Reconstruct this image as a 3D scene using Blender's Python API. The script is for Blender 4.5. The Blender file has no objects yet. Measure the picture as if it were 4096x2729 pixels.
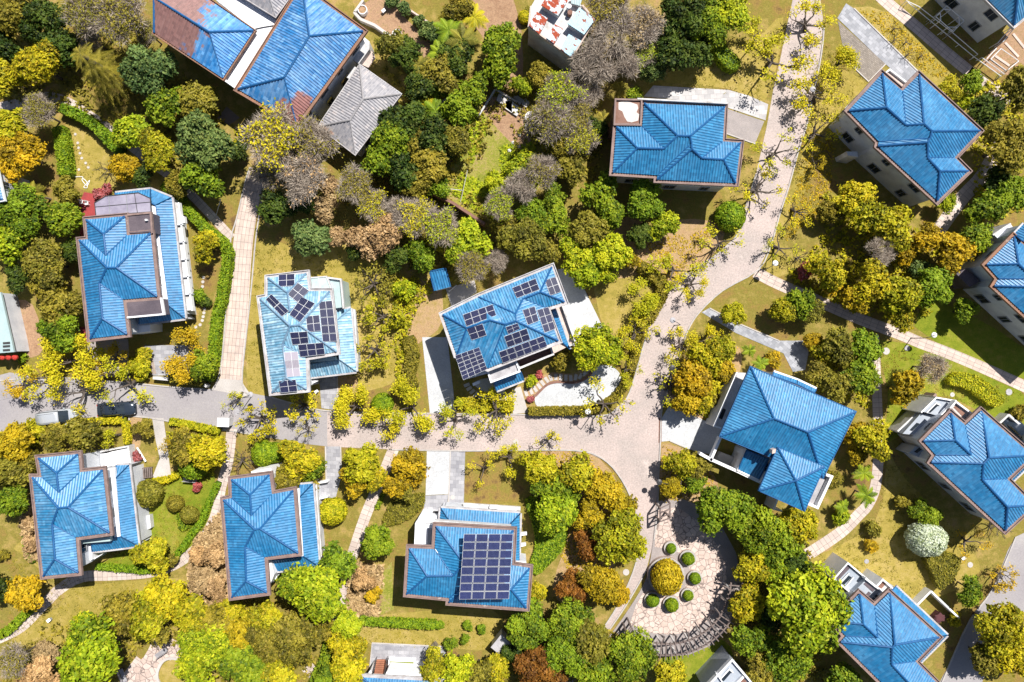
import bpy, bmesh, math, random
import numpy as np
from mathutils import Vector, Matrix

RND = random.Random(11)
SC = bpy.context.scene
COL = SC.collection
MPP = 131.0 / 4096.0      # metres per photograph pixel on the ground
CAMH = 87.333             # flying height of the camera
PX = 4096.0 / 2353.0


def w(sx, sy, z=0.0):
    k = (CAMH - z) / CAMH
    return Vector(((sx - 2048) * MPP * k, (1364.5 - sy) * MPP * k, z))


class Fr:
    """A survey frame: local map units -> world metres at height z."""
    def __init__(self, x, y, k):
        self.x, self.y, self.k = x, y, k

    def s(self, p):
        return (self.x + p[0] * self.k, self.y + p[1] * self.k)

    def __call__(self, p, z=0.0):
        return w(self.x + p[0] * self.k, self.y + p[1] * self.k, z)


PF = Fr(0, 0, PX)


def T(c, r):
    return Fr(1024 * c, 682 * r, 1024 / 1345.0 if (c, r) == (3, 3) else 1024 / 2354.0)


# ------------------------------------------------------------------ objects
def tag(o, label=None, cat=None, group=None, kind=None):
    if label: o['label'] = label
    if cat: o['category'] = cat
    if group: o['group'] = group
    if kind: o['kind'] = kind
    return o


def empty(name, loc, label=None, cat=None, group=None, rz=0.0):
    o = bpy.data.objects.new(name, None)
    o.empty_display_size = 0.3
    o.location = loc
    o.rotation_euler = (0, 0, rz)
    COL.objects.link(o)
    return tag(o, label, cat, group)


def rootloc(o):
    p = Vector((0, 0, 0))
    while o:
        p = p + o.location
        o = o.parent
    return p


def mk(name, verts, faces, mat, parent=None, uv=None, smooth=False, local=False, origin=None):
    """One mesh object. verts are world metres unless local."""
    off = Vector((0, 0, 0)) if local else (rootloc(parent) if parent else (origin or Vector((0, 0, 0))))
    me = bpy.data.meshes.new(name)
    me.from_pydata([(v[0] - off[0], v[1] - off[1], v[2] - off[2]) for v in verts], [], faces)
    if uv is not None:
        ul = me.uv_layers.new(name='UVMap')
        ul.data.foreach_set('uv', [c for q in uv for c in q])
    if mat: me.materials.append(mat)
    if smooth:
        me.polygons.foreach_set('use_smooth', [True] * len(me.polygons))
    me.update()
    o = bpy.data.objects.new(name, me)
    COL.objects.link(o)
    if parent:
        o.parent = parent
    elif not local:
        o.location = off
    return o


def area2(p):
    return sum(p[i][0] * p[(i + 1) % len(p)][1] - p[(i + 1) % len(p)][0] * p[i][1] for i in range(len(p)))


def ccw(p):
    return list(p) if area2(p) > 0 else list(reversed(p))


def offset_poly(p, d):
    """Offset a ccw polygon outward by d (inward when negative)."""
    n = len(p); out = []
    for i in range(n):
        a, b, c = [Vector((q[0], q[1])) for q in (p[i - 1], p[i], p[(i + 1) % n])]
        e1 = (b - a).normalized(); e2 = (c - b).normalized()
        n1 = Vector((e1.y, -e1.x)); n2 = Vector((e2.y, -e2.x))
        m = n1 + n2
        if m.length < 1e-4: m = n1
        m.normalize()
        out.append(b + m * (d / max(0.35, m.dot(n1))))
    return out


def inpoly(x, y, p):
    c = False; n = len(p); j = n - 1
    for i in range(n):
        if (p[i][1] > y) != (p[j][1] > y) and x < (p[j][0] - p[i][0]) * (y - p[i][1]) / (p[j][1] - p[i][1]) + p[i][0]:
            c = not c
        j = i
    return c


class G:
    """Collects solid pieces that become ONE mesh."""
    def __init__(self):
        self.v = []; self.f = []

    def add(self, vs, fs):
        o = len(self.v)
        self.v += [tuple(x) for x in vs]
        self.f += [tuple(i + o for i in q) for q in fs]
        return self

    def prism(self, pts, z0, z1):
        p = ccw(pts); n = len(p)
        vs = [(q[0], q[1], z0) for q in p] + [(q[0], q[1], z1) for q in p]
        fs = [tuple(range(n, 2 * n)), tuple(reversed(range(n)))]
        fs += [(i, (i + 1) % n, n + (i + 1) % n, n + i) for i in range(n)]
        return self.add(vs, fs)

    def frustum(self, pts, pts2, z0, z1):
        n = len(pts)
        vs = [(q[0], q[1], z0) for q in pts] + [(q[0], q[1], z1) for q in pts2]
        fs = [tuple(range(n, 2 * n)), tuple(reversed(range(n)))]
        fs += [(i, (i + 1) % n, n + (i + 1) % n, n + i) for i in range(n)]
        return self.add(vs, fs)

    def ring(self, inner, outer, z0, z1):
        n = len(inner)
        vs = [(q[0], q[1], z) for z in (z0, z1) for L in (inner, outer) for q in L]
        fs = []
        for i in range(n):
            j = (i + 1) % n
            a, b, c, d = i, n + i, 2 * n + i, 3 * n + i
            A, B, Cc, D = j, n + j, 2 * n + j, 3 * n + j
            fs += [(c, d, D, Cc), (b, a, A, B), (b, B, D, d), (A, a, c, Cc)]
        return self.add(vs, fs)

    def box(self, c, sx, sy, sz, rz=0.0):
        ca, sa = math.cos(rz), math.sin(rz)
        p = [(c[0] + x * ca - y * sa, c[1] + x * sa + y * ca) for x, y in ((-sx / 2, -sy / 2), (sx / 2, -sy / 2), (sx / 2, sy / 2), (-sx / 2, sy / 2))]
        return self.prism(p, c[2], c[2] + sz)

    def line(self, a, b, t, z0, z1):
        d = Vector((b[0] - a[0], b[1] - a[1]))
        if d.length < 1e-4: return self
        d.normalize(); nn = Vector((-d.y, d.x)) * (t / 2)
        return self.prism([(a[0] + nn.x, a[1] + nn.y), (a[0] - nn.x, a[1] - nn.y), (b[0] - nn.x, b[1] - nn.y), (b[0] + nn.x, b[1] + nn.y)], z0, z1)

    def bar(self, a, b, r, n=5, r2=None):
        return self.tube([a, b], [r, r if r2 is None else r2], n)

    def tube(self, pts, rad, n=6):
        pts = [Vector(p) for p in pts]
        rings = []
        prev = None
        for i, p in enumerate(pts):
            d = (pts[min(i + 1, len(pts) - 1)] - pts[max(i - 1, 0)])
            d = d.normalized() if d.length > 1e-6 else Vector((0, 0, 1))
            a = Vector((0, 0, 1)) if abs(d.z) < .9 else Vector((1, 0, 0))
            if prev is not None: a = prev
            u = (a - d * a.dot(d)).normalized(); prev = u
            v = d.cross(u)
            r = rad[i]
            rings.append([p + (u * math.cos(2 * math.pi * k / n) + v * math.sin(2 * math.pi * k / n)) * r for k in range(n)])
        vs = [q for rg in rings for q in rg]
        fs = []
        for i in range(len(rings) - 1):
            for k in range(n):
                k2 = (k + 1) % n
                fs.append((i * n + k, i * n + k2, (i + 1) * n + k2, (i + 1) * n + k))
        fs.append(tuple(reversed(range(n)))); fs.append(tuple((len(rings) - 1) * n + k for k in range(n)))
        return self.add(vs, fs)

    def disc(self, c, r, z0, z1, n=24, r2=None):
        a = [(c[0] + r * math.cos(2 * math.pi * k / n), c[1] + r * math.sin(2 * math.pi * k / n)) for k in range(n)]
        b = a if r2 is None else [(c[0] + r2 * math.cos(2 * math.pi * k / n), c[1] + r2 * math.sin(2 * math.pi * k / n)) for k in range(n)]
        return self.frustum(a, b, z0, z1)

    def loft(self, secs):
        n = len(secs[0]); vs = [q for s in secs for q in s]; fs = []
        for i in range(len(secs) - 1):
            for k in range(n):
                k2 = (k + 1) % n
                fs.append((i * n + k, i * n + k2, (i + 1) * n + k2, (i + 1) * n + k))
        fs.append(tuple(reversed(range(n)))); fs.append(tuple((len(secs) - 1) * n + k for k in range(n)))
        return self.add(vs, fs)

    def build(self, name, mat, parent=None, smooth=False, local=False, origin=None):
        return mk(name, self.v, self.f, mat, parent, None, smooth, local, origin)


# ------------------------------------------------------------------ materials
def nd(nt, typ, ins=None, **at):
    n = nt.nodes.new(typ)
    for k, v in at.items(): setattr(n, k, v)
    for k, v in (ins or {}).items():
        if isinstance(v, bpy.types.NodeSocket): nt.links.new(v, n.inputs[k])
        else: n.inputs[k].default_value = v
    return n


def c4(c): return (c[0], c[1], c[2], 1.0)


def newmat(name):
    m = bpy.data.materials.new(name); m.use_nodes = True
    nt = m.node_tree; nt.nodes.clear()
    out = nd(nt, 'ShaderNodeOutputMaterial')
    b = nd(nt, 'ShaderNodeBsdfPrincipled', {'Roughness': 0.8})
    nt.links.new(b.outputs[0], out.inputs[0])
    return m, nt, b


def ramp(nt, fac, stops):
    r = nd(nt, 'ShaderNodeValToRGB', {'Fac': fac})
    e = r.color_ramp.elements
    while len(e) < len(stops): e.new(0.5)
    for q, (p, c) in zip(e, stops):
        q.position = p; q.color = c4(c) if len(c) == 3 else c
    return r.outputs['Color']


def pos(nt, scale=1.0, rot=0.0, obj=False):
    if obj:
        src = nd(nt, 'ShaderNodeTexCoord').outputs['Object']
    else:
        src = nd(nt, 'ShaderNodeNewGeometry').outputs['Position']
    return nd(nt, 'ShaderNodeMapping', {'Vector': src, 'Rotation': (0, 0, rot), 'Scale': (scale,) * 3}).outputs[0]


def noise(nt, vec, scale, detail=4, rough=.55):
    return nd(nt, 'ShaderNodeTexNoise', {'Vector': vec, 'Scale': scale, 'Detail': detail, 'Roughness': rough}).outputs[0]


def mixc(nt, fac, a, b, mode='MIX'):
    return nd(nt, 'ShaderNodeMixRGB', {'Fac': fac, 'Color1': a if isinstance(a, bpy.types.NodeSocket) else c4(a), 'Color2': b if isinstance(b, bpy.types.NodeSocket) else c4(b)}, blend_type=mode).outputs[0]


def bumpn(nt, bsdf, h, s, d=.05):
    b = nd(nt, 'ShaderNodeBump', {'Height': h, 'Strength': s, 'Distance': d})
    nt.links.new(b.outputs[0], bsdf.inputs['Normal'])


def simple(name, c1, c2=None, scale=1.5, rough=.75, bump=0.0, c3=None, spec=.3, metal=0.0, fine=0.35):
    """Mottled surface: two or three colours by world noise plus fine grain."""
    m, nt, b = newmat(name)
    c2 = c2 or tuple(x * .8 for x in c1)
    v = pos(nt)
    f = noise(nt, v, scale, 6, .6)
    st = [(.36, c1), (.62, c2)] + ([(.72, c3)] if c3 else [])
    col = ramp(nt, f, st)
    g = noise(nt, v, scale * 9 + 3, 3, .7)
    col = mixc(nt, fine, col, ramp(nt, g, [(.3, (.45, .45, .45)), (.7, (1.4, 1.4, 1.4))]), 'MULTIPLY')
    nt.links.new(col, b.inputs['Base Color'])
    b.inputs['Roughness'].default_value = rough
    b.inputs['Specular IOR Level'].default_value = spec
    b.inputs['Metallic'].default_value = metal
    if bump: bumpn(nt, b, g, bump)
    return m


def patchy(name, c1, c2, cut):
    m, nt, b = newmat(name)
    v = nd(nt, 'ShaderNodeMapping', {'Vector': pos(nt, 1.0, .75), 'Scale': (1.6, 3.0, 1)}).outputs[0]
    f = noise(nt, v, .75, 4, .6)
    col = mixc(nt, ramp(nt, f, [(cut - .02, (0, 0, 0)), (cut + .03, (1, 1, 1))]), c1, c2)
    col = mixc(nt, .5, col, ramp(nt, noise(nt, v, 3, 3), [(.3, (.7, .7, .7)), (.7, (1.2, 1.2, 1.2))]), 'MULTIPLY')
    nt.links.new(col, b.inputs['Base Color'])
    return m


def roof_mat(name, base, light, rust=None, amt=.55, rough=.45, rustc=(.2, .07, .045)):
    m, nt, b = newmat(name)
    uv = nd(nt, 'ShaderNodeUVMap').outputs[0]
    cell = nd(nt, 'ShaderNodeVectorMath', {0: nd(nt, 'ShaderNodeMapping', {'Vector': uv, 'Scale': (1 / .31, 1 / .36, 1)}).outputs[0]}, operation='FLOOR').outputs[0]
    wn = nd(nt, 'ShaderNodeTexWhiteNoise', {'Vector': cell}, noise_dimensions='3D').outputs['Value']
    st = nd(nt, 'ShaderNodeMapping', {'Vector': cell, 'Scale': (1.3, .2, 1)}).outputs[0]
    s = noise(nt, st, .8, 3, .6)
    pv = pos(nt)
    big = noise(nt, pv, .35, 4, .55)
    col = mixc(nt, ramp(nt, s, [(.45, (0, 0, 0)), (.74, (amt,) * 3)]), base, light)
    col = mixc(nt, ramp(nt, big, [(.4, (0, 0, 0)), (.72, (.3,) * 3)]), col, light)
    col = mixc(nt, .85, col, ramp(nt, wn, [(0, (.72, .74, .78)), (.85, (1.12, 1.12, 1.1)), (1, (1.5, 1.4, 1.3))]), 'MULTIPLY')
    if rust:
        pos_ = nd(nt, 'ShaderNodeNewGeometry').outputs['Position']
        tot = None
        for (x, y, rr) in rust:
            d = nd(nt, 'ShaderNodeVectorMath', {0: nd(nt, 'ShaderNodeVectorMath', {0: pos_, 1: (x, y, 6.5)}, operation='SUBTRACT').outputs[0], 1: (1, 1, .3)}, operation='MULTIPLY').outputs[0]
            L = nd(nt, 'ShaderNodeVectorMath', {0: d}, operation='LENGTH').outputs['Value']
            q = nd(nt, 'ShaderNodeMath', {0: L, 1: rr}, operation='DIVIDE').outputs[0]
            tot = q if tot is None else nd(nt, 'ShaderNodeMath', {0: tot, 1: q}, operation='MINIMUM').outputs[0]
        cn = noise(nt, cell, .23, 3, .6)
        v = nd(nt, 'ShaderNodeMath', {0: cn, 1: nd(nt, 'ShaderNodeMath', {0: tot, 1: .62}, operation='MULTIPLY').outputs[0]}, operation='SUBTRACT').outputs[0]
        v = nd(nt, 'ShaderNodeMath', {0: v, 1: nd(nt, 'ShaderNodeMath', {0: wn, 1: .18}, operation='MULTIPLY').outputs[0]}, operation='ADD').outputs[0]
        msk = ramp(nt, v, [(.0, (0, 0, 0)), (.09, (.92,) * 3)])
        rc = mixc(nt, wn, rustc, tuple(x * 1.5 for x in rustc))
        col = mixc(nt, msk, col, rc)
    nt.links.new(col, b.inputs['Base Color'])
    b.inputs['Roughness'].default_value = rough
    b.inputs['Specular IOR Level'].default_value = .95
    return m


def leaf_mat(name, dark, mid, light, tint=None, transl=.22):
    m, nt, b = newmat(name)
    uv = nd(nt, 'ShaderNodeSeparateXYZ', {0: nd(nt, 'ShaderNodeUVMap').outputs[0]})
    oi = nd(nt, 'ShaderNodeObjectInfo').outputs['Random']
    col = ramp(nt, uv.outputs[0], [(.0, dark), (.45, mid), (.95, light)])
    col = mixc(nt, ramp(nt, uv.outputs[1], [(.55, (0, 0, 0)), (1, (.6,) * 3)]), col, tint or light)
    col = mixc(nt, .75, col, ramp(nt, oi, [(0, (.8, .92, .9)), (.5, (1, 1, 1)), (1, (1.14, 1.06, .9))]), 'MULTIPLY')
    nt.links.new(col, b.inputs['Base Color'])
    b.inputs['Roughness'].default_value = .62
    b.inputs['Specular IOR Level'].default_value = .22
    tr = nd(nt, 'ShaderNodeBsdfTranslucent', {'Color': col})
    mx = nd(nt, 'ShaderNodeMixShader', {0: transl, 1: b.outputs[0], 2: tr.outputs[0]})
    out = [n for n in nt.nodes if n.type == 'OUTPUT_MATERIAL'][0]
    nt.links.new(mx.outputs[0], out.inputs[0])
    return m


def brick_mat(name, c1, c2, mortar, bw, rh, rot=0.0, uvs=False, offset=0.0, msize=.03, rough=.8, bias=0.0):
    m, nt, b = newmat(name)
    v = nd(nt, 'ShaderNodeUVMap').outputs[0] if uvs else pos(nt, 1.0, rot)
    n = nd(nt, 'ShaderNodeTexBrick', {'Vector': v, 'Color1': c4(c1), 'Color2': c4(c2), 'Mortar': c4(mortar), 'Scale': 1.0, 'Mortar Size': msize, 'Mortar Smooth': .1, 'Bias': bias, 'Brick Width': bw, 'Row Height': rh}, offset=offset)
    pv = pos(nt)
    col = mixc(nt, .6, n.outputs[0], ramp(nt, noise(nt, pv, .9, 6, .65), [(.3, (.68, .68, .7)), (.7, (1.22, 1.2, 1.16))]), 'MULTIPLY')
    nt.links.new(col, b.inputs['Base Color'])
    b.inputs['Roughness'].default_value = rough
    bumpn(nt, b, n.outputs[1], -.25, .02)
    return m


def crazy_mat(name, c1, c2, joint, scale):
    m, nt, b = newmat(name)
    v = pos(nt)
    vd = nd(nt, 'ShaderNodeTexVoronoi', {'Vector': v, 'Scale': scale}, feature='DISTANCE_TO_EDGE').outputs[0]
    vc = nd(nt, 'ShaderNodeSeparateColor', {0: nd(nt, 'ShaderNodeTexVoronoi', {'Vector': v, 'Scale': scale}).outputs['Color']}).outputs[0]
    col = mixc(nt, vc, c1, c2)
    col = mixc(nt, .5, col, ramp(nt, noise(nt, v, 2.2, 5, .6), [(.3, (.7, .7, .7)), (.7, (1.2, 1.2, 1.2))]), 'MULTIPLY')
    col = mixc(nt, ramp(nt, vd, [(.02, (1, 1, 1)), (.055, (0, 0, 0))]), col, joint)
    nt.links.new(col, b.inputs['Base Color'])
    bumpn(nt, b, vd, .3, .03)
    return m


def ground_mat(name, cols, scale=.09, fine=1.0, grit=.55):
    """Rough ground: patches of the given colours at several sizes."""
    m, nt, b = newmat(name)
    v = pos(nt)
    f = nd(nt, 'ShaderNodeMath', {0: noise(nt, v, scale, 7, .62), 1: noise(nt, v, scale * 9, 5, .65)}, operation='ADD').outputs[0]
    f = nd(nt, 'ShaderNodeMath', {0: f, 1: .5}, operation='MULTIPLY').outputs[0]
    n = len(cols)
    col = ramp(nt, f, [(.36 + .28 * i / max(1, n - 1), c) for i, c in enumerate(cols)])
    g = noise(nt, v, 5.5 * fine, 6, .75)
    col = mixc(nt, grit, col, ramp(nt, g, [(.3, (.4, .42, .45)), (.52, (1, 1, 1)), (.72, (1.6, 1.55, 1.4))]), 'MULTIPLY')
    nt.links.new(col, b.inputs['Base Color'])
    b.inputs['Roughness'].default_value = .95
    b.inputs['Specular IOR Level'].default_value = .1
    bumpn(nt, b, g, .5, .08)
    return m


def panel_mat(name, cell, line, nx, ny, lw):
    m, nt, b = newmat(name)
    uv = nd(nt, 'ShaderNodeSeparateXYZ', {0: nd(nt, 'ShaderNodeUVMap').outputs[0]})
    tot = None
    for k, n in ((0, nx), (1, ny)):
        x = nd(nt, 'ShaderNodeMath', {0: uv.outputs[k], 1: float(n)}, operation='MULTIPLY').outputs[0]
        fr = nd(nt, 'ShaderNodeMath', {0: x}, operation='FRACT').outputs[0]
        d = nd(nt, 'ShaderNodeMath', {0: nd(nt, 'ShaderNodeMath', {0: fr, 1: .5}, operation='SUBTRACT').outputs[0]}, operation='ABSOLUTE').outputs[0]
        e = nd(nt, 'ShaderNodeMath', {0: d, 1: .5 - lw * n}, operation='GREATER_THAN').outputs[0]
        tot = e if tot is None else nd(nt, 'ShaderNodeMath', {0: tot, 1: e}, operation='MAXIMUM').outputs[0]
    e2 = None
    for k, lim in ((0, .018), (1, .018)):
        d = nd(nt, 'ShaderNodeMath', {0: nd(nt, 'ShaderNodeMath', {0: uv.outputs[k], 1: .5}, operation='SUBTRACT').outputs[0]}, operation='ABSOLUTE').outputs[0]
        e = nd(nt, 'ShaderNodeMath', {0: d, 1: .5 - lim}, operation='GREATER_THAN').outputs[0]
        e2 = e if e2 is None else nd(nt, 'ShaderNodeMath', {0: e2, 1: e}, operation='MAXIMUM').outputs[0]
    d = nd(nt, 'ShaderNodeMath', {0: nd(nt, 'ShaderNodeMath', {0: uv.outputs[1], 1: .5}, operation='SUBTRACT').outputs[0]}, operation='ABSOLUTE').outputs[0]
    mid = nd(nt, 'ShaderNodeMath', {0: d, 1: .011}, operation='LESS_THAN').outputs[0]
    e2 = nd(nt, 'ShaderNodeMath', {0: e2, 1: mid}, operation='MAXIMUM').outputs[0] if nx < 6.5 else e2
    oi = nd(nt, 'ShaderNodeObjectInfo').outputs['Random']
    col = mixc(nt, oi, cell, tuple(x * 1.7 for x in cell))
    col = mixc(nt, tot, col, line)
    col = mixc(nt, e2, col, (.75, .76, .78))
    nt.links.new(col, b.inputs['Base Color'])
    b.inputs['Roughness'].default_value = .25
    b.inputs['Specular IOR Level'].default_value = .35
    return m


M = {}
M['roof'] = roof_mat('blue_tile', (.008, .15, .34), (.12, .31, .52), amt=.3)
M['roof_old'] = roof_mat('blue_tile_weathered', (.012, .17, .36), (.24, .42, .6), amt=.45)
M['roof_pale'] = roof_mat('blue_tile_faded', (.12, .3, .44), (.5, .64, .73), amt=.8)
M['roof_plain'] = roof_mat('blue_tile_even', (.007, .15, .33), (.09, .29, .5), amt=.3)
M['cap'] = simple('blue_ridge', (.008, .075, .22), (.02, .11, .28), rough=.5)
M['cap_grey'] = simple('grey_ridge', (.34, .33, .34), (.25, .24, .25))
M['cap_pale'] = simple('pale_blue_ridge', (.10, .2, .32), (.2, .3, .4), rough=.5)
M['gutter'] = simple('gutter_brown', (.27, .19, .17), (.19, .13, .12), 1.1, c3=(.38, .32, .3))
M['gutter_rust'] = simple('gutter_rust', (.3, .15, .09), (.2, .12, .09), 1.1, c3=(.42, .34, .3))
M['gutter_pale'] = simple('gutter_pale', (.5, .5, .52), (.36, .33, .33), 1.1)
M['wall'] = simple('white_render', (.62, .64, .68), (.5, .52, .57), .7, c3=(.42, .43, .46), fine=.15)
M['white'] = simple('white_paint', (.82, .82, .84), (.72, .73, .76), .8, fine=.15)
M['dirty_white'] = simple('dirty_white', (.62, .62, .63), (.46, .45, .45), .8, c3=(.32, .3, .28))
M['flat_purple'] = simple('purple_grey_membrane', (.085, .07, .085), (.13, .105, .12), .5, rough=.5)
M['canopy'] = simple('polycarbonate', (.22, .2, .27), (.34, .32, .4), .6, rough=.3, fine=.1)
M['glass'] = simple('window_glass', (.012, .018, .028), (.03, .04, .05), .6, rough=.08, spec=.6, fine=.1)
M['pale_glass'] = simple('pale_skylight', (.38, .5, .5), (.5, .62, .62), .8, rough=.2, fine=.1)
M['frame'] = simple('window_frame', (.3, .31, .33), (.24, .25, .27), rough=.5)
M['steel'] = simple('dark_metal', (.04, .04, .045), (.06, .06, .06), rough=.45)
M['peel'] = simple('peeling_roof', (.17, .085, .06), (.24, .13, .1), .9)
M['peel_white'] = simple('bare_render', (.62, .58, .56), (.5, .46, .44), .8)
M['brown_deck'] = simple('brown_deck', (.16, .08, .065), (.2, .11, .09))
M['pink_floor'] = simple('pink_terrace', (.62, .48, .42), (.5, .4, .36), .6)
M['grey_flat'] = simple('grey_roof_slab', (.3, .29, .31), (.42, .41, .43), .8, c3=(.2, .19, .2))
M['grey_tile'] = roof_mat('grey_tile', (.27, .26, .28), (.42, .41, .43), rust=[(-23.5, 24.0, 2.2)], rustc=(.26, .11, .07), amt=.4, rough=.7)
M['concrete'] = simple('concrete', (.5, .47, .45), (.42, .39, .37), .25, c3=(.36, .34, .33), fine=.2)
M['concrete_white'] = simple('white_concrete', (.53, .54, .56), (.43, .44, .46), .35, fine=.35, c3=(.72, .71, .7))
M['asphalt'] = simple('grey_road', (.28, .26, .275), (.33, .31, .315), .18, c3=(.38, .36, .35), fine=.22)
M['asphalt_pale'] = simple('pale_concrete_road', (.47, .385, .36), (.38, .325, .305), .22, c3=(.52, .44, .41), fine=.45)
M['kerb'] = simple('kerb_stone', (.46, .43, .41), (.36, .34, .33), 1.2)
M['tile_path'] = brick_mat('beige_path_tile', (.5, .40, .35), (.57, .47, .42), (.2, .16, .15), .95, .47, uvs=True, msize=.02)
M['plank_path'] = brick_mat('beige_path_slab', (.46, .38, .34), (.56, .48, .44), (.24, .19, .17), .62, 1.3, uvs=True, msize=.025)
M['slate'] = brick_mat('grey_slate', (.24, .25, .28), (.4, .41, .45), (.2, .2, .22), .6, .45, .75, offset=.5, msize=.012)
M['slate2'] = brick_mat('grey_slate_square', (.25, .25, .28), (.38, .38, .41), (.2, .2, .21), .7, .5, .03, offset=.5, msize=.012)
M['stone_white'] = brick_mat('pale_flagstone', (.38, .37, .38), (.54, .52, .52), (.28, .27, .27), .8, .6, -.06, offset=.4, msize=.015)
M['brick_pave'] = brick_mat('brown_brick_paving', (.2, .17, .14), (.3, .26, .22), (.13, .11, .1), .25, .2, .7, offset=.5, msize=.02)
M['crazy'] = crazy_mat('crazy_paving', (.48, .37, .32), (.58, .47, .42), (.2, .155, .14), 1.5)
M['band'] = simple('concrete_band', (.33, .29, .28), (.27, .24, .235), .6)
M['wood'] = simple('weathered_timber', (.2, .16, .145), (.13, .1, .095), 2.0)
M['deck'] = brick_mat('pale_decking', (.4, .33, .29), (.33, .27, .24), (.16, .13, .12), 3.0, .16, 1.52, offset=.4, msize=.015)
M['rust_sheet'] = None
M['soil'] = ground_mat('bare_soil', [(.27, .16, .1), (.36, .23, .145), (.25, .18, .08)], .2)
M['litter'] = ground_mat('leaf_litter', [(.3, .18, .085), (.4, .27, .15), (.3, .22, .07)], .15, 1.4, .7)
M['lawn'] = ground_mat('mown_lawn', [(.22, .185, .035), (.32, .25, .06), (.4, .3, .11)], .12, 1.0, .4)
M['lawn_green'] = ground_mat('green_lawn', [(.12, .165, .012), (.19, .215, .02), (.29, .25, .05)], .12, 1.0, .45)
M['ground'] = ground_mat('rough_ground', [(.14, .085, .04), (.25, .17, .05), (.2, .17, .035), (.31, .23, .07), (.34, .22, .11)], .07)
M['veg'] = ground_mat('vegetable_patch', [(.14, .18, .015), (.26, .25, .05), (.36, .25, .13)], .35, 1.2, .7)
M['panel'] = panel_mat('solar_cells', (.012, .014, .04), (.07, .075, .13), 6, 10, .007)
M['panel_big'] = panel_mat('solar_cells_large', (.006, .009, .042), (.11, .13, .27), 10, 6, .008)
M['panel_glare'] = panel_mat('solar_cells_glare', (.22, .2, .24), (.4, .38, .42), 6, 10, .006)  # glare on these cells is put into a pale base colour
M['bark'] = simple('bark', (.07, .055, .045), (.11, .09, .075), 3.0)
M['bark_grey'] = simple('grey_bark', (.2, .17, .15), (.14, .12, .105), 3.0)
M['twig'] = simple('bare_twigs', (.36, .3, .245), (.46, .39, .32), 1.0)
M['red'] = simple('red_carpet', (.34, .05, .05), (.27, .045, .05), .8)
M['red_paint'] = simple('red_paint', (.5, .04, .03), (.4, .05, .03), .8)
M['annex_grey'] = simple('blue_grey_render', (.3, .34, .4), (.38, .41, .46), .7, fine=.15)
M['planter'] = simple('planter_brick', (.46, .36, .31), (.36, .28, .25), 2.5)
M['teal_sheet'] = simple('pale_teal_sheet', (.4, .52, .52), (.34, .44, .46), .3, rough=.4, fine=.12)
M['terracotta'] = simple('terracotta', (.4, .17, .1), (.3, .13, .08))
M['lamp_white'] = simple('white_lamp_shade', (.72, .72, .7), (.6, .6, .6))
M['silver'] = simple('silver_car_paint', (.55, .58, .62), (.52, .55, .59), .3, rough=.25, spec=.6, metal=.35, fine=.05)
M['navy'] = simple('navy_car_paint', (.03, .042, .065), (.035, .048, .07), .3, rough=.2, spec=.7, metal=.3, fine=.05)
M['black'] = simple('black_rubber', (.015, .015, .016), (.02, .02, .02))
M['blue_tarp'] = simple('blue_sheet_roof', (.01, .08, .25), (.015, .1, .3), 1.0, rough=.5)
M['maroon'] = simple('maroon_cover', (.1, .035, .04), (.08, .03, .035))

TONES = {
 'green': ((.03, .06, .004), (.105, .18, .008), (.23, .32, .015), (.3, .34, .02)),
 'bright': ((.07, .115, .004), (.21, .3, .008), (.41, .46, .015), (.5, .5, .03)),
 'olive': ((.05, .052, .008), (.15, .148, .014), (.29, .26, .03), (.3, .25, .05)),
 'yellow': ((.08, .088, .005), (.25, .265, .008), (.46, .44, .015), (.5, .38, .02)),
 'orange': ((.10, .075, .005), (.33, .245, .008), (.55, .39, .015), (.36, .32, .02)),
 'rust': ((.07, .025, .005), (.22, .085, .012), (.35, .15, .022), (.3, .16, .03)),
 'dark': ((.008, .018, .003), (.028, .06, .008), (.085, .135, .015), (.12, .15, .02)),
 'blue': ((.02, .045, .012), (.065, .12, .035), (.16, .24, .075), (.2, .24, .06)),
 'brown': ((.15, .10, .05), (.34, .24, .13), (.5, .38, .22), (.42, .3, .14)),
 'hedge': ((.035, .08, .004), (.12, .22, .008), (.24, .35, .014), (.3, .36, .02)),
 'lime': ((.1, .13, .004), (.31, .33, .008), (.52, .49, .015), (.56, .46, .03)),
 'gold': ((.2, .15, .008), (.42, .33, .01), (.6, .47, .02), (.6, .4, .02)),
 'blossom': ((.14, .2, .03), (.62, .62, .4), (.85, .84, .7), (.85, .85, .75)),
 'red': ((.1, .02, .02), (.3, .06, .06), (.45, .14, .16), (.5, .25, .3)),
}
LM = {k: leaf_mat('leaf_' + k, *[tuple(min(.8, c * f) for c, f in zip(q, (1.3, 1.2, 1.1))) if k not in ('blossom', 'gold', 'rust') else q for q in v]) for k, v in TONES.items()}
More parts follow.
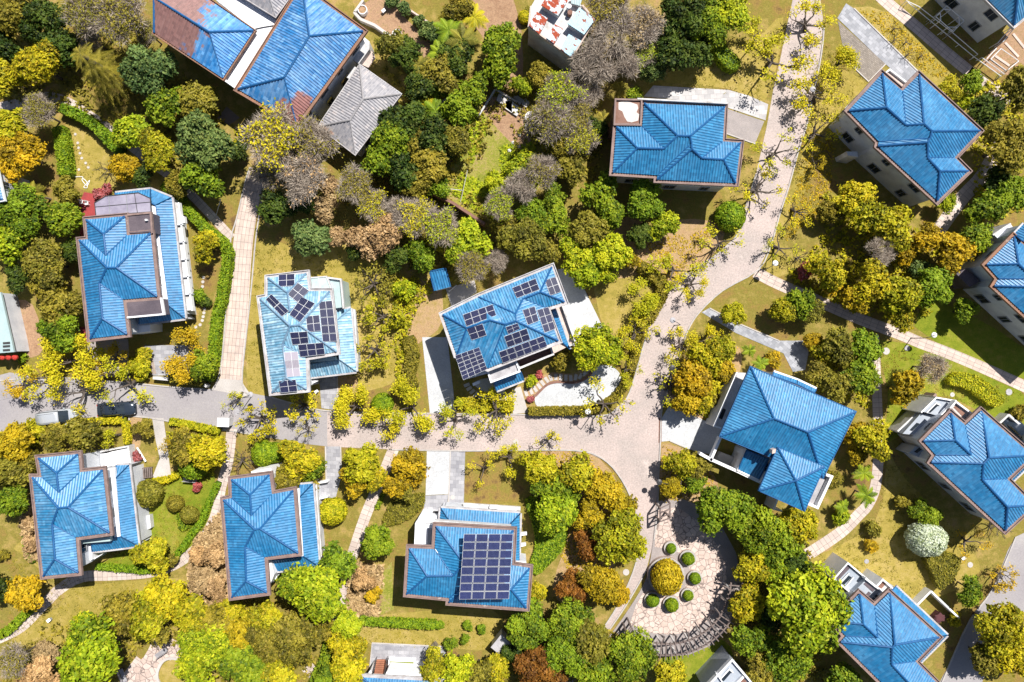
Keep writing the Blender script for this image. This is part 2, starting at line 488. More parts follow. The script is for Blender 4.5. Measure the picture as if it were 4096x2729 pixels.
# ------------------------------------------------------------------ vegetation
def quads_mesh(name, cen, nrm, size, u, v, rng, aspect=1.5, extra=None, mat=None, smooth_core=None):
    """Many leaf-sized diamonds; cen, nrm (n,3), size (n,)."""
    n = len(cen)
    r = rng.normal(size=(n, 3))
    t = np.cross(nrm, r); t /= np.linalg.norm(t, axis=1, keepdims=True) + 1e-9
    b = np.cross(nrm, t)
    s = size[:, None]
    q = np.stack([cen - t * s * aspect * .5, cen + b * s * .42 + nrm * s * .1, cen + t * s * aspect * .5, cen - b * s * .42 + nrm * s * .1], 1).reshape(-1, 3)
    nv = n * 4
    verts = q; faces_idx = np.arange(nv); starts = np.arange(n) * 4; tot = np.full(n, 4)
    uv = np.repeat(np.stack([u, v], 1), 4, 0)
    if extra is not None:
        ev, ef, eu = extra
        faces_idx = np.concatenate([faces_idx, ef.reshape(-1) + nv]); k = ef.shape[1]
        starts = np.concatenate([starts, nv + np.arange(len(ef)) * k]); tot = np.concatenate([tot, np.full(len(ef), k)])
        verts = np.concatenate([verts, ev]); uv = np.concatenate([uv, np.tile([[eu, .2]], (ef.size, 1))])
    me = bpy.data.meshes.new(name)
    me.vertices.add(len(verts)); me.vertices.foreach_set('co', verts.astype(np.float32).ravel())
    me.loops.add(len(faces_idx)); me.loops.foreach_set('vertex_index', faces_idx.astype(np.int32))
    me.polygons.add(len(starts)); me.polygons.foreach_set('loop_start', starts.astype(np.int32)); me.polygons.foreach_set('loop_total', tot.astype(np.int32))
    ul = me.uv_layers.new(name='UVMap'); ul.data.foreach_set('uv', uv.astype(np.float32).ravel())
    me.materials.append(mat or LM['green'])
    me.update(calc_edges=True)
    return me


def ico(c, r, sub=1, sq=1.0, jit=0.0, rng=None):
    bm = bmesh.new(); bmesh.ops.create_icosphere(bm, subdivisions=sub, radius=1.0)
    bm.verts.ensure_lookup_table()
    v = np.array([x.co[:] for x in bm.verts]); f = np.array([[x.index for x in q.verts] for q in bm.faces]); bm.free()
    if jit: v = v * (1 + rng.uniform(-jit, jit, (len(v), 1)))
    return v * np.array([r, r, r * sq]) + np.array(c), f


def crown_mesh(name, seed, n, leaf, nl=11, lobe=(.28, .46), flat=.8, loose=.10, clump=9):
    """Crown of unit radius centred on its middle: lobes of leaf clumps, uneven outline, gaps between lobes."""
    g = np.random.default_rng(seed)
    C = []; Rr = []
    for i in range(nl):
        a = g.uniform(0, 2 * np.pi) if i else 0
        rr = math.sqrt(g.uniform(.05, 1)) * .68 if i else 0
        r = g.uniform(*lobe)
        z = (1 - rr ** 2) ** .5 * .45 * flat + g.uniform(-.28, .12)
        C.append((rr * math.cos(a), rr * math.sin(a), z * flat)); Rr.append(r)
    C = np.array(C); Rr = np.array(Rr)
    wgt = Rr ** 2 / (Rr ** 2).sum()
    nc = n // clump
    k = g.choice(nl, nc, p=wgt)
    d = g.normal(size=(nc, 3)); d[:, 2] = np.where(g.random(nc) < .7, np.abs(d[:, 2]), d[:, 2]); d /= np.linalg.norm(d, axis=1, keepdims=True)
    lump = 1 + .16 * np.sin(d[:, 0] * 7 + k) * np.sin(d[:, 1] * 8 + 2 * k) + g.normal(0, .07, nc)
    p = C[k] + d * (Rr[k] * lump)[:, None]
    keep = np.ones(nc, bool)
    for j in range(nl):
        keep &= ~((np.linalg.norm(p - C[j], axis=1) < Rr[j] * .74) & (k != j))
    p, d, k = p[keep], d[keep], k[keep]
    lob = g.uniform(.12, .78, nl)
    cu = np.clip(lob[k] + g.normal(0, .17, len(k)), 0, 1)
    P_ = np.repeat(p, clump, 0) + g.normal(0, loose * .55, (len(p) * clump, 3)) * np.array([1, 1, .8])
    N_ = np.repeat(d, clump, 0) * .7 + g.normal(0, .55, (len(p) * clump, 3)) + np.array([0, 0, .45]); N_ /= np.linalg.norm(N_, axis=1, keepdims=True)
    S_ = leaf * g.uniform(.6, 1.35, len(P_))
    U_ = np.clip(np.repeat(cu, clump) + g.normal(0, .1, len(P_)), 0, 1); V_ = g.random(len(P_))
    ev, ef, o = [], [], 0
    for j in range(nl):
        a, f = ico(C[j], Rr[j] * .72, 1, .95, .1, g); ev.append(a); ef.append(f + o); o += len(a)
    return quads_mesh(name, P_, N_, S_, U_, V_, g, extra=(np.concatenate(ev), np.concatenate(ef), .08))  # lobe cores use the dark leaf tone: inner shade put into their colour


def ball_mesh(name, seed, n, leaf, sq=.85):
    """Clipped shrub: even dome of small leaves."""
    g = np.random.default_rng(seed)
    d = g.normal(size=(n, 3)); d /= np.linalg.norm(d, axis=1, keepdims=True)
    r = 1 + .035 * np.sin(d[:, 0] * 9) * np.cos(d[:, 1] * 7) + g.normal(0, .02, n)
    p = d * r[:, None] * np.array([1, 1, sq])
    nr = d + g.normal(0, .45, (n, 3)); nr /= np.linalg.norm(nr, axis=1, keepdims=True)
    u = np.clip(.5 + .2 * np.sin(d[:, 0] * 6 + 1) * np.sin(d[:, 2] * 8) + g.normal(0, .2, n), 0, 1)
    return quads_mesh(name, p, nr, leaf * g.uniform(.6, 1.3, n), u, g.random(n), g, extra=(*ico((0, 0, 0), .95, 2, sq), .2))  # inner core set to a darker leaf tone, shade put into its colour


def skeleton(seed, limbs, depth, spread=1.0, lean=.25, rise=.55, z0=.35):
    """Trunk and branching limbs, unit spread. Returns tubes [(pts, radii)] and tips."""
    r = random.Random(seed); tubes = []; tips = []
    lx, ly = r.uniform(-lean, lean), r.uniform(-lean, lean)
    base = Vector((0, 0, 0)); top = Vector((lx, ly, z0))
    tubes.append(([base, base.lerp(top, .5) + Vector((r.uniform(-.03, .03), r.uniform(-.03, .03), 0)), top], [.075, .065, .058]))

    def grow(p, d, L, rad, dep):
        pts = [p]; rr = [rad]; q = p; dd = d.copy(); n = 4
        for i in range(n):
            dd = (dd + Vector((r.uniform(-.3, .3), r.uniform(-.3, .3), r.uniform(-.12, .2)))).normalized()
            q = q + dd * (L / n); pts.append(q); rr.append(max(.0075, rad * (1 - .5 * (i + 1) / n)))
        tubes.append((pts, rr))
        if dep == 0:
            tips.append((pts[-1], dd)); tips.append((pts[2], dd)); return
        for j in range(r.choice((2, 3))):
            a = r.uniform(-.95, .95)
            nd_ = Matrix.Rotation(a, 3, 'Z') @ dd
            nd_.z = nd_.z * .7 + r.uniform(-.1, .3); nd_.normalize()
            st = pts[-1] if j < 2 else pts[2]
            grow(st, nd_, L * r.uniform(.55, .8), rr[-1] * .85, dep - 1)
    a0 = r.uniform(0, 6.28)
    for i in range(limbs):
        a = a0 + 2 * math.pi * i / limbs + r.uniform(-.4, .4)
        d = Vector((math.cos(a), math.sin(a), rise * r.uniform(.5, 1.4))).normalized()
        grow(top, d, spread * r.uniform(.32, .48), .042, depth)
    return tubes, tips


def tubes_mesh(name, tubes, mat, n=5):
    g = G()
    for p, r in tubes: g.tube(p, r, n)
    me = bpy.data.meshes.new(name); me.from_pydata(g.v, [], g.f); me.materials.append(mat)
    me.polygons.foreach_set('use_smooth', [True] * len(me.polygons)); me.update()
    return me


def sparse_mesh(name, seed, tips, per, leaf, rad, frac=1.0):
    g = np.random.default_rng(seed)
    t = np.array([x[0][:] for x in tips])
    t = t[g.random(len(t)) < frac]
    t = np.concatenate([t + g.normal(0, rad * .7, t.shape), t])
    n = len(t) * per
    p = np.repeat(t, per, 0) + g.normal(0, rad, (n, 3)) * np.array([1, 1, .55])
    nr = g.normal(0, .6, (n, 3)) + np.array([0, 0, 1]); nr /= np.linalg.norm(nr, axis=1, keepdims=True)
    u = np.clip(np.repeat(g.uniform(.3, .9, len(t)), per) + g.normal(0, .15, n), 0, 1)
    return quads_mesh(name, p, nr, leaf * g.uniform(.6, 1.4, n), u, g.random(n), g)


def twig_mesh(name, seed, n, L=.22, wd=.011, greens=0, leaf=.05):
    """Dome of fine bare twigs."""
    g = np.random.default_rng(seed)
    nl = 16
    a = g.uniform(0, 6.28, nl); rr = np.sqrt(g.uniform(0, 1, nl)) * .62
    C = np.stack([rr * np.cos(a), rr * np.sin(a), .1 + .3 * np.sqrt(1 - rr ** 2) + g.uniform(-.15, .1, nl)], 1)
    k = g.integers(0, nl, n)
    d = g.normal(size=(n, 3)); d[:, 2] = np.abs(d[:, 2]) * .9 + .1; d /= np.linalg.norm(d, axis=1, keepdims=True)
    d[:, :2] += C[k][:, :2] * .5
    d /= np.linalg.norm(d, axis=1, keepdims=True)
    p0 = C[k] + d * g.uniform(.02, .3, (n, 1))
    dd = d + g.normal(0, .45, (n, 3)); dd /= np.linalg.norm(dd, axis=1, keepdims=True)
    p1 = p0 + dd * (L * g.uniform(.5, 1.3, (n, 1)))
    side = np.cross(dd, g.normal(size=(n, 3))); side /= np.linalg.norm(side, axis=1, keepdims=True)
    wv = side * wd * g.uniform(.6, 1.6, (n, 1))
    v = np.stack([p0 - wv, p0 + wv, p1], 1).reshape(-1, 3)
    me = bpy.data.meshes.new(name)
    me.vertices.add(3 * n); me.vertices.foreach_set('co', v.astype(np.float32).ravel())
    me.loops.add(3 * n); me.loops.foreach_set('vertex_index', np.arange(3 * n, dtype=np.int32))
    me.polygons.add(n); me.polygons.foreach_set('loop_start', np.arange(n, dtype=np.int32) * 3); me.polygons.foreach_set('loop_total', np.full(n, 3, np.int32))
    me.materials.append(M['twig']); me.update(calc_edges=True)
    lv = None
    if greens:
        q = p1[g.integers(0, n, greens)] + g.normal(0, .03, (greens, 3))
        sel = np.sin(q[:, 0] * 4 + seed) + np.sin(q[:, 1] * 5 + seed) > -.6
        q = q[sel]; m_ = len(q)
        nr = g.normal(0, .6, (m_, 3)) + np.array([0, 0, 1]); nr /= np.linalg.norm(nr, axis=1, keepdims=True)
        lv = quads_mesh(name + '_leaves', q, nr, leaf * g.uniform(.5, 1.2, m_), np.clip(g.normal(.55, .2, m_), 0, 1), g.random(m_), g)
    return me, lv


def frond_mesh(name, seed, nf, length=1.0, droop=.5, needles=22, wd=.05, up=.5, tiers=1):
    """Arching fronds or conifer boughs set round a centre."""
    g = np.random.default_rng(seed); V = []; F = []; U = []
    for t in range(tiers):
        zc = (t / max(1, tiers - 1) - .5) * 1.5 if tiers > 1 else 0
        ln = length * (1 - .62 * t / max(1, tiers - 1)) if tiers > 1 else length
        for i in range(nf):
            a = 2 * np.pi * i / nf + g.uniform(-.25, .25) + t * .5
            L = ln * g.uniform(.75, 1.1); u0 = up * g.uniform(.5, 1.4)
            cu = g.uniform(.2, .9)
            dirv = np.array([math.cos(a), math.sin(a), 0]); sd = np.array([-math.sin(a), math.cos(a), 0])
            for j in range(needles):
                s = (j + 1) / needles
                c = dirv * L * s + np.array([0, 0, zc + u0 * s * L - droop * L * s * s * 1.2])
                ll = wd * L * (4.2 if tiers == 1 else 3.2) * math.sin(math.pi * min(1, .15 + s * .85)) + .02
                for sgn in (-1, 1):
                    e = c + (sd * sgn * .85 + dirv * .55) * ll + np.array([0, 0, -.25 * ll])
                    b = dirv * wd * L * .33
                    o = len(V)
                    V += [c - b, c + b, e + b * .3, e - b * .3]; F.append((o, o + 1, o + 2, o + 3)); U += [(min(1, max(0, cu + g.normal(0, .12))), g.random())] * 4
    me = bpy.data.meshes.new(name); me.from_pydata([tuple(x) for x in V], [], F)
    ul = me.uv_layers.new(name='UVMap'); ul.data.foreach_set('uv', [c for q in U for c in q])
    me.materials.append(LM['green']); me.update()
    return me


PROTO = {
 'L': [crown_mesh('big_crown%d' % i, 40 + i, 9500, .072, 15, (.24, .4), .78, .085) for i in range(4)],
 'D': [crown_mesh('mid_crown%d' % i, 60 + i, 5200, .1, 11, (.28, .46), .8, .1) for i in range(5)],
 'B': [crown_mesh('shrub_crown%d' % i, 80 + i, 2200, .17, 7, (.34, .55), .8, .14) for i in range(4)],
 'O': [ball_mesh('clipped_crown%d' % i, 90 + i, 2600, .12) for i in range(2)],
 'W': [ball_mesh('blossom_crown', 95, 5200, .1, .9)],
}
TW = [twig_mesh('twig_crown%d' % i, 100 + i, 5200, .24, .0085, gr, .06) for i, gr in enumerate((500, 1300, 2600))]
SK = [skeleton(s, l, 2, 1.08, .3) for s, l in ((3, 5), (8, 4), (14, 6), (21, 5), (33, 4))]
SKM = [tubes_mesh('limbs%d' % i, s[0], M['bark']) for i, s in enumerate(SK)]
SPM = [[sparse_mesh('spray%d_%d' % (i, j), 200 + i * 3 + j, s[1], (13, 19, 44)[j], .047, (.075, .085, .1)[j], (.3, .5, .9)[j]) for j in range(3)] for i, s in enumerate(SK)]
BS = [skeleton(70 + i, 6, 3, .9, .1) for i in range(2)]
BARE = [tubes_mesh('bare_limbs%d' % i, s[0], M['bark'], 4) for i, s in enumerate(BS)]
BARL = [sparse_mesh('bare_spray%d' % i, 300 + i, s[1], 7, .055, .06, .3) for i, s in enumerate(BS)]
CEDAR = frond_mesh('cedar_boughs', 5, 13, 1.0, .42, 26, .036, .12, 6)
PALM = [frond_mesh('palm_fronds%d' % i, 6 + i, 15, 1.0, .55, 30, .062, .62) for i in range(2)]
tk = G(); tk.tube([(0, 0, 0), (.02, .01, .5), (0, 0, 1)], [.07, .055, .03], 7)
for i in range(5):
    a = i * 1.256; tk.tube([(0, 0, .55 + .07 * i), (.2 * math.cos(a), .2 * math.sin(a), .8 + .05 * i), (.42 * math.cos(a), .42 * math.sin(a), 1.0)], [.03, .02, .008], 5)
TRUNK = bpy.data.meshes.new('tree_trunk'); TRUNK.from_pydata(tk.v, [], tk.f); TRUNK.materials.append(M['bark']); TRUNK.update()
pk = G(); pk.tube([(0, 0, 0), (.02, 0, .5), (0, 0, 1)], [.06, .05, .05], 8)
POLE = bpy.data.meshes.new('palm_trunk'); POLE.from_pydata(pk.v, [], pk.f); POLE.materials.append(M['bark_grey']); POLE.update()


def child(name, me, parent, loc, sc, rz=0, mat=None):
    o = bpy.data.objects.new(name, me); COL.objects.link(o); o.parent = parent
    o.location = loc; o.scale = sc; o.rotation_euler = (0, 0, rz)
    if mat:
        o.material_slots[0].link = 'OBJECT'; o.material_slots[0].material = mat
    return o


KINDN = {'L': ('broadleaf_tree', 'tree'), 'D': ('broadleaf_tree', 'tree'), 'B': ('shrub', 'shrub'), 'O': ('clipped_shrub', 'shrub'), 'W': ('flowering_tree', 'tree'),
         'T': ('bare_tree', 'tree'), 'S': ('street_tree', 'tree'), 'N': ('bare_tree', 'tree'), 'C': ('cedar_tree', 'tree'), 'P': ('palm_tree', 'palm')}
TREEI = [0]


def plant(kind, tone, px, py, r, label, group=None, var=None, z=0.0, fr=PF):
    """One tree or shrub. kind, leaf tone, map position of the crown's middle, crown radius in map units."""
    TREEI[0] += 1; i = TREEI[0]
    rr = random.Random(i * 7 + 1)
    Rm = r * fr.k * MPP
    k0 = kind
    if kind == 'D' and Rm > 3.0: k0 = 'L'
    if kind == 'D' and Rm < 1.25: k0 = 'B'
    hgt = {'L': 1.75, 'D': 1.9, 'B': 1.35, 'O': 1.45, 'W': 1.75, 'T': 2.0, 'S': 1.45, 'N': 1.4, 'C': 2.4, 'P': 1.9}[k0] * Rm
    if k0 in 'LDTS': hgt = min(9.0, max(2.2, hgt))
    zc = hgt - {'L': .62, 'D': .68, 'B': .66, 'O': .72, 'W': .85, 'T': .35, 'S': .35, 'N': .4, 'C': .95, 'P': .15}[k0] * Rm
    if k0 == 'O': zc = Rm * .7
    Rm *= (CAMH - zc) / CAMH
    c = fr((px, py), zc)
    nm, cat = KINDN[kind]
    if kind == 'D' and Rm < 1.25: nm, cat = 'shrub', 'shrub'
    root = empty(nm, (c.x, c.y, z), label, cat, group)
    rz = rr.uniform(0, 6.28); mat = LM.get(tone)
    sx, sy, sz = Rm * rr.uniform(.94, 1.08), Rm * rr.uniform(.94, 1.08), Rm * rr.uniform(.92, 1.12)
    if k0 in 'LDBOW':
        pr = PROTO[k0]
        child('crown', pr[(var if var is not None else i) % len(pr)], root, (0, 0, zc), (sx, sy, sz), rz, mat)
        child('trunk', TRUNK, root, (0, 0, 0), (Rm * .9, Rm * .9, zc * .95), rz)
    elif k0 == 'T':
        j = (var if var is not None else i) % 3
        tm, lv = TW[j]
        child('crown', tm, root, (0, 0, zc - .35 * Rm), (sx, sy, sz), rz, M['twig'])
        if lv and tone: child('foliage', lv, root, (0, 0, zc - .35 * Rm), (sx, sy, sz), rz, mat)
        child('trunk', TRUNK, root, (0, 0, 0), (Rm * .8, Rm * .8, max(.5, zc)), rz)
    elif k0 == 'S':
        j = i % len(SK); d = 1 if var is None else var
        sc = (sx, sy, max(Rm * .95, 2.6))
        child('trunk', SKM[j], root, (0, 0, 0), sc, rz)
        child('crown', SPM[j][d], root, (0, 0, 0), sc, rz, mat)
    elif k0 == 'N':
        child('trunk', BARE[i % 2], root, (0, 0, 0), (sx, sy, Rm), rz)
        if tone: child('crown', BARL[i % 2], root, (0, 0, 0), (sx, sy, Rm), rz, mat)
    elif k0 == 'C':
        child('crown', CEDAR, root, (0, 0, zc), (sx, sy, sz * 1.15), rz, mat)
        child('trunk', POLE, root, (0, 0, 0), (Rm * 1.2, Rm * 1.2, zc + Rm * .8), rz)
    elif k0 == 'P':
        child('crown', PALM[i % 2], root, (0, 0, zc), (sx, sy, sz), rz, mat)
        child('trunk', POLE, root, (0, 0, 0), (Rm * 1.3, Rm * 1.3, zc), rz)
    return root


def hedge(fr, pts, width, h, tone, label, leaf=.17, dens=95, group=None, name='hedge', closed=False):
    """Clipped hedge along a line (or filling a closed outline): leafy top and sides over a dense core."""
    g = np.random.default_rng(int(abs(pts[0][0] * 13 + pts[0][1] * 7)) % 9999)
    W = [fr(p, h) for p in pts]
    W = [Vector((p.x, p.y)) for p in W]
    cen = []; nor = []; core = G()
    if closed:
        poly = ccw(W); xs = [p.x for p in poly]; ys = [p.y for p in poly]
        n = int((max(xs) - min(xs)) * (max(ys) - min(ys)) * dens)
        for x, y in zip(g.uniform(min(xs), max(xs), n), g.uniform(min(ys), max(ys), n)):
            if inpoly(x, y, poly): cen.append((x, y, h)); nor.append((0, 0, 1))
        segs = [(poly[i], poly[(i + 1) % len(poly)]) for i in range(len(poly))]
        for a, b in segs:
            d = b - a; L = d.length; nn = Vector((d.y, -d.x)).normalized()
            for q in range(int(L * h * dens)):
                p = a + d * g.random(); cen.append((p.x, p.y, g.uniform(.05, h))); nor.append((nn.x, nn.y, .3))
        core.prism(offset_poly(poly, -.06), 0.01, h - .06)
    else:
        for a, b in zip(W[:-1], W[1:]):
            d = b - a; L = d.length
            if L < .01: continue
            t = d / L; nn = Vector((-t.y, t.x))
            for q in range(int(L * (width + .2) * dens)):
                p = a + d * g.uniform(-.03, 1.03) + nn * g.uniform(-.5, .5) * width
                cen.append((p.x, p.y, h)); nor.append((0, 0, 1))
            for sgn in (-1, 1):
                for q in range(int(L * h * dens * .8)):
                    p = a + d * g.random() + nn * sgn * width * .5
                    cen.append((p.x, p.y, g.uniform(.05, h))); nor.append((nn.x * sgn, nn.y * sgn, .3))
            core.line(a - t * width * .2, b + t * width * .2, width * .88, 0.01, h - .07)
    cen = np.array(cen); nor = np.array(nor)
    n = len(cen)
    lump = np.sin(cen[:, 0] * 2.1) * np.sin(cen[:, 1] * 2.3) * .5 + np.sin(cen[:, 0] * 5.1 + 1) * np.sin(cen[:, 1] * 4.7) * .5
    cen = cen + nor * (lump * .07)[:, None] + g.normal(0, .05, (n, 3))
    cen[:, 2] = np.maximum(cen[:, 2], .03)
    nr = nor + g.normal(0, .5, (n, 3)); nr /= np.linalg.norm(nr, axis=1, keepdims=True)
    u = np.clip(.5 + lump * .22 + g.normal(0, .2, n), 0, 1)
    o3 = Vector((float(cen[:, 0].mean()), float(cen[:, 1].mean()), 0))
    ev = np.array(core.v); off = np.array(o3[:])
    ef_quads = np.array([f for f in core.f if len(f) == 4]) if not closed else None
    if closed:
        me = quads_mesh(name, cen - off, nr, leaf * g.uniform(.6, 1.3, n), u, g.random(n), g)
    else:
        me = quads_mesh(name, cen - off, nr, leaf * g.uniform(.6, 1.3, n), u, g.random(n), g, extra=(ev - off, ef_quads, .12))  # core gets a dark tone; shade inside the hedge is put into its colour
    me.materials[0] = LM[tone]
    o = bpy.data.objects.new(name, me); COL.objects.link(o); o.location = o3
    tag(o, label, 'hedge', group)
    if closed:
        mk('core', [tuple(Vector(v)) for v in core.v], core.f, LM[tone], o)  # core drawn in the darkest leaf tone as painted inner shade
    return o


def scatter(name, fr, polys, n, size, tone, seed, lift=.05, kind='stuff', jz=.06, clump=6):
    """Loose leaves or low weeds lying over an area: one mesh."""
    g = np.random.default_rng(seed); cen = []
    polys = [[fr(p) for p in q] for q in polys]
    ar = [abs(area2(q)) for q in polys]; tot = sum(ar)
    for q, a in zip(polys, ar):
        xs = [p.x for p in q]; ys = [p.y for p in q]; m_ = int(n * a / tot / clump); k = 0; tries = 0
        while k < m_ and tries < m_ * 6:
            tries += 1
            x, y = g.uniform(min(xs), max(xs)), g.uniform(min(ys), max(ys))
            if inpoly(x, y, q):
                k += 1
                for _ in range(clump): cen.append((x + g.normal(0, .16), y + g.normal(0, .16), lift + abs(g.normal(0, jz))))
    cen = np.array(cen); m_ = len(cen)
    nr = g.normal(0, .4, (m_, 3)) + np.array([0, 0, 1]); nr /= np.linalg.norm(nr, axis=1, keepdims=True)
    me = quads_mesh(name, cen, nr, size * g.uniform(.5, 1.4, m_), np.clip(np.repeat(g.uniform(.1, .95, m_ // clump), clump) + g.normal(0, .12, m_), 0, 1), g.random(m_), g)
    me.materials[0] = LM[tone]
    o = bpy.data.objects.new(name, me); COL.objects.link(o); o['kind'] = kind
    return o
# ------------------------------------------------------------------ buildings
TOPX = [('a', 'b', 'R1'), ('b', 'c', 'R2', 'R1'), ('a', 'R1', 'R2', 'j'), ('i', 'j', 'R2', 'c', 'd', 'R4', 'R3'), ('d', 'e', 'R4'),
        ('e', 'f', 'R5', 'R3', 'R4'), ('f', 'g', 'R6', 'R5'), ('h', 'R6', 'g'), ('i', 'R3', 'R5', 'R6', 'h')]
TOPY = [('A', 'B', 'R2', 'R1'), ('J', 'A', 'R1', 'R3'), ('I', 'J', 'R3', 'R4'), ('H', 'I', 'R4'), ('H', 'R4', 'R3', 'R1', 'R2', 'R8', 'G'),
        ('G', 'R8', 'R5', 'F'), ('B', 'C', 'R6', 'R5', 'R8', 'R2'), ('C', 'D', 'R7', 'R6'), ('D', 'E', 'R7'), ('E', 'F', 'R5', 'R6', 'R7')]


def clip(poly, u0, u1):
    for lim, s in ((u0, 1), (u1, -1)):
        out = []
        for i in range(len(poly)):
            a, b = poly[i - 1], poly[i]
            da, db = (a[0] - lim) * s, (b[0] - lim) * s
            if (da >= 0) != (db >= 0):
                t = da / (da - db); out.append((lim, a[1] + (b[1] - a[1]) * t))
            if db >= 0: out.append(b)
        poly = out
        if len(poly) < 3: return []
    return poly


class RoofMesh:
    def __init__(self): self.v = []; self.f = []; self.uv = []

    def slope(self, P3, e0, e1, pitch=.32, amp=.07):
        """Corrugated slope: polygon P3 (3-D), ribs run at right angles to the eave e0-e1."""
        n = Vector((0, 0, 0))
        for i in range(len(P3)): n += P3[i].cross(P3[(i + 1) % len(P3)])
        n.normalize()
        if n.z < 0: n = -n
        c = sum(P3, Vector((0, 0, 0))) / len(P3)
        u = (e1 - e0); u = (u - n * u.dot(n)).normalized(); v = n.cross(u)
        q = [((p - c).dot(u), (p - c).dot(v)) for p in P3]
        o = len(self.v)                                       # closed under-sheet
        self.v += [tuple(p - n * .1) for p in P3]; self.f.append(tuple(range(o, o + len(P3)))); self.uv += [(x, y) for x, y in q]
        a = min(x for x, _ in q); b = max(x for x, _ in q)
        k = math.floor(a / pitch)
        while k * pitch < b:
            x0 = k * pitch
            for (s0, h0), (s1, h1) in (((0, 0), (.3, 1)), ((.3, 1), (.6, 1)), ((.6, 1), (.9, 0)), ((.9, 0), (1, 0))):
                ua, ub = x0 + s0 * pitch, x0 + s1 * pitch
                pl = clip(q, ua, ub)
                if len(pl) < 3: continue
                o = len(self.v)
                for (x, y) in pl:
                    h = amp * (h0 + (h1 - h0) * (x - ua) / (ub - ua))
                    self.v.append(tuple(c + u * x + v * y + n * h)); self.uv.append((x + 100 + 1e-3, y + 100))
                self.f.append(tuple(range(o, o + len(pl))))
            k += 1
        return n, c

    def build(self, name, mat, parent):
        return mk(name, self.v, self.f, mat, parent, self.uv)


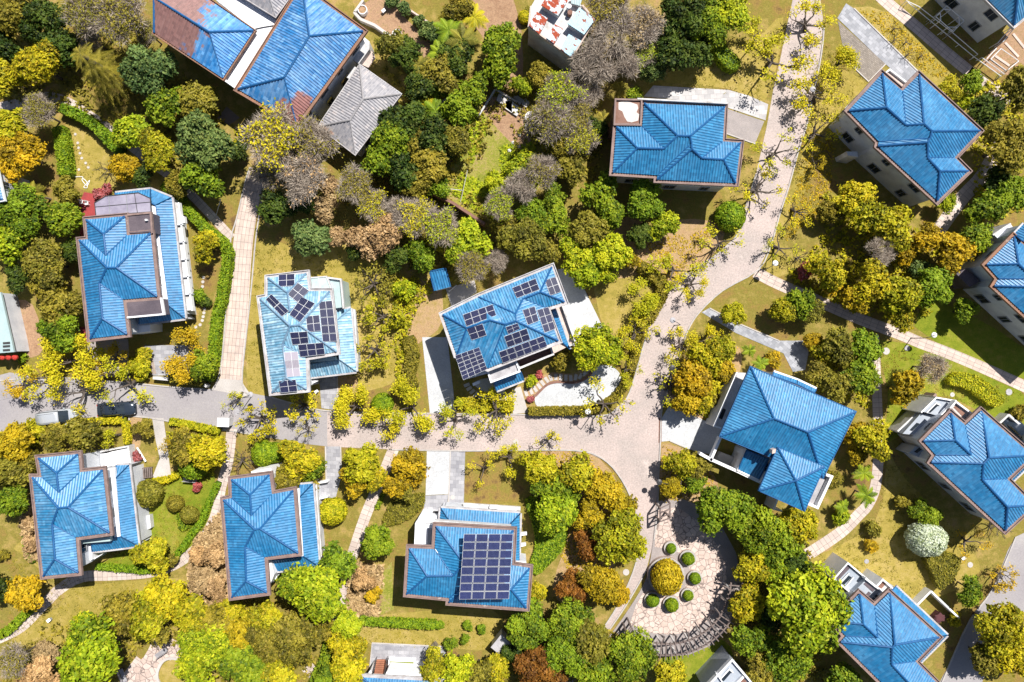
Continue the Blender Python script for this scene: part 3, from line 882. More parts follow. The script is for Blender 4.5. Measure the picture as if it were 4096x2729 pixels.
class House:
    def __init__(self, name, label, cat, fr, centre, group=None):
        self.fr = fr
        c = fr(centre, 0)
        self.root = empty(name, (c.x, c.y, 0), label, cat, group)
        self.planes = []

    # ---- hipped roof
    def roof(self, topo, V, z0=6.2, tan=.4, mat='roof', cap='cap', gut='gutter', gw=.42, wall=True, inset=.3, fixed=None, wz=0, win=True, label=None):
        fr = self.fr; fixed = fixed or {}
        ridge = {k for k in V if k[0] in 'Rr' and k[1:].isdigit()}
        z = {k: (fixed.get(k, z0 + (1.6 if k in ridge else 0))) for k in V}
        eav = {}
        cnt = {}
        for fi, f in enumerate(topo):
            best = None
            for i in range(len(f)):
                p, q = f[i], f[(i + 1) % len(f)]
                cnt.setdefault(frozenset((p, q)), []).append((p, q))
                if p not in ridge and q not in ridge:
                    L = (Vector(V[p]) - Vector(V[q])).length
                    if best is None or L > best[0]: best = (L, p, q)
            eav[fi] = best[1:]
        for it in range(5):
            W = {k: fr(V[k], z[k]) for k in V}
            for r in ridge:
                if r in fixed: continue
                ds = []
                for fi, f in enumerate(topo):
                    if r in f:
                        a, b = W[eav[fi][0]], W[eav[fi][1]]
                        d = Vector((b.x - a.x, b.y - a.y)).normalized()
                        ds.append(abs((W[r].x - a.x) * -d.y + (W[r].y - a.y) * d.x))
                z[r] = z0 + tan * sum(ds) / len(ds)
        W = {k: fr(V[k], z[k]) for k in V}
        rm = RoofMesh()
        for fi, f in enumerate(topo):
            P3 = [W[k] for k in f]
            n, c = rm.slope(P3, W[eav[fi][0]], W[eav[fi][1]])
            self.planes.append(([fr.s(V[k]) for k in f], n, c))
        ro = rm.build('roof', M[mat], self.root)
        if label: ro['label'] = label
        g = G(); g2 = G()
        for e, l in cnt.items():
            p, q = l[0]
            if p in ridge or q in ridge:
                conc = (p in ridge) != (q in ridge) and (p if q in ridge else q) in self.valleys(topo, ridge)
                g.tube([W[p] + Vector((0, 0, .05 if not conc else .0)), W[q] + Vector((0, 0, .07 if not conc else .03))], [.13, .13] if not conc else [.09, .09], 6)
        g.build('ridge_cap', M[cap], ro)
        loop = self.loop(topo, cnt)
        L2 = [(W[k].x, W[k].y) for k in loop]
        if area2(L2) < 0: L2.reverse()
        self.out = L2
        if gut:
            o1 = offset_poly(L2, gw); o0 = offset_poly(L2, gw - .1); i1 = offset_poly(L2, -.08)
            gg = G().ring(i1, o0, z0 - .28, z0 - .1).ring(o0, o1, z0 - .28, z0 + .06)
            gg.build('gutter', M[gut], ro)
        if wall:
            wp = offset_poly(L2, -inset)
            self.body(wp, wz, z0 - .15, win=win)
        return W

    def valleys(self, topo, ridge):
        out = set()
        for f in topo:
            for i in range(len(f)):
                pass
        # an eave corner shared by three faces or re-entrant is a valley foot: letters used for inner corners
        return {'j', 'c', 'f', 'J', 'C', 'G'}

    def loop(self, topo, cnt):
        nx = {}
        for l in cnt.values():
            if len(l) == 1: nx.setdefault(l[0][0], []).append(l[0][1]); nx.setdefault(l[0][1], []).append(l[0][0])
        st = next(iter(nx)); out = [st]; prev = None; cur = st
        while True:
            c = [x for x in nx[cur] if x != prev]
            if not c: break
            prev, cur = cur, c[0]
            if cur == st or len(out) > 60: break
            out.append(cur)
        return out

    def body(self, wp, z0, z1, mat='wall', win=True, storeys=((.9, 2.3), (4.0, 5.3)), name='wall'):
        """Outer walls of one volume, with windows on the faces that can be seen."""
        wp = ccw(wp)
        wo = G().prism(wp, z0, z1).build(name, M[mat], self.root)
        if not win: return wo
        n = len(wp)
        for i in range(n):
            a = Vector((wp[i][0], wp[i][1])); b = Vector((wp[(i + 1) % n][0], wp[(i + 1) % n][1]))
            d = b - a; L = d.length
            if L < 2.2: continue
            t = d / L; nn = Vector((t.y, -t.x)); mid = (a + b) / 2
            if -mid.dot(nn) < 9: continue
            m_ = max(1, int(L / 3.2)); ang = math.atan2(t.y, t.x)
            for s in range(m_):
                c = a + t * (L * (s + .5) / m_)
                for zi, (za, zb) in enumerate(storeys):
                    if zb > z1 - .2: continue
                    wd = 1.35 if (s + zi) % 2 == 0 else .9
                    cc = c + nn * .02
                    fr_ = G()
                    for sg in (-1, 1):
                        e = cc + t * sg * (wd / 2 + .05); fr_.box((e.x, e.y, za - .08), .1, .14, zb - za + .16, ang)
                    fr_.box((cc.x, cc.y, zb), wd, .14, .08, ang); fr_.box((cc.x, cc.y, za - .08), wd, .22, .08, ang)
                    fr_.box((cc.x, cc.y, za), .05, .1, zb - za, ang)
                    f_ = fr_.build('window', M['frame'], self.root)
                    G().box((cc.x, cc.y, za), wd, .05, zb - za, ang).build('pane', M['glass'], f_)
        return wo

    # ---- extras
    def flat(self, name, mat, pts, z1, z0=0.0, parent=None):
        p = [self.fr(q, z1) for q in pts]
        return G().prism(p, z0, z1).build(name, M[mat], parent or self.root)

    def slab(self, name, mat, pts, z1, t=.15):
        return self.flat(name, mat, pts, z1, z1 - t)

    def rail(self, name, mat, pts, z1, z0=0.0, t=.22, closed=False):
        p = [self.fr(q, z1) for q in pts]
        if closed: p.append(p[0])
        g = G()
        for i, (a, b) in enumerate(zip(p[:-1], p[1:])):
            d = (b - a); d.z = 0; d = d.normalized() * t * .5
            g.line(a - d, b + d, t - .003 * i, z0, z1 - .003 * i)
        return g.build(name, M[mat], self.root)

    def lean(self, faces, mat='roof', name='side_roof', body=True, cap='cap', edge='gutter_pale', bz=0.0):
        """Low sloping roofs. faces: [(x, y, z), ...] with the eave as the first two points."""
        rm = RoofMesh(); cp = G(); ed = G(); bo = []
        for f in faces:
            P3 = [self.fr((x, y), z) for x, y, z in f]
            n, c = rm.slope(P3, P3[0], P3[1])
            self.planes.append(([self.fr.s((x, y)) for x, y, z in f], n, c))
            for i in range(1, len(P3)):
                a, b = P3[i], P3[(i + 1) % len(P3)]
                cp.tube([a + Vector((0, 0, .05)), b + Vector((0, 0, .05))], [.08, .08], 5)
            d = (P3[1] - P3[0]).normalized(); out = Vector((d.y, -d.x, 0))
            if out.dot(P3[0] - c) < 0: out = -out
            a, b = P3[0] + out * .12, P3[1] + out * .12
            ed.line(a, b, .22, min(a.z, b.z) - .2, min(a.z, b.z) + .03)
            bo.append(([(p.x + (c.x - p.x) * .08, p.y + (c.y - p.y) * .08) for p in P3], min(p.z for p in P3) - .12))
        ro = rm.build(name, M[mat], self.root)
        cp.build('ridge_cap', M[cap], ro)
        if edge: ed.build('gutter', M[edge], ro)
        if body:
            g = G()
            for i, (p, zz) in enumerate(bo): g.prism(p, bz + .003 * i, zz - .004 * i)
            g.build('side_wall', M['wall'], self.root)
        return ro

    def hit(self, p, extra=0.0, default=6.2):
        """Where the survey ray through map point p meets this roof."""
        s = self.fr.s(p); g = w(s[0], s[1], 0); cam = Vector((0, 0, CAMH)); best = None
        for poly, n, c in self.planes:
            if inpoly(s[0], s[1], poly):
                d = g - cam; t = (c - cam).dot(n) / d.dot(n); q = cam + d * t
                if best is None or q.z > best.z: best = q
        return best if best is not None else self.fr(p, default)

    def panels(self, quad, nr, nc, lift=.14, mat='panel', flatz=None, label=None, rot=False):
        """Solar panels in nr rows (quad[0]->quad[3]) and nc columns (quad[0]->quad[1]); each one a part."""
        if flatz is None:
            hp = [self.hit(q) for q in quad]
            xs = np.array([[h.x, h.y, 1] for h in hp]); zs = np.array([h.z for h in hp])
            co = np.linalg.lstsq(xs, zs, rcond=None)[0]
            cen = Vector((sum(q[0] for q in quad) / 4, sum(q[1] for q in quad) / 4))
            add = max(0, max(h.z - (co[0] * h.x + co[1] * h.y + co[2]) for h in hp + [self.hit(cen, default=0)] + [self.hit(tuple(Vector(quad[0]).lerp(Vector(quad[1]), a).lerp(Vector(quad[3]).lerp(Vector(quad[2]), a), b)), default=0) for a in (0, .25, .5, .75, 1) for b in (0, .5, 1)])) + lift
            Q = []
            for q in quad:
                s = self.fr.s(q); g = w(s[0], s[1], 0); cam = Vector((0, 0, CAMH)); d = g - cam
                n = Vector((-co[0], -co[1], 1.0)); t = (Vector((0, 0, co[2] + add)) - cam).dot(n) / d.dot(n); Q.append(cam + d * t)
        else:
            Q = [self.fr(q, flatz[i] if isinstance(flatz, (list, tuple)) else flatz) for i, q in enumerate(quad)]
        nrm = (Q[1] - Q[0]).cross(Q[3] - Q[0]).normalized()
        if nrm.z < 0: nrm = -nrm
        at = lambda s, t: (Q[0].lerp(Q[1], s)).lerp(Q[3].lerp(Q[2], s), t)
        for r in range(nr):
            for c in range(nc):
                gs, gt = .012, .012
                pts = [at((c + a) / nc + (gs if a == 0 else -gs) / 2, (r + b) / nr + (gt if b == 0 else -gt) / 2) for a, b in ((0, 0), (1, 0), (1, 1), (0, 1))]
                vs = pts + [p - nrm * .05 for p in pts]
                fs = [(0, 1, 2, 3), (7, 6, 5, 4), (0, 4, 5, 1), (1, 5, 6, 2), (2, 6, 7, 3), (3, 7, 4, 0)]
                a = [(0, 0), (1, 0), (1, 1), (0, 1)]
                if rot: a = [(0, 1), (0, 0), (1, 0), (1, 1)]
                uv = a + [(0, 0)] * 20
                mk('solar_panel', vs, fs, M[mat], self.root, uv)
        g = G()
        for s in (.18, .82):
            for t in (.06, .94):
                p = at(s, t); q = self.hit(quad[0]); g.bar(p - nrm * .06, (p.x, p.y, p.z - (.9 if flatz else .2)), .03, 4)
        for t in (.12, .5, .88): g.bar(at(.02, t) - nrm * .08, at(.98, t) - nrm * .08, .025, 4)
        g.build('panel_frame', M['frame'], self.root)


VA = House('villa', 'blue hipped villa with two purple-grey flat roof squares and a polycarbonate porch', 'house', T(0, 1), (1100, 900), 'blue roofed villas')
VA.roof(TOPX, dict(a=(795, 455), b=(1150, 422), c=(1166, 598), d=(1385, 578), e=(1445, 1160), f=(1130, 1186), g=(1168, 1505), h=(832, 1545), i=(733, 643), j=(812, 636),
                   R1=(955, 587), R2=(976, 778), R3=(985, 895), R4=(1075, 895), R5=(916, 1040), R6=(945, 1362)))
VA.lean([[(1578, 250, 3.3), (1703, 1362, 3.3), (1550, 1245, 4.2), (1432, 322, 4.2)],
         [(1385, 172, 3.3), (1578, 250, 3.3), (1432, 322, 4.2), (1390, 300, 4.2)], [(1060, 208, 3.3), (1385, 172, 3.3), (1390, 300, 4.2), (1080, 330, 4.2)],
         [(1703, 1362, 3.3), (1280, 1412, 3.3), (1285, 1310, 4.2), (1550, 1245, 4.2)]])
VA.slab('terrace', 'white', [(1385, 320), (1428, 335), (1548, 1240), (1470, 1250)], 4.35, .4)
VA.slab('porch_roof', 'canopy', [(868, 298), (970, 236), (1270, 205), (1380, 255), (1388, 380), (880, 418)], 4.7, .08)
VA.rail('porch_frame', 'steel', [(868, 298), (970, 236), (1270, 205), (1380, 255), (1388, 380), (880, 418)], 4.76, 4.6, .1, True)
VA.rail('porch_frame', 'frame', [(1000, 232), (1008, 404)], 4.74, 4.68, .07); VA.rail('porch_frame', 'frame', [(1160, 216), (1172, 390)], 4.74, 4.68, .07)
VA.rail('porch_frame', 'steel', [(880, 335), (1384, 290)], 4.75, 4.68, .06); VA.rail('porch_frame', 'steel', [(1235, 210), (1262, 385)], 4.75, 4.68, .06)
VA.flat('flat_roof', 'flat_purple', [(1176, 408), (1383, 388), (1397, 568), (1192, 578)], 6.25); VA.flat('flat_roof', 'flat_purple', [(1160, 1210), (1478, 1178), (1500, 1320), (1174, 1350)], 6.25, 4.6)
VA.rail('parapet', 'gutter', [(1176, 408), (1383, 388), (1397, 568)], 6.4, 6.0, .22); VA.rail('parapet', 'white', [(1478, 1178), (1502, 1322), (1174, 1352)], 6.4, 6.0, .2)
VA.slab('balcony', 'dirty_white', [(1598, 290), (1640, 300), (1765, 1285), (1712, 1290)], 2.6, .3)
VA.rail('parapet', 'white', [(1640, 300), (1765, 1285)], 3.0, 2.3, .16)
for q in (500, 660, 820, 980, 1140):
    VA.rail('parapet', 'wall', [(1600 + (q - 290) * .115, q), (1650 + (q - 290) * .125, q - 5)], 3.0, 2.3, .14)
VA.flat('annex', 'white', [(1190, 1360), (1275, 1350), (1380, 1410), (1380, 1480), (1200, 1505)], 3.0)
VA.slab('chimney', 'white', [(1330, 448), (1350, 446), (1352, 462), (1333, 464)], 6.6, .3)
VA.slab('air_conditioner', 'white', [(1650, 415), (1690, 420), (1698, 482), (1655, 485)], 2.9, .7)

V3 = House('villa', 'pale faded blue villa with nine scattered solar panel groups at odd angles', 'house', T(1, 1), (400, 1500), 'blue roofed villas')
V3.roof(TOPX, dict(a=(112, 990), b=(462, 948), c=(482, 1112), d=(678, 1112), e=(742, 1667), f=(455, 1717), g=(466, 2010), h=(150, 2040), i=(40, 1178), j=(108, 1165),
                   R1=(293, 1125), R2=(312, 1300), R3=(313, 1430), R4=(402, 1422), R5=(248, 1600), R6=(280, 1905)), mat='roof_pale', gut='gutter_pale', cap='cap_pale')
V3.lean([[(870, 1268, 3.3), (922, 1850, 3.3), (768, 1742, 4.2), (737, 1385, 4.2)], [(737, 1292, 3.3), (870, 1268, 3.3), (737, 1385, 4.0)],
         [(922, 1850, 3.3), (500, 1902, 3.3), (478, 1785, 4.2), (768, 1742, 4.2)]], mat='roof_pale', cap='cap_pale')
V3.slab('skylight', 'pale_glass', [(492, 988), (645, 975), (690, 1088), (497, 1104)], 5.6, .1)
V3.rail('skylight_frame', 'dirty_white', [(492, 988), (645, 975), (690, 1088), (497, 1104)], 5.7, 5.4, .14, True); V3.rail('skylight_frame', 'dirty_white', [(570, 980), (592, 1096)], 5.66, 5.55, .09)
V3.flat('annex', 'wall', [(492, 988), (645, 975), (690, 1088), (497, 1104)], 5.45)
V3.flat('terrace', 'teal_sheet', [(655, 985), (775, 1005), (800, 1258), (722, 1268), (698, 1105)], 4.3)
V3.rail('parapet', 'dirty_white', [(655, 985), (778, 1002), (802, 1262)], 4.7, 4.2, .2); V3.slab('terrace', 'white', [(700, 1275), (735, 1285), (770, 1740), (748, 1668)], 4.3, .4)
V3.flat('terrace', 'teal_sheet', [(472, 1722), (728, 1712), (738, 1745), (478, 1772)], 4.9); V3.slab('porch_roof', 'white', [(490, 1930), (575, 1935), (500, 1970)], 2.8, .2)
V3.slab('balcony', 'dirty_white', [(880, 1270), (912, 1280), (942, 1840), (928, 1845)], 2.6, .4)
for q, a, b, mt in (([(207, 957), (355, 948), (355, 1062), (206, 1070)], 1, 2, 'panel'), ([(385, 1030), (490, 1105), (380, 1215), (290, 1142)], 1, 2, 'panel'), ([(305, 1325), (420, 1160), (545, 1222), (405, 1395)], 1, 3, 'panel'),
                    ([(140, 1135), (305, 1295), (240, 1345), (88, 1185)], 1, 2, 'panel'), ([(458, 1342), (582, 1328), (600, 1475), (470, 1487)], 2, 1, 'panel'), ([(575, 1205), (700, 1195), (748, 1572), (612, 1577)], 5, 1, 'panel'),
                    ([(310, 1490), (470, 1480), (485, 1588), (335, 1607)], 1, 2, 'panel'), ([(385, 1602), (620, 1582), (635, 1692), (405, 1717)], 1, 3, 'panel'), ([(255, 1672), (385, 1665), (410, 1890), (275, 1902)], 3, 1, 'panel_glare'),
                    ([(207, 1937), (365, 1922), (382, 2032), (228, 2049)], 1, 2, 'panel')):
    V3.panels(q, a, b, mat=mt, rot=(b == 1))

V4 = House('villa', 'tilted blue villa with ten solar panel groups beside the white curved patio', 'house', Fr(1680, 1040, .625), (540, 400), 'blue roofed villas')
V4.roof([('J', 'D', 'R1', 'R2', 'R3', 'R9'), ('D', 'E', 'R1'), ('E', 'C', 'R2', 'R1'), ('C', 'F', 'R4', 'R3', 'R2'), ('F', 'G', 'R5', 'R4'), ('A', 'J', 'R9', 'R3', 'R4', 'R5', 'R6', 'R7'), ('A', 'R7', 'B'), ('B', 'R7', 'R6', 'R5', 'G')],
        dict(A=(146, 350), J=(374, 236), D=(843, 46), E=(925, 268), C=(806, 305), F=(885, 517), G=(434, 692), B=(236, 612), R1=(770, 205), R2=(660, 248), R3=(611, 345), R9=(500, 292),
             R4=(612, 391), R5=(546, 412), R6=(450, 386), R7=(300, 436)), mat='roof_old', gut='gutter_pale', tan=.36)
V4.flat('flat_roof', 'grey_flat', [(430, 702), (610, 643), (638, 712), (455, 780)], 5.0); V4.rail('parapet', 'white', [(430, 702), (455, 782), (638, 714), (612, 643)], 5.25, 4.8, .2)
V4.flat('annex', 'wall', [(225, 620), (430, 700), (440, 725), (275, 770)], 5.2)
V4.flat('balcony', 'brown_deck', [(612, 645), (835, 565), (850, 602), (640, 690)], 3.2); V4.rail('parapet', 'dirty_white', [(612, 648), (640, 692), (852, 604), (838, 562)], 4.0, 0, .24)
V4.flat('terrace', 'pink_floor', [(850, 312), (912, 292), (996, 530), (960, 545)], 3.3); V4.flat('terrace', 'pink_floor', [(842, 560), (920, 528), (935, 560), (856, 600)], 3.4)
V4.rail('parapet', 'dirty_white', [(912, 292), (997, 532), (960, 548)], 3.9, 0, .2)
V4.lean([[(960, 572, 3.3), (870, 318, 3.3), (842, 330, 3.8), (905, 520, 3.8)]])
V4.lean([[(490, 838, 3.0), (665, 768, 3.0), (645, 716, 3.7), (470, 772, 3.7)]])
V4.slab('porch_roof', 'white', [(335, 790), (382, 772), (386, 788), (340, 808)], 2.6, .25); V4.slab('porch_roof', 'dirty_white', [(915, 300), (940, 292), (1030, 480), (1000, 520)], 1.0, .3)
for q, a, b, mt in (([(590, 178), (740, 117), (767, 190), (620, 245)], 1, 3, 'panel'), ([(798, 130), (868, 107), (905, 203), (833, 228)], 2, 1, 'panel'), ([(273, 350), (465, 283), (490, 355), (297, 428)], 1, 4, 'panel'),
                    ([(300, 440), (400, 408), (427, 483), (330, 515)], 1, 2, 'panel'), ([(655, 322), (735, 296), (762, 390), (690, 417)], 2, 1, 'panel'), ([(748, 320), (823, 300), (868, 440), (797, 467)], 3, 1, 'panel'),
                    ([(548, 430), (625, 405), (640, 440), (565, 475)], 1, 2, 'panel'), ([(537, 490), (683, 437), (707, 510), (562, 562)], 1, 3, 'panel'), ([(503, 590), (790, 485), (817, 553), (530, 663)], 1, 6, 'panel'),
                    ([(223, 612), (378, 558), (432, 700), (277, 770)], 3, 4, 'panel')):
    V4.panels(q, a, b, mat=mt, rot=(b == 1), flatz=None if q[0] != (223, 612) else 6.9)

V5 = House('villa', 'blue villa with a peeling brown and white flat corner above dark green trees', 'house', Fr(2380, 340, .4911), (660, 460), 'blue roofed villas')
V5.roof(TOPY, dict(A=(400, 150), B=(1055, 180), C=(1040, 462), D=(1185, 472), E=(1145, 800), F=(506, 770), G=(508, 735), H=(145, 713), I=(175, 342), J=(386, 340),
                   R1=(672, 415), R2=(772, 418), R3=(560, 521), R4=(345, 515), R5=(788, 522), R6=(870, 597), R7=(1045, 610), R8=(785, 478)), mat='roof_plain')
V5.flat('flat_roof', 'peel', [(168, 118), (381, 122), (373, 325), (158, 322)], 6.2); V5.rail('parapet', 'gutter', [(158, 322), (168, 116), (381, 120), (373, 325)], 6.45, 5.9, .2, True)
V5.slab('bare_patch', 'peel_white', [(192, 142), (262, 132), (345, 160), (352, 190), (338, 222), (360, 240), (352, 290), (300, 305), (262, 298), (240, 262), (222, 215), (192, 200)], 6.212, .01)
V5.rail('parapet', 'dirty_white', [(352, 112), (1075, 148)], 6.5, 6.0, .18)

V6 = House('villa', 'streaky blue villa where the slate driveway ends at an L shaped notch', 'house', Fr(3280, 260, .6359), (580, 430), 'blue roofed villas')
V6.roof(TOPY, dict(A=(622, 62), B=(1003, 415), C=(845, 583), D=(930, 668), E=(738, 855), F=(363, 510), G=(370, 482), H=(180, 288), I=(390, 56), J=(518, 166),
                   R1=(652, 372), R2=(703, 417), R3=(540, 380), R4=(417, 268), R5=(675, 488), R6=(675, 583), R7=(752, 668), R8=(690, 462)))
V6.flat('porch_roof', 'pink_floor', [(418, 52), (440, 32), (545, 115), (520, 140)], 3.2); V6.rail('parapet', 'white', [(415, 48), (440, 28), (548, 112)], 3.5, 0, .18)
V6.flat('annex', 'dirty_white', [(165, 545), (235, 545), (240, 580), (175, 570)], 3.0)

V9 = House('villa', 'blue villa cut by the photo edge with a tall shaded white wall', 'house', Fr(3800, 860, .6029), (560, 500), 'blue roofed villas')
v11 = dict(a=(198, 305), b=(362, 138), c=(450, 212), d=(542, 125), e=(845, 390), f=(697, 532), g=(852, 688), h=(688, 838), i=(245, 432), j=(272, 388),
           R1=(388, 300), R2=(483, 388), R3=(555, 440), R4=(590, 405), R5=(548, 533), R6=(700, 697))
V9.roof(TOPX, {k: (240 + (x - 198) * 1.11, 330 + (y - 305) * 1.11) for k, (x, y) in v11.items()}, gut='gutter_rust')
V9.lean([[(425, 128, 6.0), (491, 58, 6.0), (540, 120, 6.8), (480, 175, 6.8)]], name='side_roof', bz=0)
V9.flat('annex', 'wall', [(290, 130), (400, 60), (430, 95), (330, 170)], 3.2); V9.rail('parapet', 'dirty_white', [(290, 130), (400, 60)], 3.5, 0, .2)
V9.flat('porch_roof', 'flat_purple', [(40, 390), (100, 360), (205, 440), (130, 480)], 2.9)

V10 = House('villa', 'largest plain hipped blue roof with a pyramid pavilion and white terrace beams', 'house', Fr(2760, 1430, .7143), (560, 430), 'blue roofed villas')
V10.roof([('A', 'B', 'R2', 'R1'), ('B', 'E', 'R2'), ('E', 'D', 'R1', 'R2'), ('D', 'A', 'R1')], dict(A=(340, 55), B=(925, 305), E=(742, 672), D=(170, 440), R1=(470, 342), R2=(660, 418)), z0=6.0, mat='roof_plain', gut='cap', gw=.14, inset=.9)
V10.roof([('A', 'B', 'R1'), ('B', 'E', 'R1'), ('E', 'D', 'R1'), ('D', 'A', 'R1')], dict(A=(492, 507), B=(750, 612), E=(640, 858), D=(387, 745), R1=(592, 690)), z0=6.75, tan=.36, mat='roof_plain', gut='cap', gw=.1, inset=.8)
V10.flat('annex', 'dirty_white', [(262, 88), (322, 88), (190, 400), (135, 382)], 3.2); V10.rail('parapet', 'white', [(262, 88), (135, 384), (192, 402)], 3.6, 0, .2)
V10.slab('skylight', 'glass', [(178, 282), (202, 292), (180, 348), (160, 340)], 3.26, .05)
V10.lean([[(600, 128, 4.2), (468, 82, 4.2), (462, 102, 4.5), (598, 150, 4.5)], [(706, 178, 4.2), (600, 128, 4.2), (598, 150, 4.5), (695, 198, 4.5)]], edge='white')
V10.lean([[(270, 627, 3.6), (385, 682, 3.6), (440, 568, 4.4), (315, 518, 4.4)]], edge='white')
V10.rail('terrace_beam', 'white', [(170, 455), (118, 575), (65, 540)], 3.5, 2.6, .3); V10.rail('terrace_beam', 'white', [(62, 542), (125, 575), (270, 640), (390, 698)], 3.5, 2.4, .35)
V10.rail('terrace_beam', 'dirty_white', [(318, 520), (268, 632)], 3.7, 0, .25); V10.flat('terrace', 'concrete', [(172, 530), (250, 560), (230, 608), (140, 580)], 1.0)
V10.flat('balcony', 'grey_flat', [(700, 690), (770, 662), (705, 830), (660, 815)], 3.0); V10.rail('parapet', 'white', [(770, 660), (795, 668), (715, 842), (662, 820)], 3.8, 0, .3)
V10.rail('parapet', 'white', [(780, 690), (718, 820)], 3.75, 3.0, .14); V10.rail('terrace_beam', 'white', [(490, 798), (470, 850), (515, 862)], 3.0, 0, .2)
V10.slab('chimney', 'pink_floor', [(462, 518), (482, 512), (478, 535), (460, 540)], 7.4, .9)

V11 = House('villa', 'blue villa casting a big black shadow next to the white blossom tree', 'house', Fr(3560, 1560, .67), (520, 480), 'blue roofed villas')
V11.roof(TOPX, v11)
V11.flat('annex', 'annex_grey', [(195, 130), (278, 48), (388, 68), (300, 158)], 3.6); V11.rail('parapet', 'white', [(190, 132), (278, 46), (392, 66)], 4.0, 0, .18)
V11.slab('skylight', 'glass', [(228, 132), (276, 86), (290, 92), (242, 136)], 3.66, .05); V11.rail('skylight_frame', 'white', [(222, 134), (276, 80), (300, 90)], 3.8, 3.5, .14)
V11.rail('parapet', 'white', [(302, 156), (392, 66)], 3.9, 0, .2); V11.flat('terrace', 'peel_white', [(368, 108), (392, 78), (482, 140), (446, 196)], 4.6); V11.rail('parapet', 'white', [(362, 108), (394, 70), (486, 138)], 5.0, 4.2, .2)
V11.slab('bare_patch', 'peel', [(380, 104), (394, 92), (448, 140), (432, 158)], 4.63, .03)
V11.rail('parapet', 'gutter', [(170, 132), (272, 30)], 2.0, 0, .3); V11.rail('parapet', 'dirty_white', [(50, 244), (170, 132), (305, 156)], 2.2, 0, .22)
V11.flat('annex', 'annex_grey', [(75, 262), (185, 140), (300, 160), (205, 275)], 3.0)
V11.slab('skylight', 'glass', [(118, 240), (160, 196), (178, 202), (134, 245)], 3.06, .05); V11.slab('skylight', 'glass', [(190, 258), (240, 212), (248, 218), (200, 264)], 3.06, .05)
V11.flat('annex', 'annex_grey', [(112, 375), (155, 335), (270, 385), (225, 425)], 3.0); V11.slab('skylight', 'glass', [(145, 370), (175, 345), (192, 352), (162, 378)], 3.06, .05)
V11.lean([[(725, 552, 3.2), (850, 430, 3.2), (840, 415, 3.7), (708, 535, 3.7)]])

V12 = House('villa', 'blue villa with a white stepped annex beside the huge bright round tree', 'house', Fr(3300, 2220, .5678), (480, 640), 'blue roofed villas')
V12.roof(TOPX, dict(a=(49, 468), b=(242, 272), c=(350, 362), d=(452, 265), e=(800, 580), f=(635, 750), g=(818, 934), h=(632, 1128), i=(110, 612), j=(146, 571),
                    R1=(268, 487), R2=(368, 580), R3=(470, 650), R4=(490, 632), R5=(467, 768), R6=(646, 961)))
V12.lean([[(862, 565, 3.2), (498, 222, 3.2), (468, 250, 3.9), (800, 575, 3.9)], [(665, 765, 3.2), (862, 565, 3.2), (800, 575, 3.9), (640, 745, 3.9)]])
V12.flat('annex', 'annex_grey', [(70, 165), (162, 62), (290, 165), (192, 272)], 3.6); V12.rail('parapet', 'white', [(192, 275), (64, 170), (162, 58), (292, 166)], 4.0, 0, .18)
V12.slab('roof_bed', 'flat_purple', [(75, 160), (160, 72), (182, 88), (92, 182)], 3.65, .05); V12.slab('skylight', 'glass', [(115, 205), (168, 146), (188, 158), (134, 212)], 3.66, .05)
V12.rail('parapet', 'white', [(108, 196), (168, 132)], 3.85, 3.5, .12); V12.rail('parapet', 'white', [(150, 222), (200, 160)], 3.85, 3.5, .12)
V12.flat('terrace', 'annex_grey', [(200, 262), (292, 172), (412, 262), (350, 350), (280, 290)], 4.4); V12.rail('parapet', 'white', [(292, 170), (352, 218), (415, 262)], 4.8, 4.0, .24)
V12.slab('bare_patch', 'flat_purple', [(272, 205), (288, 192), (352, 246), (336, 262)], 4.45, .04); V12.slab('bare_patch', 'flat_purple', [(285, 282), (308, 258), (326, 270), (302, 298)], 4.44, .04)
V12.flat('terrace', 'peel_white', [(365, 222), (408, 178), (470, 232), (430, 262)], 3.4); V12.rail('parapet', 'white', [(363, 224), (408, 174), (474, 232)], 3.8, 0, .2)
V12.slab('bare_patch', 'peel', [(372, 225), (408, 188), (428, 205), (392, 245)], 3.44, .03)
V12.flat('annex', 'teal_sheet', [(85, 250), (130, 228), (200, 285), (150, 345)], 3.0)

V13 = House('villa', 'blue villa above the curving tile path with an L shaped side roof', 'house', Fr(100, 1760, .6476), (300, 450), 'blue roofed villas')
V13.roof(TOPX, dict(a=(85, 113), b=(328, 88), c=(338, 200), d=(480, 185), e=(522, 572), f=(312, 600), g=(330, 818), h=(115, 840), i=(48, 232), j=(105, 232),
                    R1=(197, 205), R2=(210, 322), R3=(207, 420), R4=(270, 415), R5=(170, 522), R6=(187, 735)), mat='roof_old')
V13.lean([[(643, 155, 3.3), (702, 655, 3.3), (593, 597, 4.2), (558, 240, 4.2)], [(565, 158, 3.3), (643, 155, 3.3), (558, 240, 4.2)],
          [(702, 655, 3.3), (415, 690, 3.3), (410, 628, 4.2), (593, 597, 4.2)]])
V13.slab('terrace', 'white', [(505, 180), (552, 172), (590, 595), (552, 602)], 4.35, .4); V13.flat('terrace', 'white', [(475, 90), (635, 45), (650, 148), (562, 155), (505, 172)], 1.0)
V13.rail('parapet', 'dirty_white', [(352, 92), (470, 72), (636, 40), (652, 150)], 1.4, 0, .2); V13.flat('terrace', 'teal_sheet', [(355, 98), (468, 92), (472, 172), (358, 182)], 1.3)
V13.rail('parapet', 'white', [(470, 92), (476, 172)], 1.7, .9, .2); V13.rail('parapet', 'white', [(500, 90), (512, 180)], 1.7, .9, .2)
V13.slab('roof_hatch', 'terracotta', [(418, 155), (465, 150), (468, 168), (420, 173)], 1.5, .15)
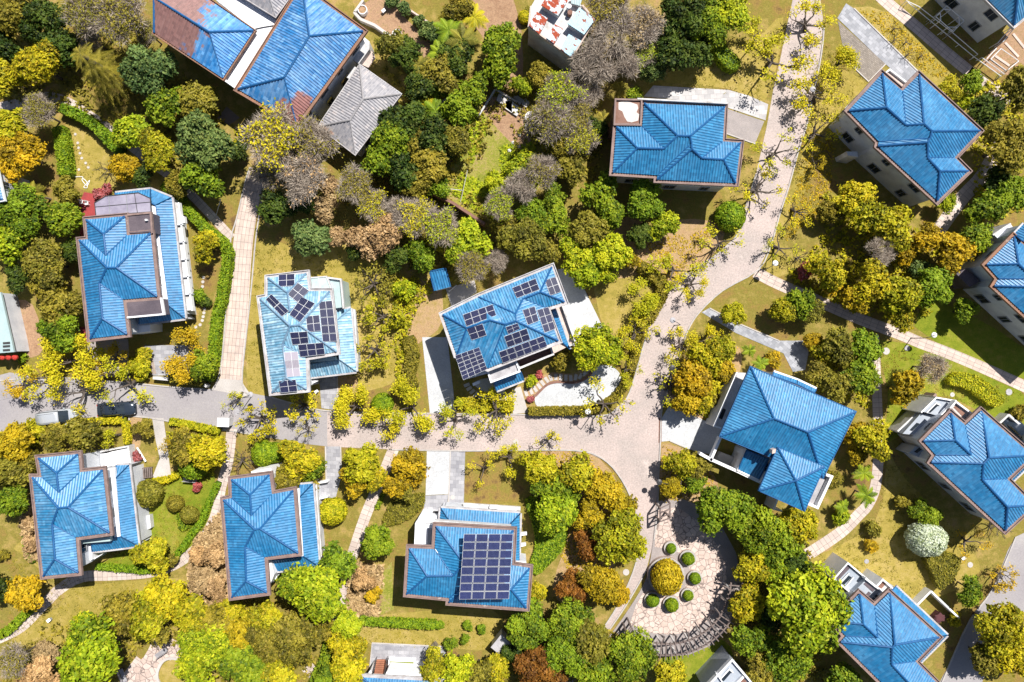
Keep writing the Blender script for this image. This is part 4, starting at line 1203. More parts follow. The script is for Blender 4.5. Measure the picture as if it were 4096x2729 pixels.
V13.flat('balcony', 'teal_sheet', [(338, 618), (524, 600), (526, 626), (340, 642)], 4.9); V13.flat('annex', 'white', [(342, 650), (412, 645), (415, 740), (352, 772)], 3.4)
V13.slab('porch_roof', 'white', [(355, 768), (485, 700), (470, 712), (360, 778)], 3.0, .2); V13.slab('roof_bed', 'peel', [(360, 712), (385, 705), (388, 738), (364, 745)], 3.5, .1)
V13.flat('annex', 'dirty_white', [(702, 475), (770, 465), (778, 545), (715, 572)], .8); 
for q in range(5): V13.rail('grille', 'white', [(706, 485 + q * 18), (735, 482 + q * 18)], 1.2, .78, .08)
V13.slab('chimney', 'white', [(152, 336), (164, 334), (166, 346), (154, 347)], 6.9, .5)

V14 = House('villa', 'blue villa whose corner is covered by the large bright leafy tree', 'house', Fr(860, 1860, .6362), (300, 450), 'blue roofed villas')
V14.roof(TOPX, dict(a=(105, 92), b=(342, 62), c=(358, 185), d=(492, 160), e=(523, 553), f=(310, 578), g=(327, 800), h=(107, 830), i=(55, 220), j=(108, 207),
                    R1=(222, 188), R2=(230, 316), R3=(250, 405), R4=(285, 400), R5=(190, 515), R6=(197, 730)))
V14.lean([[(615, 118, 3.3), (655, 640, 3.3), (557, 575, 4.2), (530, 205, 4.2)], [(535, 125, 3.3), (615, 118, 3.3), (530, 205, 4.2)],
          [(655, 640, 3.3), (370, 670, 3.3), (355, 600, 4.2), (557, 575, 4.2)]])
V14.slab('terrace', 'white', [(508, 150), (528, 150), (556, 572), (534, 578)], 4.35, .4); V14.flat('annex', 'white', [(330, 600), (352, 598), (372, 690), (348, 745)], 4.6)
V14.slab('porch_roof', 'white', [(350, 735), (405, 685), (395, 705), (352, 748)], 2.8, .2); V14.slab('balcony', 'dirty_white', [(625, 118), (640, 125), (672, 580), (660, 585)], 2.8, .5)
V14.rail('parapet', 'white', [(235, 48), (345, 28), (350, 55)], 4.0, 0, .3); V14.slab('chimney', 'white', [(172, 316), (184, 314), (186, 324), (174, 326)], 6.9, .5)

V15 = House('villa', 'blue villa carrying one large rectangular array of 32 solar panels', 'house', Fr(1580, 1980, .5355), (560, 500), 'blue roofed villas')
V15.roof(TOPY, dict(A=(308, 232), B=(885, 265), C=(873, 525), D=(1005, 545), E=(980, 843), F=(405, 800), G=(408, 768), H=(88, 738), I=(108, 398), J=(298, 405),
                    R1=(520, 515), R2=(610, 505), R3=(432, 603), R4=(240, 605), R5=(645, 620), R6=(715, 695), R7=(868, 705), R8=(640, 575)), mat='roof_plain', tan=.36)
V15.panels([(513, 290), (885, 290), (853, 780), (477, 783)], 8, 4, flatz=8.65, mat='panel_big')
V15.lean([[(342, 98, 3.6), (935, 138, 3.6), (850, 228, 4.3), (412, 203, 4.3)], [(335, 190, 3.6), (342, 98, 3.6), (412, 203, 4.3)], [(935, 138, 3.6), (925, 495, 3.6), (893, 490, 4.3), (850, 228, 4.3)]], mat='roof_plain')
V15.slab('terrace', 'dirty_white', [(292, 190), (868, 232), (868, 245), (292, 206)], 5.6, .8); V15.flat('annex', 'white', [(188, 148), (320, 158), (322, 192), (292, 205), (155, 212)], 3.0)
V15.flat('terrace', 'white', [(157, 218), (290, 222), (282, 384), (150, 376)], 3.3); V15.slab('roof_bed', 'grey_flat', [(246, 252), (286, 250), (280, 380), (240, 376)], 3.34, .04); V15.rail('parapet', 'white', [(155, 216), (148, 378), (284, 386)], 3.8, 0, .16)
V15.slab('terrace', 'dirty_white', [(510, 62), (938, 90), (938, 118), (512, 88)], 2.0, .4); V15.slab('water_tank', 'white', [(708, 78), (768, 80), (765, 104), (705, 102)], 2.5, .5)
V15.slab('terrace', 'white', [(890, 495), (980, 500), (980, 518), (888, 512)], 4.4, .3); V15.slab('air_conditioner', 'white', [(940, 285), (985, 280), (985, 300), (940, 306)], 1.6, .5); V15.slab('air_conditioner', 'white', [(935, 366), (978, 360), (978, 380), (935, 390)], 1.6, .5)
V15.slab('air_conditioner', 'steel', [(284, 128), (320, 128), (320, 154), (284, 152)], 1.8, .6)
G().tube([V15.fr(p, 6.4) for p in ((300, 405), (360, 492), (490, 518))], [.05] * 3, 5).build('conduit', M['white'], V15.root)

V16 = House('villa', 'blue roof at the photo edge reached by brick steps with dark railings', 'house', Fr(1420, 2540, .2974), (660, 800), 'blue roofed villas')
V16.roof([('A', 'B', 'R2', 'R1'), ('B', 'C', 'R2'), ('C', 'D', 'R1', 'R2'), ('D', 'A', 'R1')], dict(A=(105, 572), B=(1228, 632), C=(1200, 1500), D=(60, 1450), R1=(560, 1010), R2=(720, 1030)), gut='gutter_pale', z0=3.6, inset=1.6)
V16.flat('annex', 'white', [(185, 500), (210, 470), (230, 540), (170, 550)], 3.0); V16.flat('terrace', 'white', [(430, 490), (900, 520), (1215, 560), (1215, 605), (395, 560)], 3.2); V16.flat('terrace', 'dirty_white', [(450, 450), (830, 465), (830, 510), (450, 490)], 1.6)
for q in range(7): V16.flat('step', 'terracotta', [(290 - q * 5, 340 + q * 28), (405 - q * 2.5, 340 + q * 28), (402 - q * 2.5, 372 + q * 28), (284 - q * 5, 372 + q * 28)], .3 + q * .36)
for a, b in (((280, 335), (235, 530)), ((428, 330), (392, 540))):
    g = G(); p0, p1 = V16.fr(a, 1.2), V16.fr(b, 3.6)
    g.bar(p0, p1, .05)
    for t in range(9):
        q = p0.lerp(p1, t / 8); g.bar((q.x, q.y, q.z - .95), q, .025, 4)
    g.build('handrail', M['steel'], V16.root)
V16.flat('planter', 'lawn_green', [(468, 352), (790, 362), (790, 428), (468, 420)], .75); V16.rail('parapet', 'white', [(458, 345), (800, 356), (800, 440), (452, 430)], .9, 0, .18, True)

# ---- the old complex, the annex, the shed block and the parts of buildings at the edges
FT = Fr(600, 0, .7732)
VL = House('long_building', 'long streaked blue hipped building with a brown rusty patch at its corner', 'building', FT, (780, 320))
rx = [tuple(FT((800, 590), 6.2)[:2]) + (2.6,), tuple(FT((725, 625), 6.2)[:2]) + (2.4,)]
M['roof_rust'] = roof_mat('blue_tile_rusting', (.02, .16, .40), (.28, .46, .68), rust=rx, amt=.7)
VL.roof([('D', 'A', 'R1', 'R2'), ('A', 'B', 'R1'), ('B', 'C', 'R2', 'R1'), ('C', 'D', 'R2')], dict(A=(787, -67), B=(1103, 163), C=(757, 640), D=(456, 462), R1=(825, 188), R2=(695, 402)), mat='roof_rust', gut='gutter_rust', tan=.42)
VL.flat('annex', 'dirty_white', [(1105, 190), (1135, 215), (1135, 255), (1080, 330), (1050, 310)], 3.2); VL.slab('porch_roof', 'pink_floor', [(1130, 275), (1150, 262), (1165, 300), (1130, 350), (1095, 335)], 2.2, .2)
VL.slab('canopy', 'dirty_white', [(1055, 342), (1068, 350), (1030, 408), (1015, 400)], 3.4, .12)
VW = House('west_wing', 'blue roof with large red-brown bare patch beside the white flat terrace', 'building', FT, (250, 120))
ry = [tuple(FT((60, 110), 6.2)[:2]) + (6.2,), tuple(FT((215, 10), 6.2)[:2]) + (2.6,), tuple(FT((110, 20), 6.2)[:2]) + (3.5,)]
M['roof_rust2'] = roof_mat('blue_tile_part_bare', (.015, .17, .45), (.22, .45, .72), rust=ry, amt=.7, rustc=(.2, .09, .06))
VW.roof([('A', 'B', 'R1', 'R2'), ('B', 'C', 'R1'), ('C', 'D', 'R2', 'R1'), ('D', 'A', 'R2')], dict(A=(120, -130), B=(536, 160), C=(377, 404), D=(22, 170), R1=(308, 167), R2=(22, -12)), mat='roof_rust2', gut='gutter_rust', gw=.25)
VW.flat('terrace', 'white', [(330, -10), (480, -10), (660, 108), (645, 128), (452, 456), (384, 410), (546, 160)], 5.5); VW.rail('parapet', 'white', [(384, 412), (450, 458)], 5.9, 5.0, .25)
G().tube([VW.fr(p, 5.6) for p in ((545, 150), (590, 140), (655, 130))], [.05, .05, .05], 5).build('cable', M['steel'], VW.root)
VG = House('grey_wing', 'small grey tiled hip roof corner overlapping the white terrace at the top edge', 'building', FT, (610, -30))
VG.roof([('A', 'B', 'R1'), ('B', 'C', 'R1'), ('C', 'D', 'R1'), ('D', 'A', 'R1')], dict(A=(480, -190), B=(745, -45), C=(650, 88), D=(385, -75), R1=(600, -70)), mat='grey_tile', cap='cap_grey', gut='gutter_pale', gw=.12)
VN = House('annex_building', 'grey slate-tiled annex with an orange-brown bare hip beside the bare trees', 'building', FT, (1080, 570))
VN.roof([('A', 'B', 'R1'), ('B', 'C', 'R2', 'R1'), ('C', 'D', 'R2'), ('D', 'A', 'R1', 'R2')], dict(A=(1085, 337), B=(1298, 487), C=(1062, 800), D=(872, 655), R1=(1103, 513), R2=(1036, 622)), z0=3.8, mat='grey_tile', cap='cap_grey', gut='gutter_pale', gw=.12, inset=.5)

V7 = House('house', 'corner house with a tall blank grey wall and pale blue roof above white pipe frames', 'house', Fr(3640, 0, .3571), (1250, -60))
V7.roof([('A', 'B', 'R1'), ('B', 'C', 'R1'), ('C', 'D', 'R1'), ('D', 'A', 'R1')], dict(A=(1165, 288), B=(1720, -170), C=(1100, -860), D=(545, -330), R1=(1218, -130)), z0=6.4, mat='roof_old', gut='gutter_pale', gw=.3, inset=.55)
VE = House('house', 'sliver of blue roof and white walls at the photo edge above the round orange tree', 'house', T(0, 1), (-120, 150))
VE.roof([('A', 'B', 'R1'), ('B', 'C', 'R1'), ('C', 'D', 'R1'), ('D', 'A', 'R1')], dict(A=(-40, -40), B=(30, 270), C=(-400, 350), D=(-470, 20), R1=(-220, 150)), z0=6.0, gut='white', gw=.2)
VE.flat('annex', 'wall', [(30, 60), (55, 62), (112, 190), (115, 235), (40, 240)], 3.2); VE.slab('skylight', 'glass', [(45, 100), (62, 96), (72, 138), (52, 142)], 3.26, .05); VE.slab('skylight', 'glass', [(60, 180), (95, 178), (98, 205), (66, 208)], 3.26, .05)
VE.lean([[(28, 515, 3.0), (-4, 485, 3.0), (-60, 560, 3.6), (-20, 600, 3.6)]])
VS = House('terrace_building', 'pale teal sheet canopy with slotted vents and red lanterns at the photo edge', 'building', T(0, 1), (0, 1400))
VS.flat('canopy', 'teal_sheet', [(-140, 1130), (5, 1120), (105, 1560), (128, 1670), (-140, 1690)], 3.2, 2.9)
VS.flat('wall', 'wall', [(-140, 1135), (2, 1125), (102, 1560), (120, 1665), (-140, 1685)], 2.9)
VS.rail('railing', 'steel', [(45, 1165), (155, 1567)], 1.2, 0, .12); VS.rail('railing', 'frame', [(75, 1160), (165, 1560)], 1.2, 0, .1)
for y in (1580, 1610, 1645): VS.slab('vent', 'steel', [(25, y), (90, y - 5), (92, y + 16), (27, y + 20)], 3.24, .05)
FX = Fr(2080, 0, .2901)
M['rust_red'] = patchy('rusted_sheet', (.33, .055, .02), (.55, .64, .68), .5)
M['rust_blue'] = patchy('pale_blue_sheet', (.3, .08, .04), (.42, .62, .72), .4)
VR = House('shed_block', 'grey flat-topped block carrying five rusty red and pale blue sheet roofs', 'building', FX, (580, 350))
VR.flat('wall', 'dirty_white', [(150, 95), (120, 360), (720, 795), (1030, 265), (870, 80), (640, -80), (250, -80)], 5.2)
VR.rail('parapet', 'pink_floor', [(150, 95), (120, 360), (720, 795), (1030, 265), (870, 80)], 5.6, 5.0, .2)
for nm, mt, q, zz in (('sheet_roof', 'rust_red', [(290, 75), (525, 218), (660, 10), (430, -140)], 6.3), ('sheet_roof', 'rust_red', [(232, 165), (385, 255), (268, 475), (122, 352)], 5.75), ('sheet_roof', 'rust_red', [(480, 335), (592, 398), (472, 606), (365, 525)], 5.75),
                      ('sheet_roof', 'rust_blue', [(815, 108), (1035, 265), (885, 478), (650, 325)], 6.4), ('sheet_roof', 'rust_blue', [(670, 470), (845, 565), (708, 792), (560, 680)], 5.75), ('sheet_roof', 'teal_sheet', [(705, -60), (885, -60), (820, 82), (705, 50)], 5.9)):
    P3 = [FX(p, zz) for p in q]
    rm = RoofMesh(); rm.slope(P3, P3[0], P3[1], .28, .05); rm.build(nm, M[mt], VR.root)
    G().prism(offset_poly(ccw([(p.x, p.y) for p in P3]), -.12), 5.2, zz - .13).build('loft_wall', M['dirty_white'], VR.root)
c = FX((678, 90), 6.0); G().disc((c.x, c.y), .28, 5.2, 6.1, 16).build('water_tank', M['white'], VR.root)
c = FX((690, 170), 5.9); G().disc((c.x, c.y), .3, 5.2, 5.9, 16).build('water_tank', M['peel'], VR.root)
VB = House('annex_building', 'white flat-roofed corner with a dark skylight beneath the pergola trees', 'building', T(2, 3), (2000, 1600))
VB.flat('wall', 'annex_grey', [(2025, 1370), (2240, 1620), (2010, 1900), (1770, 1640)], 4.2); VB.rail('parapet', 'white', [(1770, 1640), (2025, 1368), (2240, 1620)], 4.6, 4, .22)
VB.slab('skylight', 'glass', [(1925, 1545), (2000, 1465), (2018, 1480), (1945, 1565)], 4.26, .05); VB.rail('skylight_frame', 'white', [(1915, 1545), (1998, 1452), (2030, 1480)], 4.4, 4.1, .14)
VB.rail('parapet', 'white', [(1880, 1490), (1955, 1600)], 4.55, 4.1, .12); VB.rail('parapet', 'white', [(2060, 1590), (2120, 1530)], 4.6, 4.1, .3); VB.slab('bare_patch', 'peel', [(2085, 1570), (2125, 1525), (2170, 1580)], 4.24, .03)
VH = House('garden_shed', 'small blue sheet-roofed shed standing in deep tree shade', 'shed', T(1, 1), (1680, 1010))
VH.lean([[(1640, 1108, 2.1), (1790, 1070, 2.1), (1745, 900, 2.7), (1595, 930, 2.7)]], mat='roof', edge=None)
VK = House('garden_hut', 'small grey flat-roofed hut beside the dark leafy corner trees', 'shed', T(1, 3), (2250, 1220))
VK.flat('wall', 'dirty_white', [(2258, 1135), (2338, 1228), (2245, 1315), (2165, 1250)], 2.0); VK.slab('roof', 'grey_flat', [(2258, 1128), (2345, 1228), (2245, 1322), (2158, 1250)], 2.15, .14)
# ------------------------------------------------------------------ ground, roads, paths
def sheet(name, mat, fr, pts, z):
    p = ccw([fr(q, 0) for q in pts])
    o3 = sum(p, Vector((0, 0, 0))) / len(p)
    o = mk(name, [(q[0], q[1], z) for q in p], [tuple(range(len(p)))], M[mat], None, origin=o3)
    return tag(o, kind='structure')


def smooth(pts, n=4):
    """Catmull-Rom through map points."""
    out = []
    for i in range(len(pts) - 1):
        p0, p1, p2, p3 = pts[max(0, i - 1)], pts[i], pts[i + 1], pts[min(len(pts) - 1, i + 2)]
        for k in range(n):
            t = k / n
            out.append(tuple(.5 * (2 * p1[a] + (p2[a] - p0[a]) * t + (2 * p0[a] - 5 * p1[a] + 4 * p2[a] - p3[a]) * t * t + (3 * p1[a] - p0[a] - 3 * p2[a] + p3[a]) * t ** 3) for a in (0, 1)))
    return out + [tuple(pts[-1])]


def strip(name, mat, fr, pts, width, z, sm=True):
    """A paved path along a centre line, paving laid along its length."""
    q = smooth(pts) if sm else pts
    c = [fr(p, 0) for p in q]
    vs = []; uv = []; s = 0
    wd = width if isinstance(width, (list, tuple)) else (width, width)
    for i, p in enumerate(c):
        t = (c[min(i + 1, len(c) - 1)] - c[max(0, i - 1)]).normalized(); n = Vector((-t.y, t.x, 0))
        if i: s += (p - c[i - 1]).length
        hw = (wd[0] + (wd[1] - wd[0]) * i / (len(c) - 1)) * fr.k * MPP / 2
        for sg in (-1, 1):
            vs.append((p.x + n.x * hw * sg, p.y + n.y * hw * sg, z)); uv.append((s, hw * sg + 5))
    fs = [(2 * i, 2 * i + 2, 2 * i + 3, 2 * i + 1) for i in range(len(c) - 1)]
    o = mk(name, vs, fs, M[mat], None, [uv[i] for f in fs for i in f], origin=c[len(c) // 2])
    return tag(o, kind='structure')


def kerb(name, fr, pts, t=.16, h=.12, mat='kerb', sm=True):
    q = smooth(pts, 3) if sm else pts
    c = [fr(p, 0) for p in q]; g = G(); n = len(c)
    L = []; Rr = []
    for i, p in enumerate(c):
        d = (c[min(i + 1, n - 1)] - c[max(0, i - 1)]).normalized(); nn = Vector((-d.y, d.x, 0)) * t / 2
        L.append(p + nn); Rr.append(p - nn)
    secs = [[(L[i].x, L[i].y, 0), (Rr[i].x, Rr[i].y, 0), (Rr[i].x, Rr[i].y, h), (L[i].x, L[i].y, h)] for i in range(n)]
    g.loft(secs)
    return tag(g.build(name, M[mat], origin=c[n // 2]), kind='structure')


sheet('ground', 'ground', PF, [(-6000, -6000), (9000, -6000), (9000, 8000), (-6000, 8000)], 0)
import itertools
ZI = (.0004 * k for k in itertools.count())
ZJ = (.0006 * k for k in itertools.count())
for nm, mt, pts in (
    ('lawn', 'lawn', [(585, 560), (640, 555), (720, 590), (790, 560), (860, 600), (930, 640), (935, 780), (915, 860), (880, 890), (780, 905), (640, 905), (570, 900), (575, 700)]),
    ('lawn', 'lawn', [(150, 285), (260, 330), (270, 420), (200, 440), (160, 400)]),
    ('lawn', 'lawn', [(30, 1260), (90, 1230), (190, 1335), (300, 1335), (420, 1330), (430, 1370), (330, 1420), (240, 1480), (120, 1520), (20, 1490), (60, 1440), (150, 1370)]),
    ('lawn', 'lawn_green', [(340, 1100), (480, 1070), (490, 1150), (470, 1210), (420, 1290), (300, 1310), (230, 1300), (330, 1230)]),
    ('lawn', 'lawn', [(1950, 20), (2040, 30), (2230, 190), (2250, 260), (2180, 240), (2110, 170)]),
    ('lawn', 'lawn_green', [(2010, 780), (2120, 800), (2300, 880), (2353, 910), (2353, 1000), (2240, 940), (2150, 910), (2080, 990), (2035, 1010), (2040, 900)]),
    ('lawn', 'lawn_green', [(2100, 750), (2150, 690), (2353, 800), (2353, 870), (2200, 815)]),
    ('lawn', 'lawn', [(1850, 1290), (2010, 1200), (2040, 1050), (2080, 1100), (2230, 1260), (2240, 1330), (2110, 1380), (1990, 1330), (1930, 1300)]),
    ('lawn', 'lawn', [(1530, 190), (1560, 130), (1720, 100), (1800, 40), (1760, 230), (1680, 205)]),
    ('lawn', 'lawn', [(1360, 640), (1480, 620), (1490, 740), (1440, 760), (1390, 760)]),
    ('lawn', 'lawn', [(800, 1420), (1130, 1400), (1130, 1490), (1000, 1485), (850, 1480)]),
    ('lawn', 'lawn_green', [(1520, 1510), (1660, 1470), (1680, 1540), (1600, 1568), (1530, 1568)]),
    ('lawn', 'lawn', [(1850, 60), (1880, 130), (1990, 190), (1960, 240), (1900, 320), (1850, 440), (1790, 560), (1870, 590), (1780, 640), (1740, 620), (1800, 480), (1860, 280)]),
    ('flower_bed', 'litter', [(1480, 560), (1560, 505), (1660, 520), (1640, 585), (1540, 650), (1500, 620)]),
    ('flower_bed', 'litter', [(1400, 515), (1470, 500), (1500, 610), (1400, 640), (1360, 580)]),
    ('flower_bed', 'litter', [(1225, 1040), (1350, 1040), (1420, 1110), (1445, 1240), (1330, 1390), (1270, 1350), (1310, 1200), (1230, 1120)]),
    ('flower_bed', 'litter', [(1530, 890), (1620, 790), (1700, 800), (1690, 880), (1620, 960), (1540, 935)]),
    ('flower_bed', 'litter', [(1522, 1020), (1580, 1035), (1640, 1090), (1640, 1140), (1520, 1150)]),
    ('flower_bed', 'litter', [(920, 660), (1005, 640), (1015, 740), (975, 780), (935, 790)]),
    ('vegetable_plot', 'veg', [(1070, 270), (1110, 240), (1190, 300), (1240, 420), (1160, 520), (1005, 430), (1050, 360)]),
    ('vegetable_plot', 'soil', [(1120, 220), (1180, 235), (1230, 275), (1200, 345), (1110, 255)]),
    ('vegetable_plot', 'soil', [(820, 30), (850, 0), (920, 0), (930, 40), (1010, 120), (950, 130), (860, 65)]),
    ('vegetable_plot', 'soil', [(1040, 0), (1180, 0), (1200, 200), (1160, 200), (1120, 100)]),
    ('vegetable_plot', 'soil', [(2255, 145), (2325, 60), (2353, 40), (2353, 160), (2300, 170)]),
    ('vegetable_plot', 'veg', [(870, 1330), (900, 1290), (905, 1400), (860, 1420)]),
    ('bare_soil', 'soil', [(25, 690), (75, 700), (100, 800), (60, 820), (40, 760)]),
    ('bare_soil', 'litter', [(455, 1240), (520, 1180), (530, 1390), (470, 1370), (430, 1330)]),
):
    if len(pts) > 3: sheet(nm, mt, PF, smooth(pts + [pts[0]], 3)[:-1] if len(pts) > 4 else pts, (.004 if mt.startswith('lawn') else .008) + next(ZI))

# main road, its newer grey western half and the lanes
ROAD_N = [(-60, 880), (95, 868), (190, 871), (300, 880), (400, 890), (470, 894), (505, 893), (560, 900), (620, 912), (735, 942), (850, 948), (1000, 950), (1180, 952), (1340, 956), (1400, 952), (1440, 915), (1460, 860), (1480, 790), (1505, 720), (1560, 640), (1640, 590), (1690, 545), (1712, 480), (1737, 400), (1762, 290), (1777, 205), (1792, 140), (1806, 70), (1830, -40)]
ROAD_E = [(1880, -40), (1893, 60), (1886, 130), (1858, 270), (1836, 340), (1812, 430), (1792, 490), (1772, 560), (1742, 620), (1660, 668), (1605, 720), (1578, 765), (1557, 830), (1534, 895), (1520, 945), (1517, 1020), (1513, 1100), (1510, 1180), (1503, 1240), (1485, 1310), (1445, 1380), (1405, 1440), (1360, 1500), (1300, 1600)]
ROAD_W = [(1260, 1600), (1340, 1500), (1395, 1430), (1435, 1360), (1462, 1290), (1468, 1230), (1455, 1160), (1430, 1105), (1395, 1062), (1345, 1038), (1250, 1034), (1075, 1036), (900, 1033), (790, 1028), (700, 1020), (620, 1006), (545, 992), (480, 985), (400, 970), (300, 956), (180, 965), (95, 977), (0, 1000), (-60, 1020)]
cut = 752
wn = [p for p in ROAD_N if p[0] < cut] + [(cut, 943)]; ws = [(cut, 1026)] + [p for p in ROAD_W if p[0] < cut]
sheet('road', 'asphalt', PF, wn + ws, .016)
sheet('road', 'asphalt_pale', PF, [(cut, 943)] + [p for p in ROAD_N if p[0] > cut] + ROAD_E + [p for p in ROAD_W if p[0] > cut] + [(cut, 1026)], .0163)
sheet('road', 'asphalt', PF, smooth([(2400, 1225), (2333, 1234), (2282, 1350), (2228, 1425), (2182, 1525), (2150, 1600), (2235, 1600), (2290, 1490), (2350, 1410), (2420, 1330)], 3), .0205)
kerb('kerb', PF, [(2333, 1234), (2282, 1350), (2228, 1425), (2182, 1525), (2150, 1600)])
kerb('kerb', PF, [p for p in ROAD_N if p[0] < 500]); kerb('kerb', PF, ROAD_N[8:12]); kerb('kerb', PF, [(1050, 951), (1180, 952), (1340, 956), (1400, 952), (1440, 915), (1460, 860), (1480, 790), (1505, 720), (1560, 640), (1640, 590), (1690, 545), (1712, 480), (1737, 400)])
kerb('kerb', PF, ROAD_E[1:19]); kerb('kerb', PF, ROAD_E[19:]); kerb('kerb', PF, ROAD_W[1:13]); kerb('kerb', PF, ROAD_W[15:])
sheet('gutter_strip', 'peel', PF, [(1514, 960), (1521, 960), (1520, 1018), (1513, 1018)], .021)

# tiled driveway going up, footpaths
dl = [(575, 385), (565, 415), (545, 500), (531, 550), (524, 640), (515, 780), (505, 860), (488, 897)]; dr = [(580, 912), (557, 884), (565, 783), (572, 720), (580, 640), (588, 551), (600, 470), (612, 400)]
strip('driveway', 'tile_path', PF, [(594, 390), (580, 440), (562, 530), (553, 620), (546, 720), (538, 800), (531, 880), (527, 902)], (40, 54), .022)
kerb('kerb', PF, dl); kerb('kerb', PF, dr)
sheet('driveway_apron', 'concrete', PF, [(505, 870), (488, 896), (520, 902), (580, 913), (560, 884), (556, 874)], .024)
for nm, mt, pts, wd, zz in (
    ('path', 'plank_path', [(-20, 250), (50, 236), (105, 222), (150, 232), (190, 255), (235, 285), (265, 305)], 21, .02),
    ('path', 'plank_path', [(265, 305), (330, 360), (400, 412), (440, 448), (485, 495), (533, 547)], 20, .02),
    ('path', 'plank_path', [(533, 985), (524, 1060), (508, 1120), (498, 1175), (482, 1215), (450, 1262), (400, 1298), (340, 1316), (260, 1322), (190, 1326), (140, 1352), (100, 1390), (50, 1440), (0, 1466), (-30, 1478)], 24, .02),
    ('path', 'plank_path', [(905, 1030), (872, 1110), (842, 1180), (818, 1250), (800, 1310), (785, 1380), (755, 1430)], 25, .02),
    ('path', 'tile_path', [(1735, 625), (1787, 652), (1885, 694), (1977, 734), (2065, 767), (2115, 788), (2177, 811), (2265, 848), (2380, 900)], 26, .02),
    ('path', 'plank_path', [(2008, 770), (2011, 791), (2013, 860), (2016, 933), (2018, 1000), (2018, 1058), (2011, 1120), (1994, 1160), (1974, 1182), (1931, 1224), (1855, 1275)], (20, 28), .02),
    ('path', 'plank_path', [(2150, 540), (2180, 497), (2215, 450), (2260, 400), (2320, 290)], 32, .02),
    ('path', 'tile_path', [(2000, -30), (2040, 8), (2105, 62), (2170, 118), (2236, 172)], 27, .02),
    ('path', 'plank_path', [(2225, 165), (2265, 196), (2330, 230), (2380, 250)], 30, .02),
    ('path', 'plank_path', [(300, 1560), (330, 1520)], 40, .02),
    ('path', 'plank_path', [(705, 1552), (726, 1530)], 30, .02)):
    strip(nm, mt, PF, pts, wd, zz)
sheet('path', 'tile_path', T(0, 0), [(2085, 980), (2205, 1085), (2110, 1150), (1998, 1088)], .02)

# driveways and hardstandings of the single houses
for nm, mt, fr, pts in (
    ('driveway', 'slate', PF, [(1924, 42), (1944, 8), (1962, 20), (2111, 167), (2078, 205), (2045, 157), (2015, 130)]),
    ('hardstanding', 'brick_pave', PF, [(1995, 187), (1942, 137), (1925, 48), (2034, 147)]),
    ('forecourt', 'stone_white', PF, [(1479, 222), (1501, 197), (1674, 207), (1720, 220), (1765, 240), (1759, 277), (1670, 247), (1662, 240)]),
    ('hardstanding', 'band', PF, [(1670, 250), (1756, 279), (1735, 330), (1664, 306)]),
    ('patio', 'concrete_white', Fr(1680, 1040, .625), [(880, 60), (985, 50), (1172, 435), (1040, 560), (960, 545), (900, 260)]),
    ('driveway', 'concrete_white', PF, [(970, 775), (1028, 775), (1047, 948), (988, 950)]),
    ('hardstanding', 'concrete', T(1, 1), [(1745, 1090), (2010, 1010), (2030, 1120), (1800, 1260)]),
    ('driveway', 'slate2', PF, [(733, 860), (773, 860), (776, 943), (739, 938)]),
    ('hardstanding', 'litter', PF, [(776, 865), (822, 865), (822, 905), (776, 908)]),
    ('driveway', 'slate2', PF, [(748, 1026), (783, 1026), (785, 1092), (772, 1142), (733, 1152), (730, 1112), (750, 1105)]),
    ('driveway', 'concrete_white', PF, [(981, 1036), (1034, 1034), (1030, 1135), (978, 1138)]),
    ('driveway', 'slate2', PF, [(1036, 1036), (1069, 1036), (1066, 1158), (1032, 1158)]),
    ('hardstanding', 'slate2', PF, [(977, 1139), (1030, 1136), (1028, 1160), (1005, 1190), (972, 1187)]),
    ('driveway', 'concrete_white', PF, [(1521, 960), (1536, 935), (1611, 963), (1660, 985), (1640, 1045), (1606, 1040), (1581, 1031), (1539, 1013), (1520, 1015)]),
    ('path', 'slate', PF, [(1612, 718), (1630, 708), (1700, 745), (1790, 783), (1845, 783), (1858, 808), (1850, 850), (1822, 855), (1800, 812), (1760, 795), (1690, 765)]),
    ('hardstanding', 'band', T(0, 2), [(720, -20), (1180, -20), (1195, 290), (770, 315), (725, 220)]),
    ('hardstanding', 'slate2', T(0, 2), [(1330, 40), (1800, 40), (1790, 310), (1400, 320)]),
    ('deck', 'deck', T(0, 2), [(1290, 60), (1385, 55), (1440, 305), (1345, 305)]),
    ('path', 'concrete', T(0, 2), [(1400, 705), (1505, 712), (1575, 1240), (1400, 1260), (1470, 1080), (1430, 900)]),
    ('hardstanding', 'litter', T(0, 2), [(1180, 700), (1310, 690), (1290, 980), (1210, 1000)]),
    ('driveway', 'asphalt', T(0, 2), [(-60, 330), (90, 290), (240, 310), (380, 400), (300, 480), (-60, 560)]),
    ('terrace', 'red', T(0, 1), [(715, 330), (775, 200), (960, 230), (960, 420), (800, 460), (795, 640), (735, 590), (770, 430)]),
    ('terrace', 'red', T(0, 1), [(735, 1440), (800, 1440), (815, 1600), (745, 1600)]),
    ('terrace', 'slate2', Fr(1420, 2540, .2974), [(230, 105), (1225, 155), (1225, 500), (200, 500)]),
    ('path', 'concrete', T(2, 2), [(0, 440), (80, 420), (150, 660), (10, 670)])):
    sheet(nm, mt, fr, pts, .028 + next(ZJ))
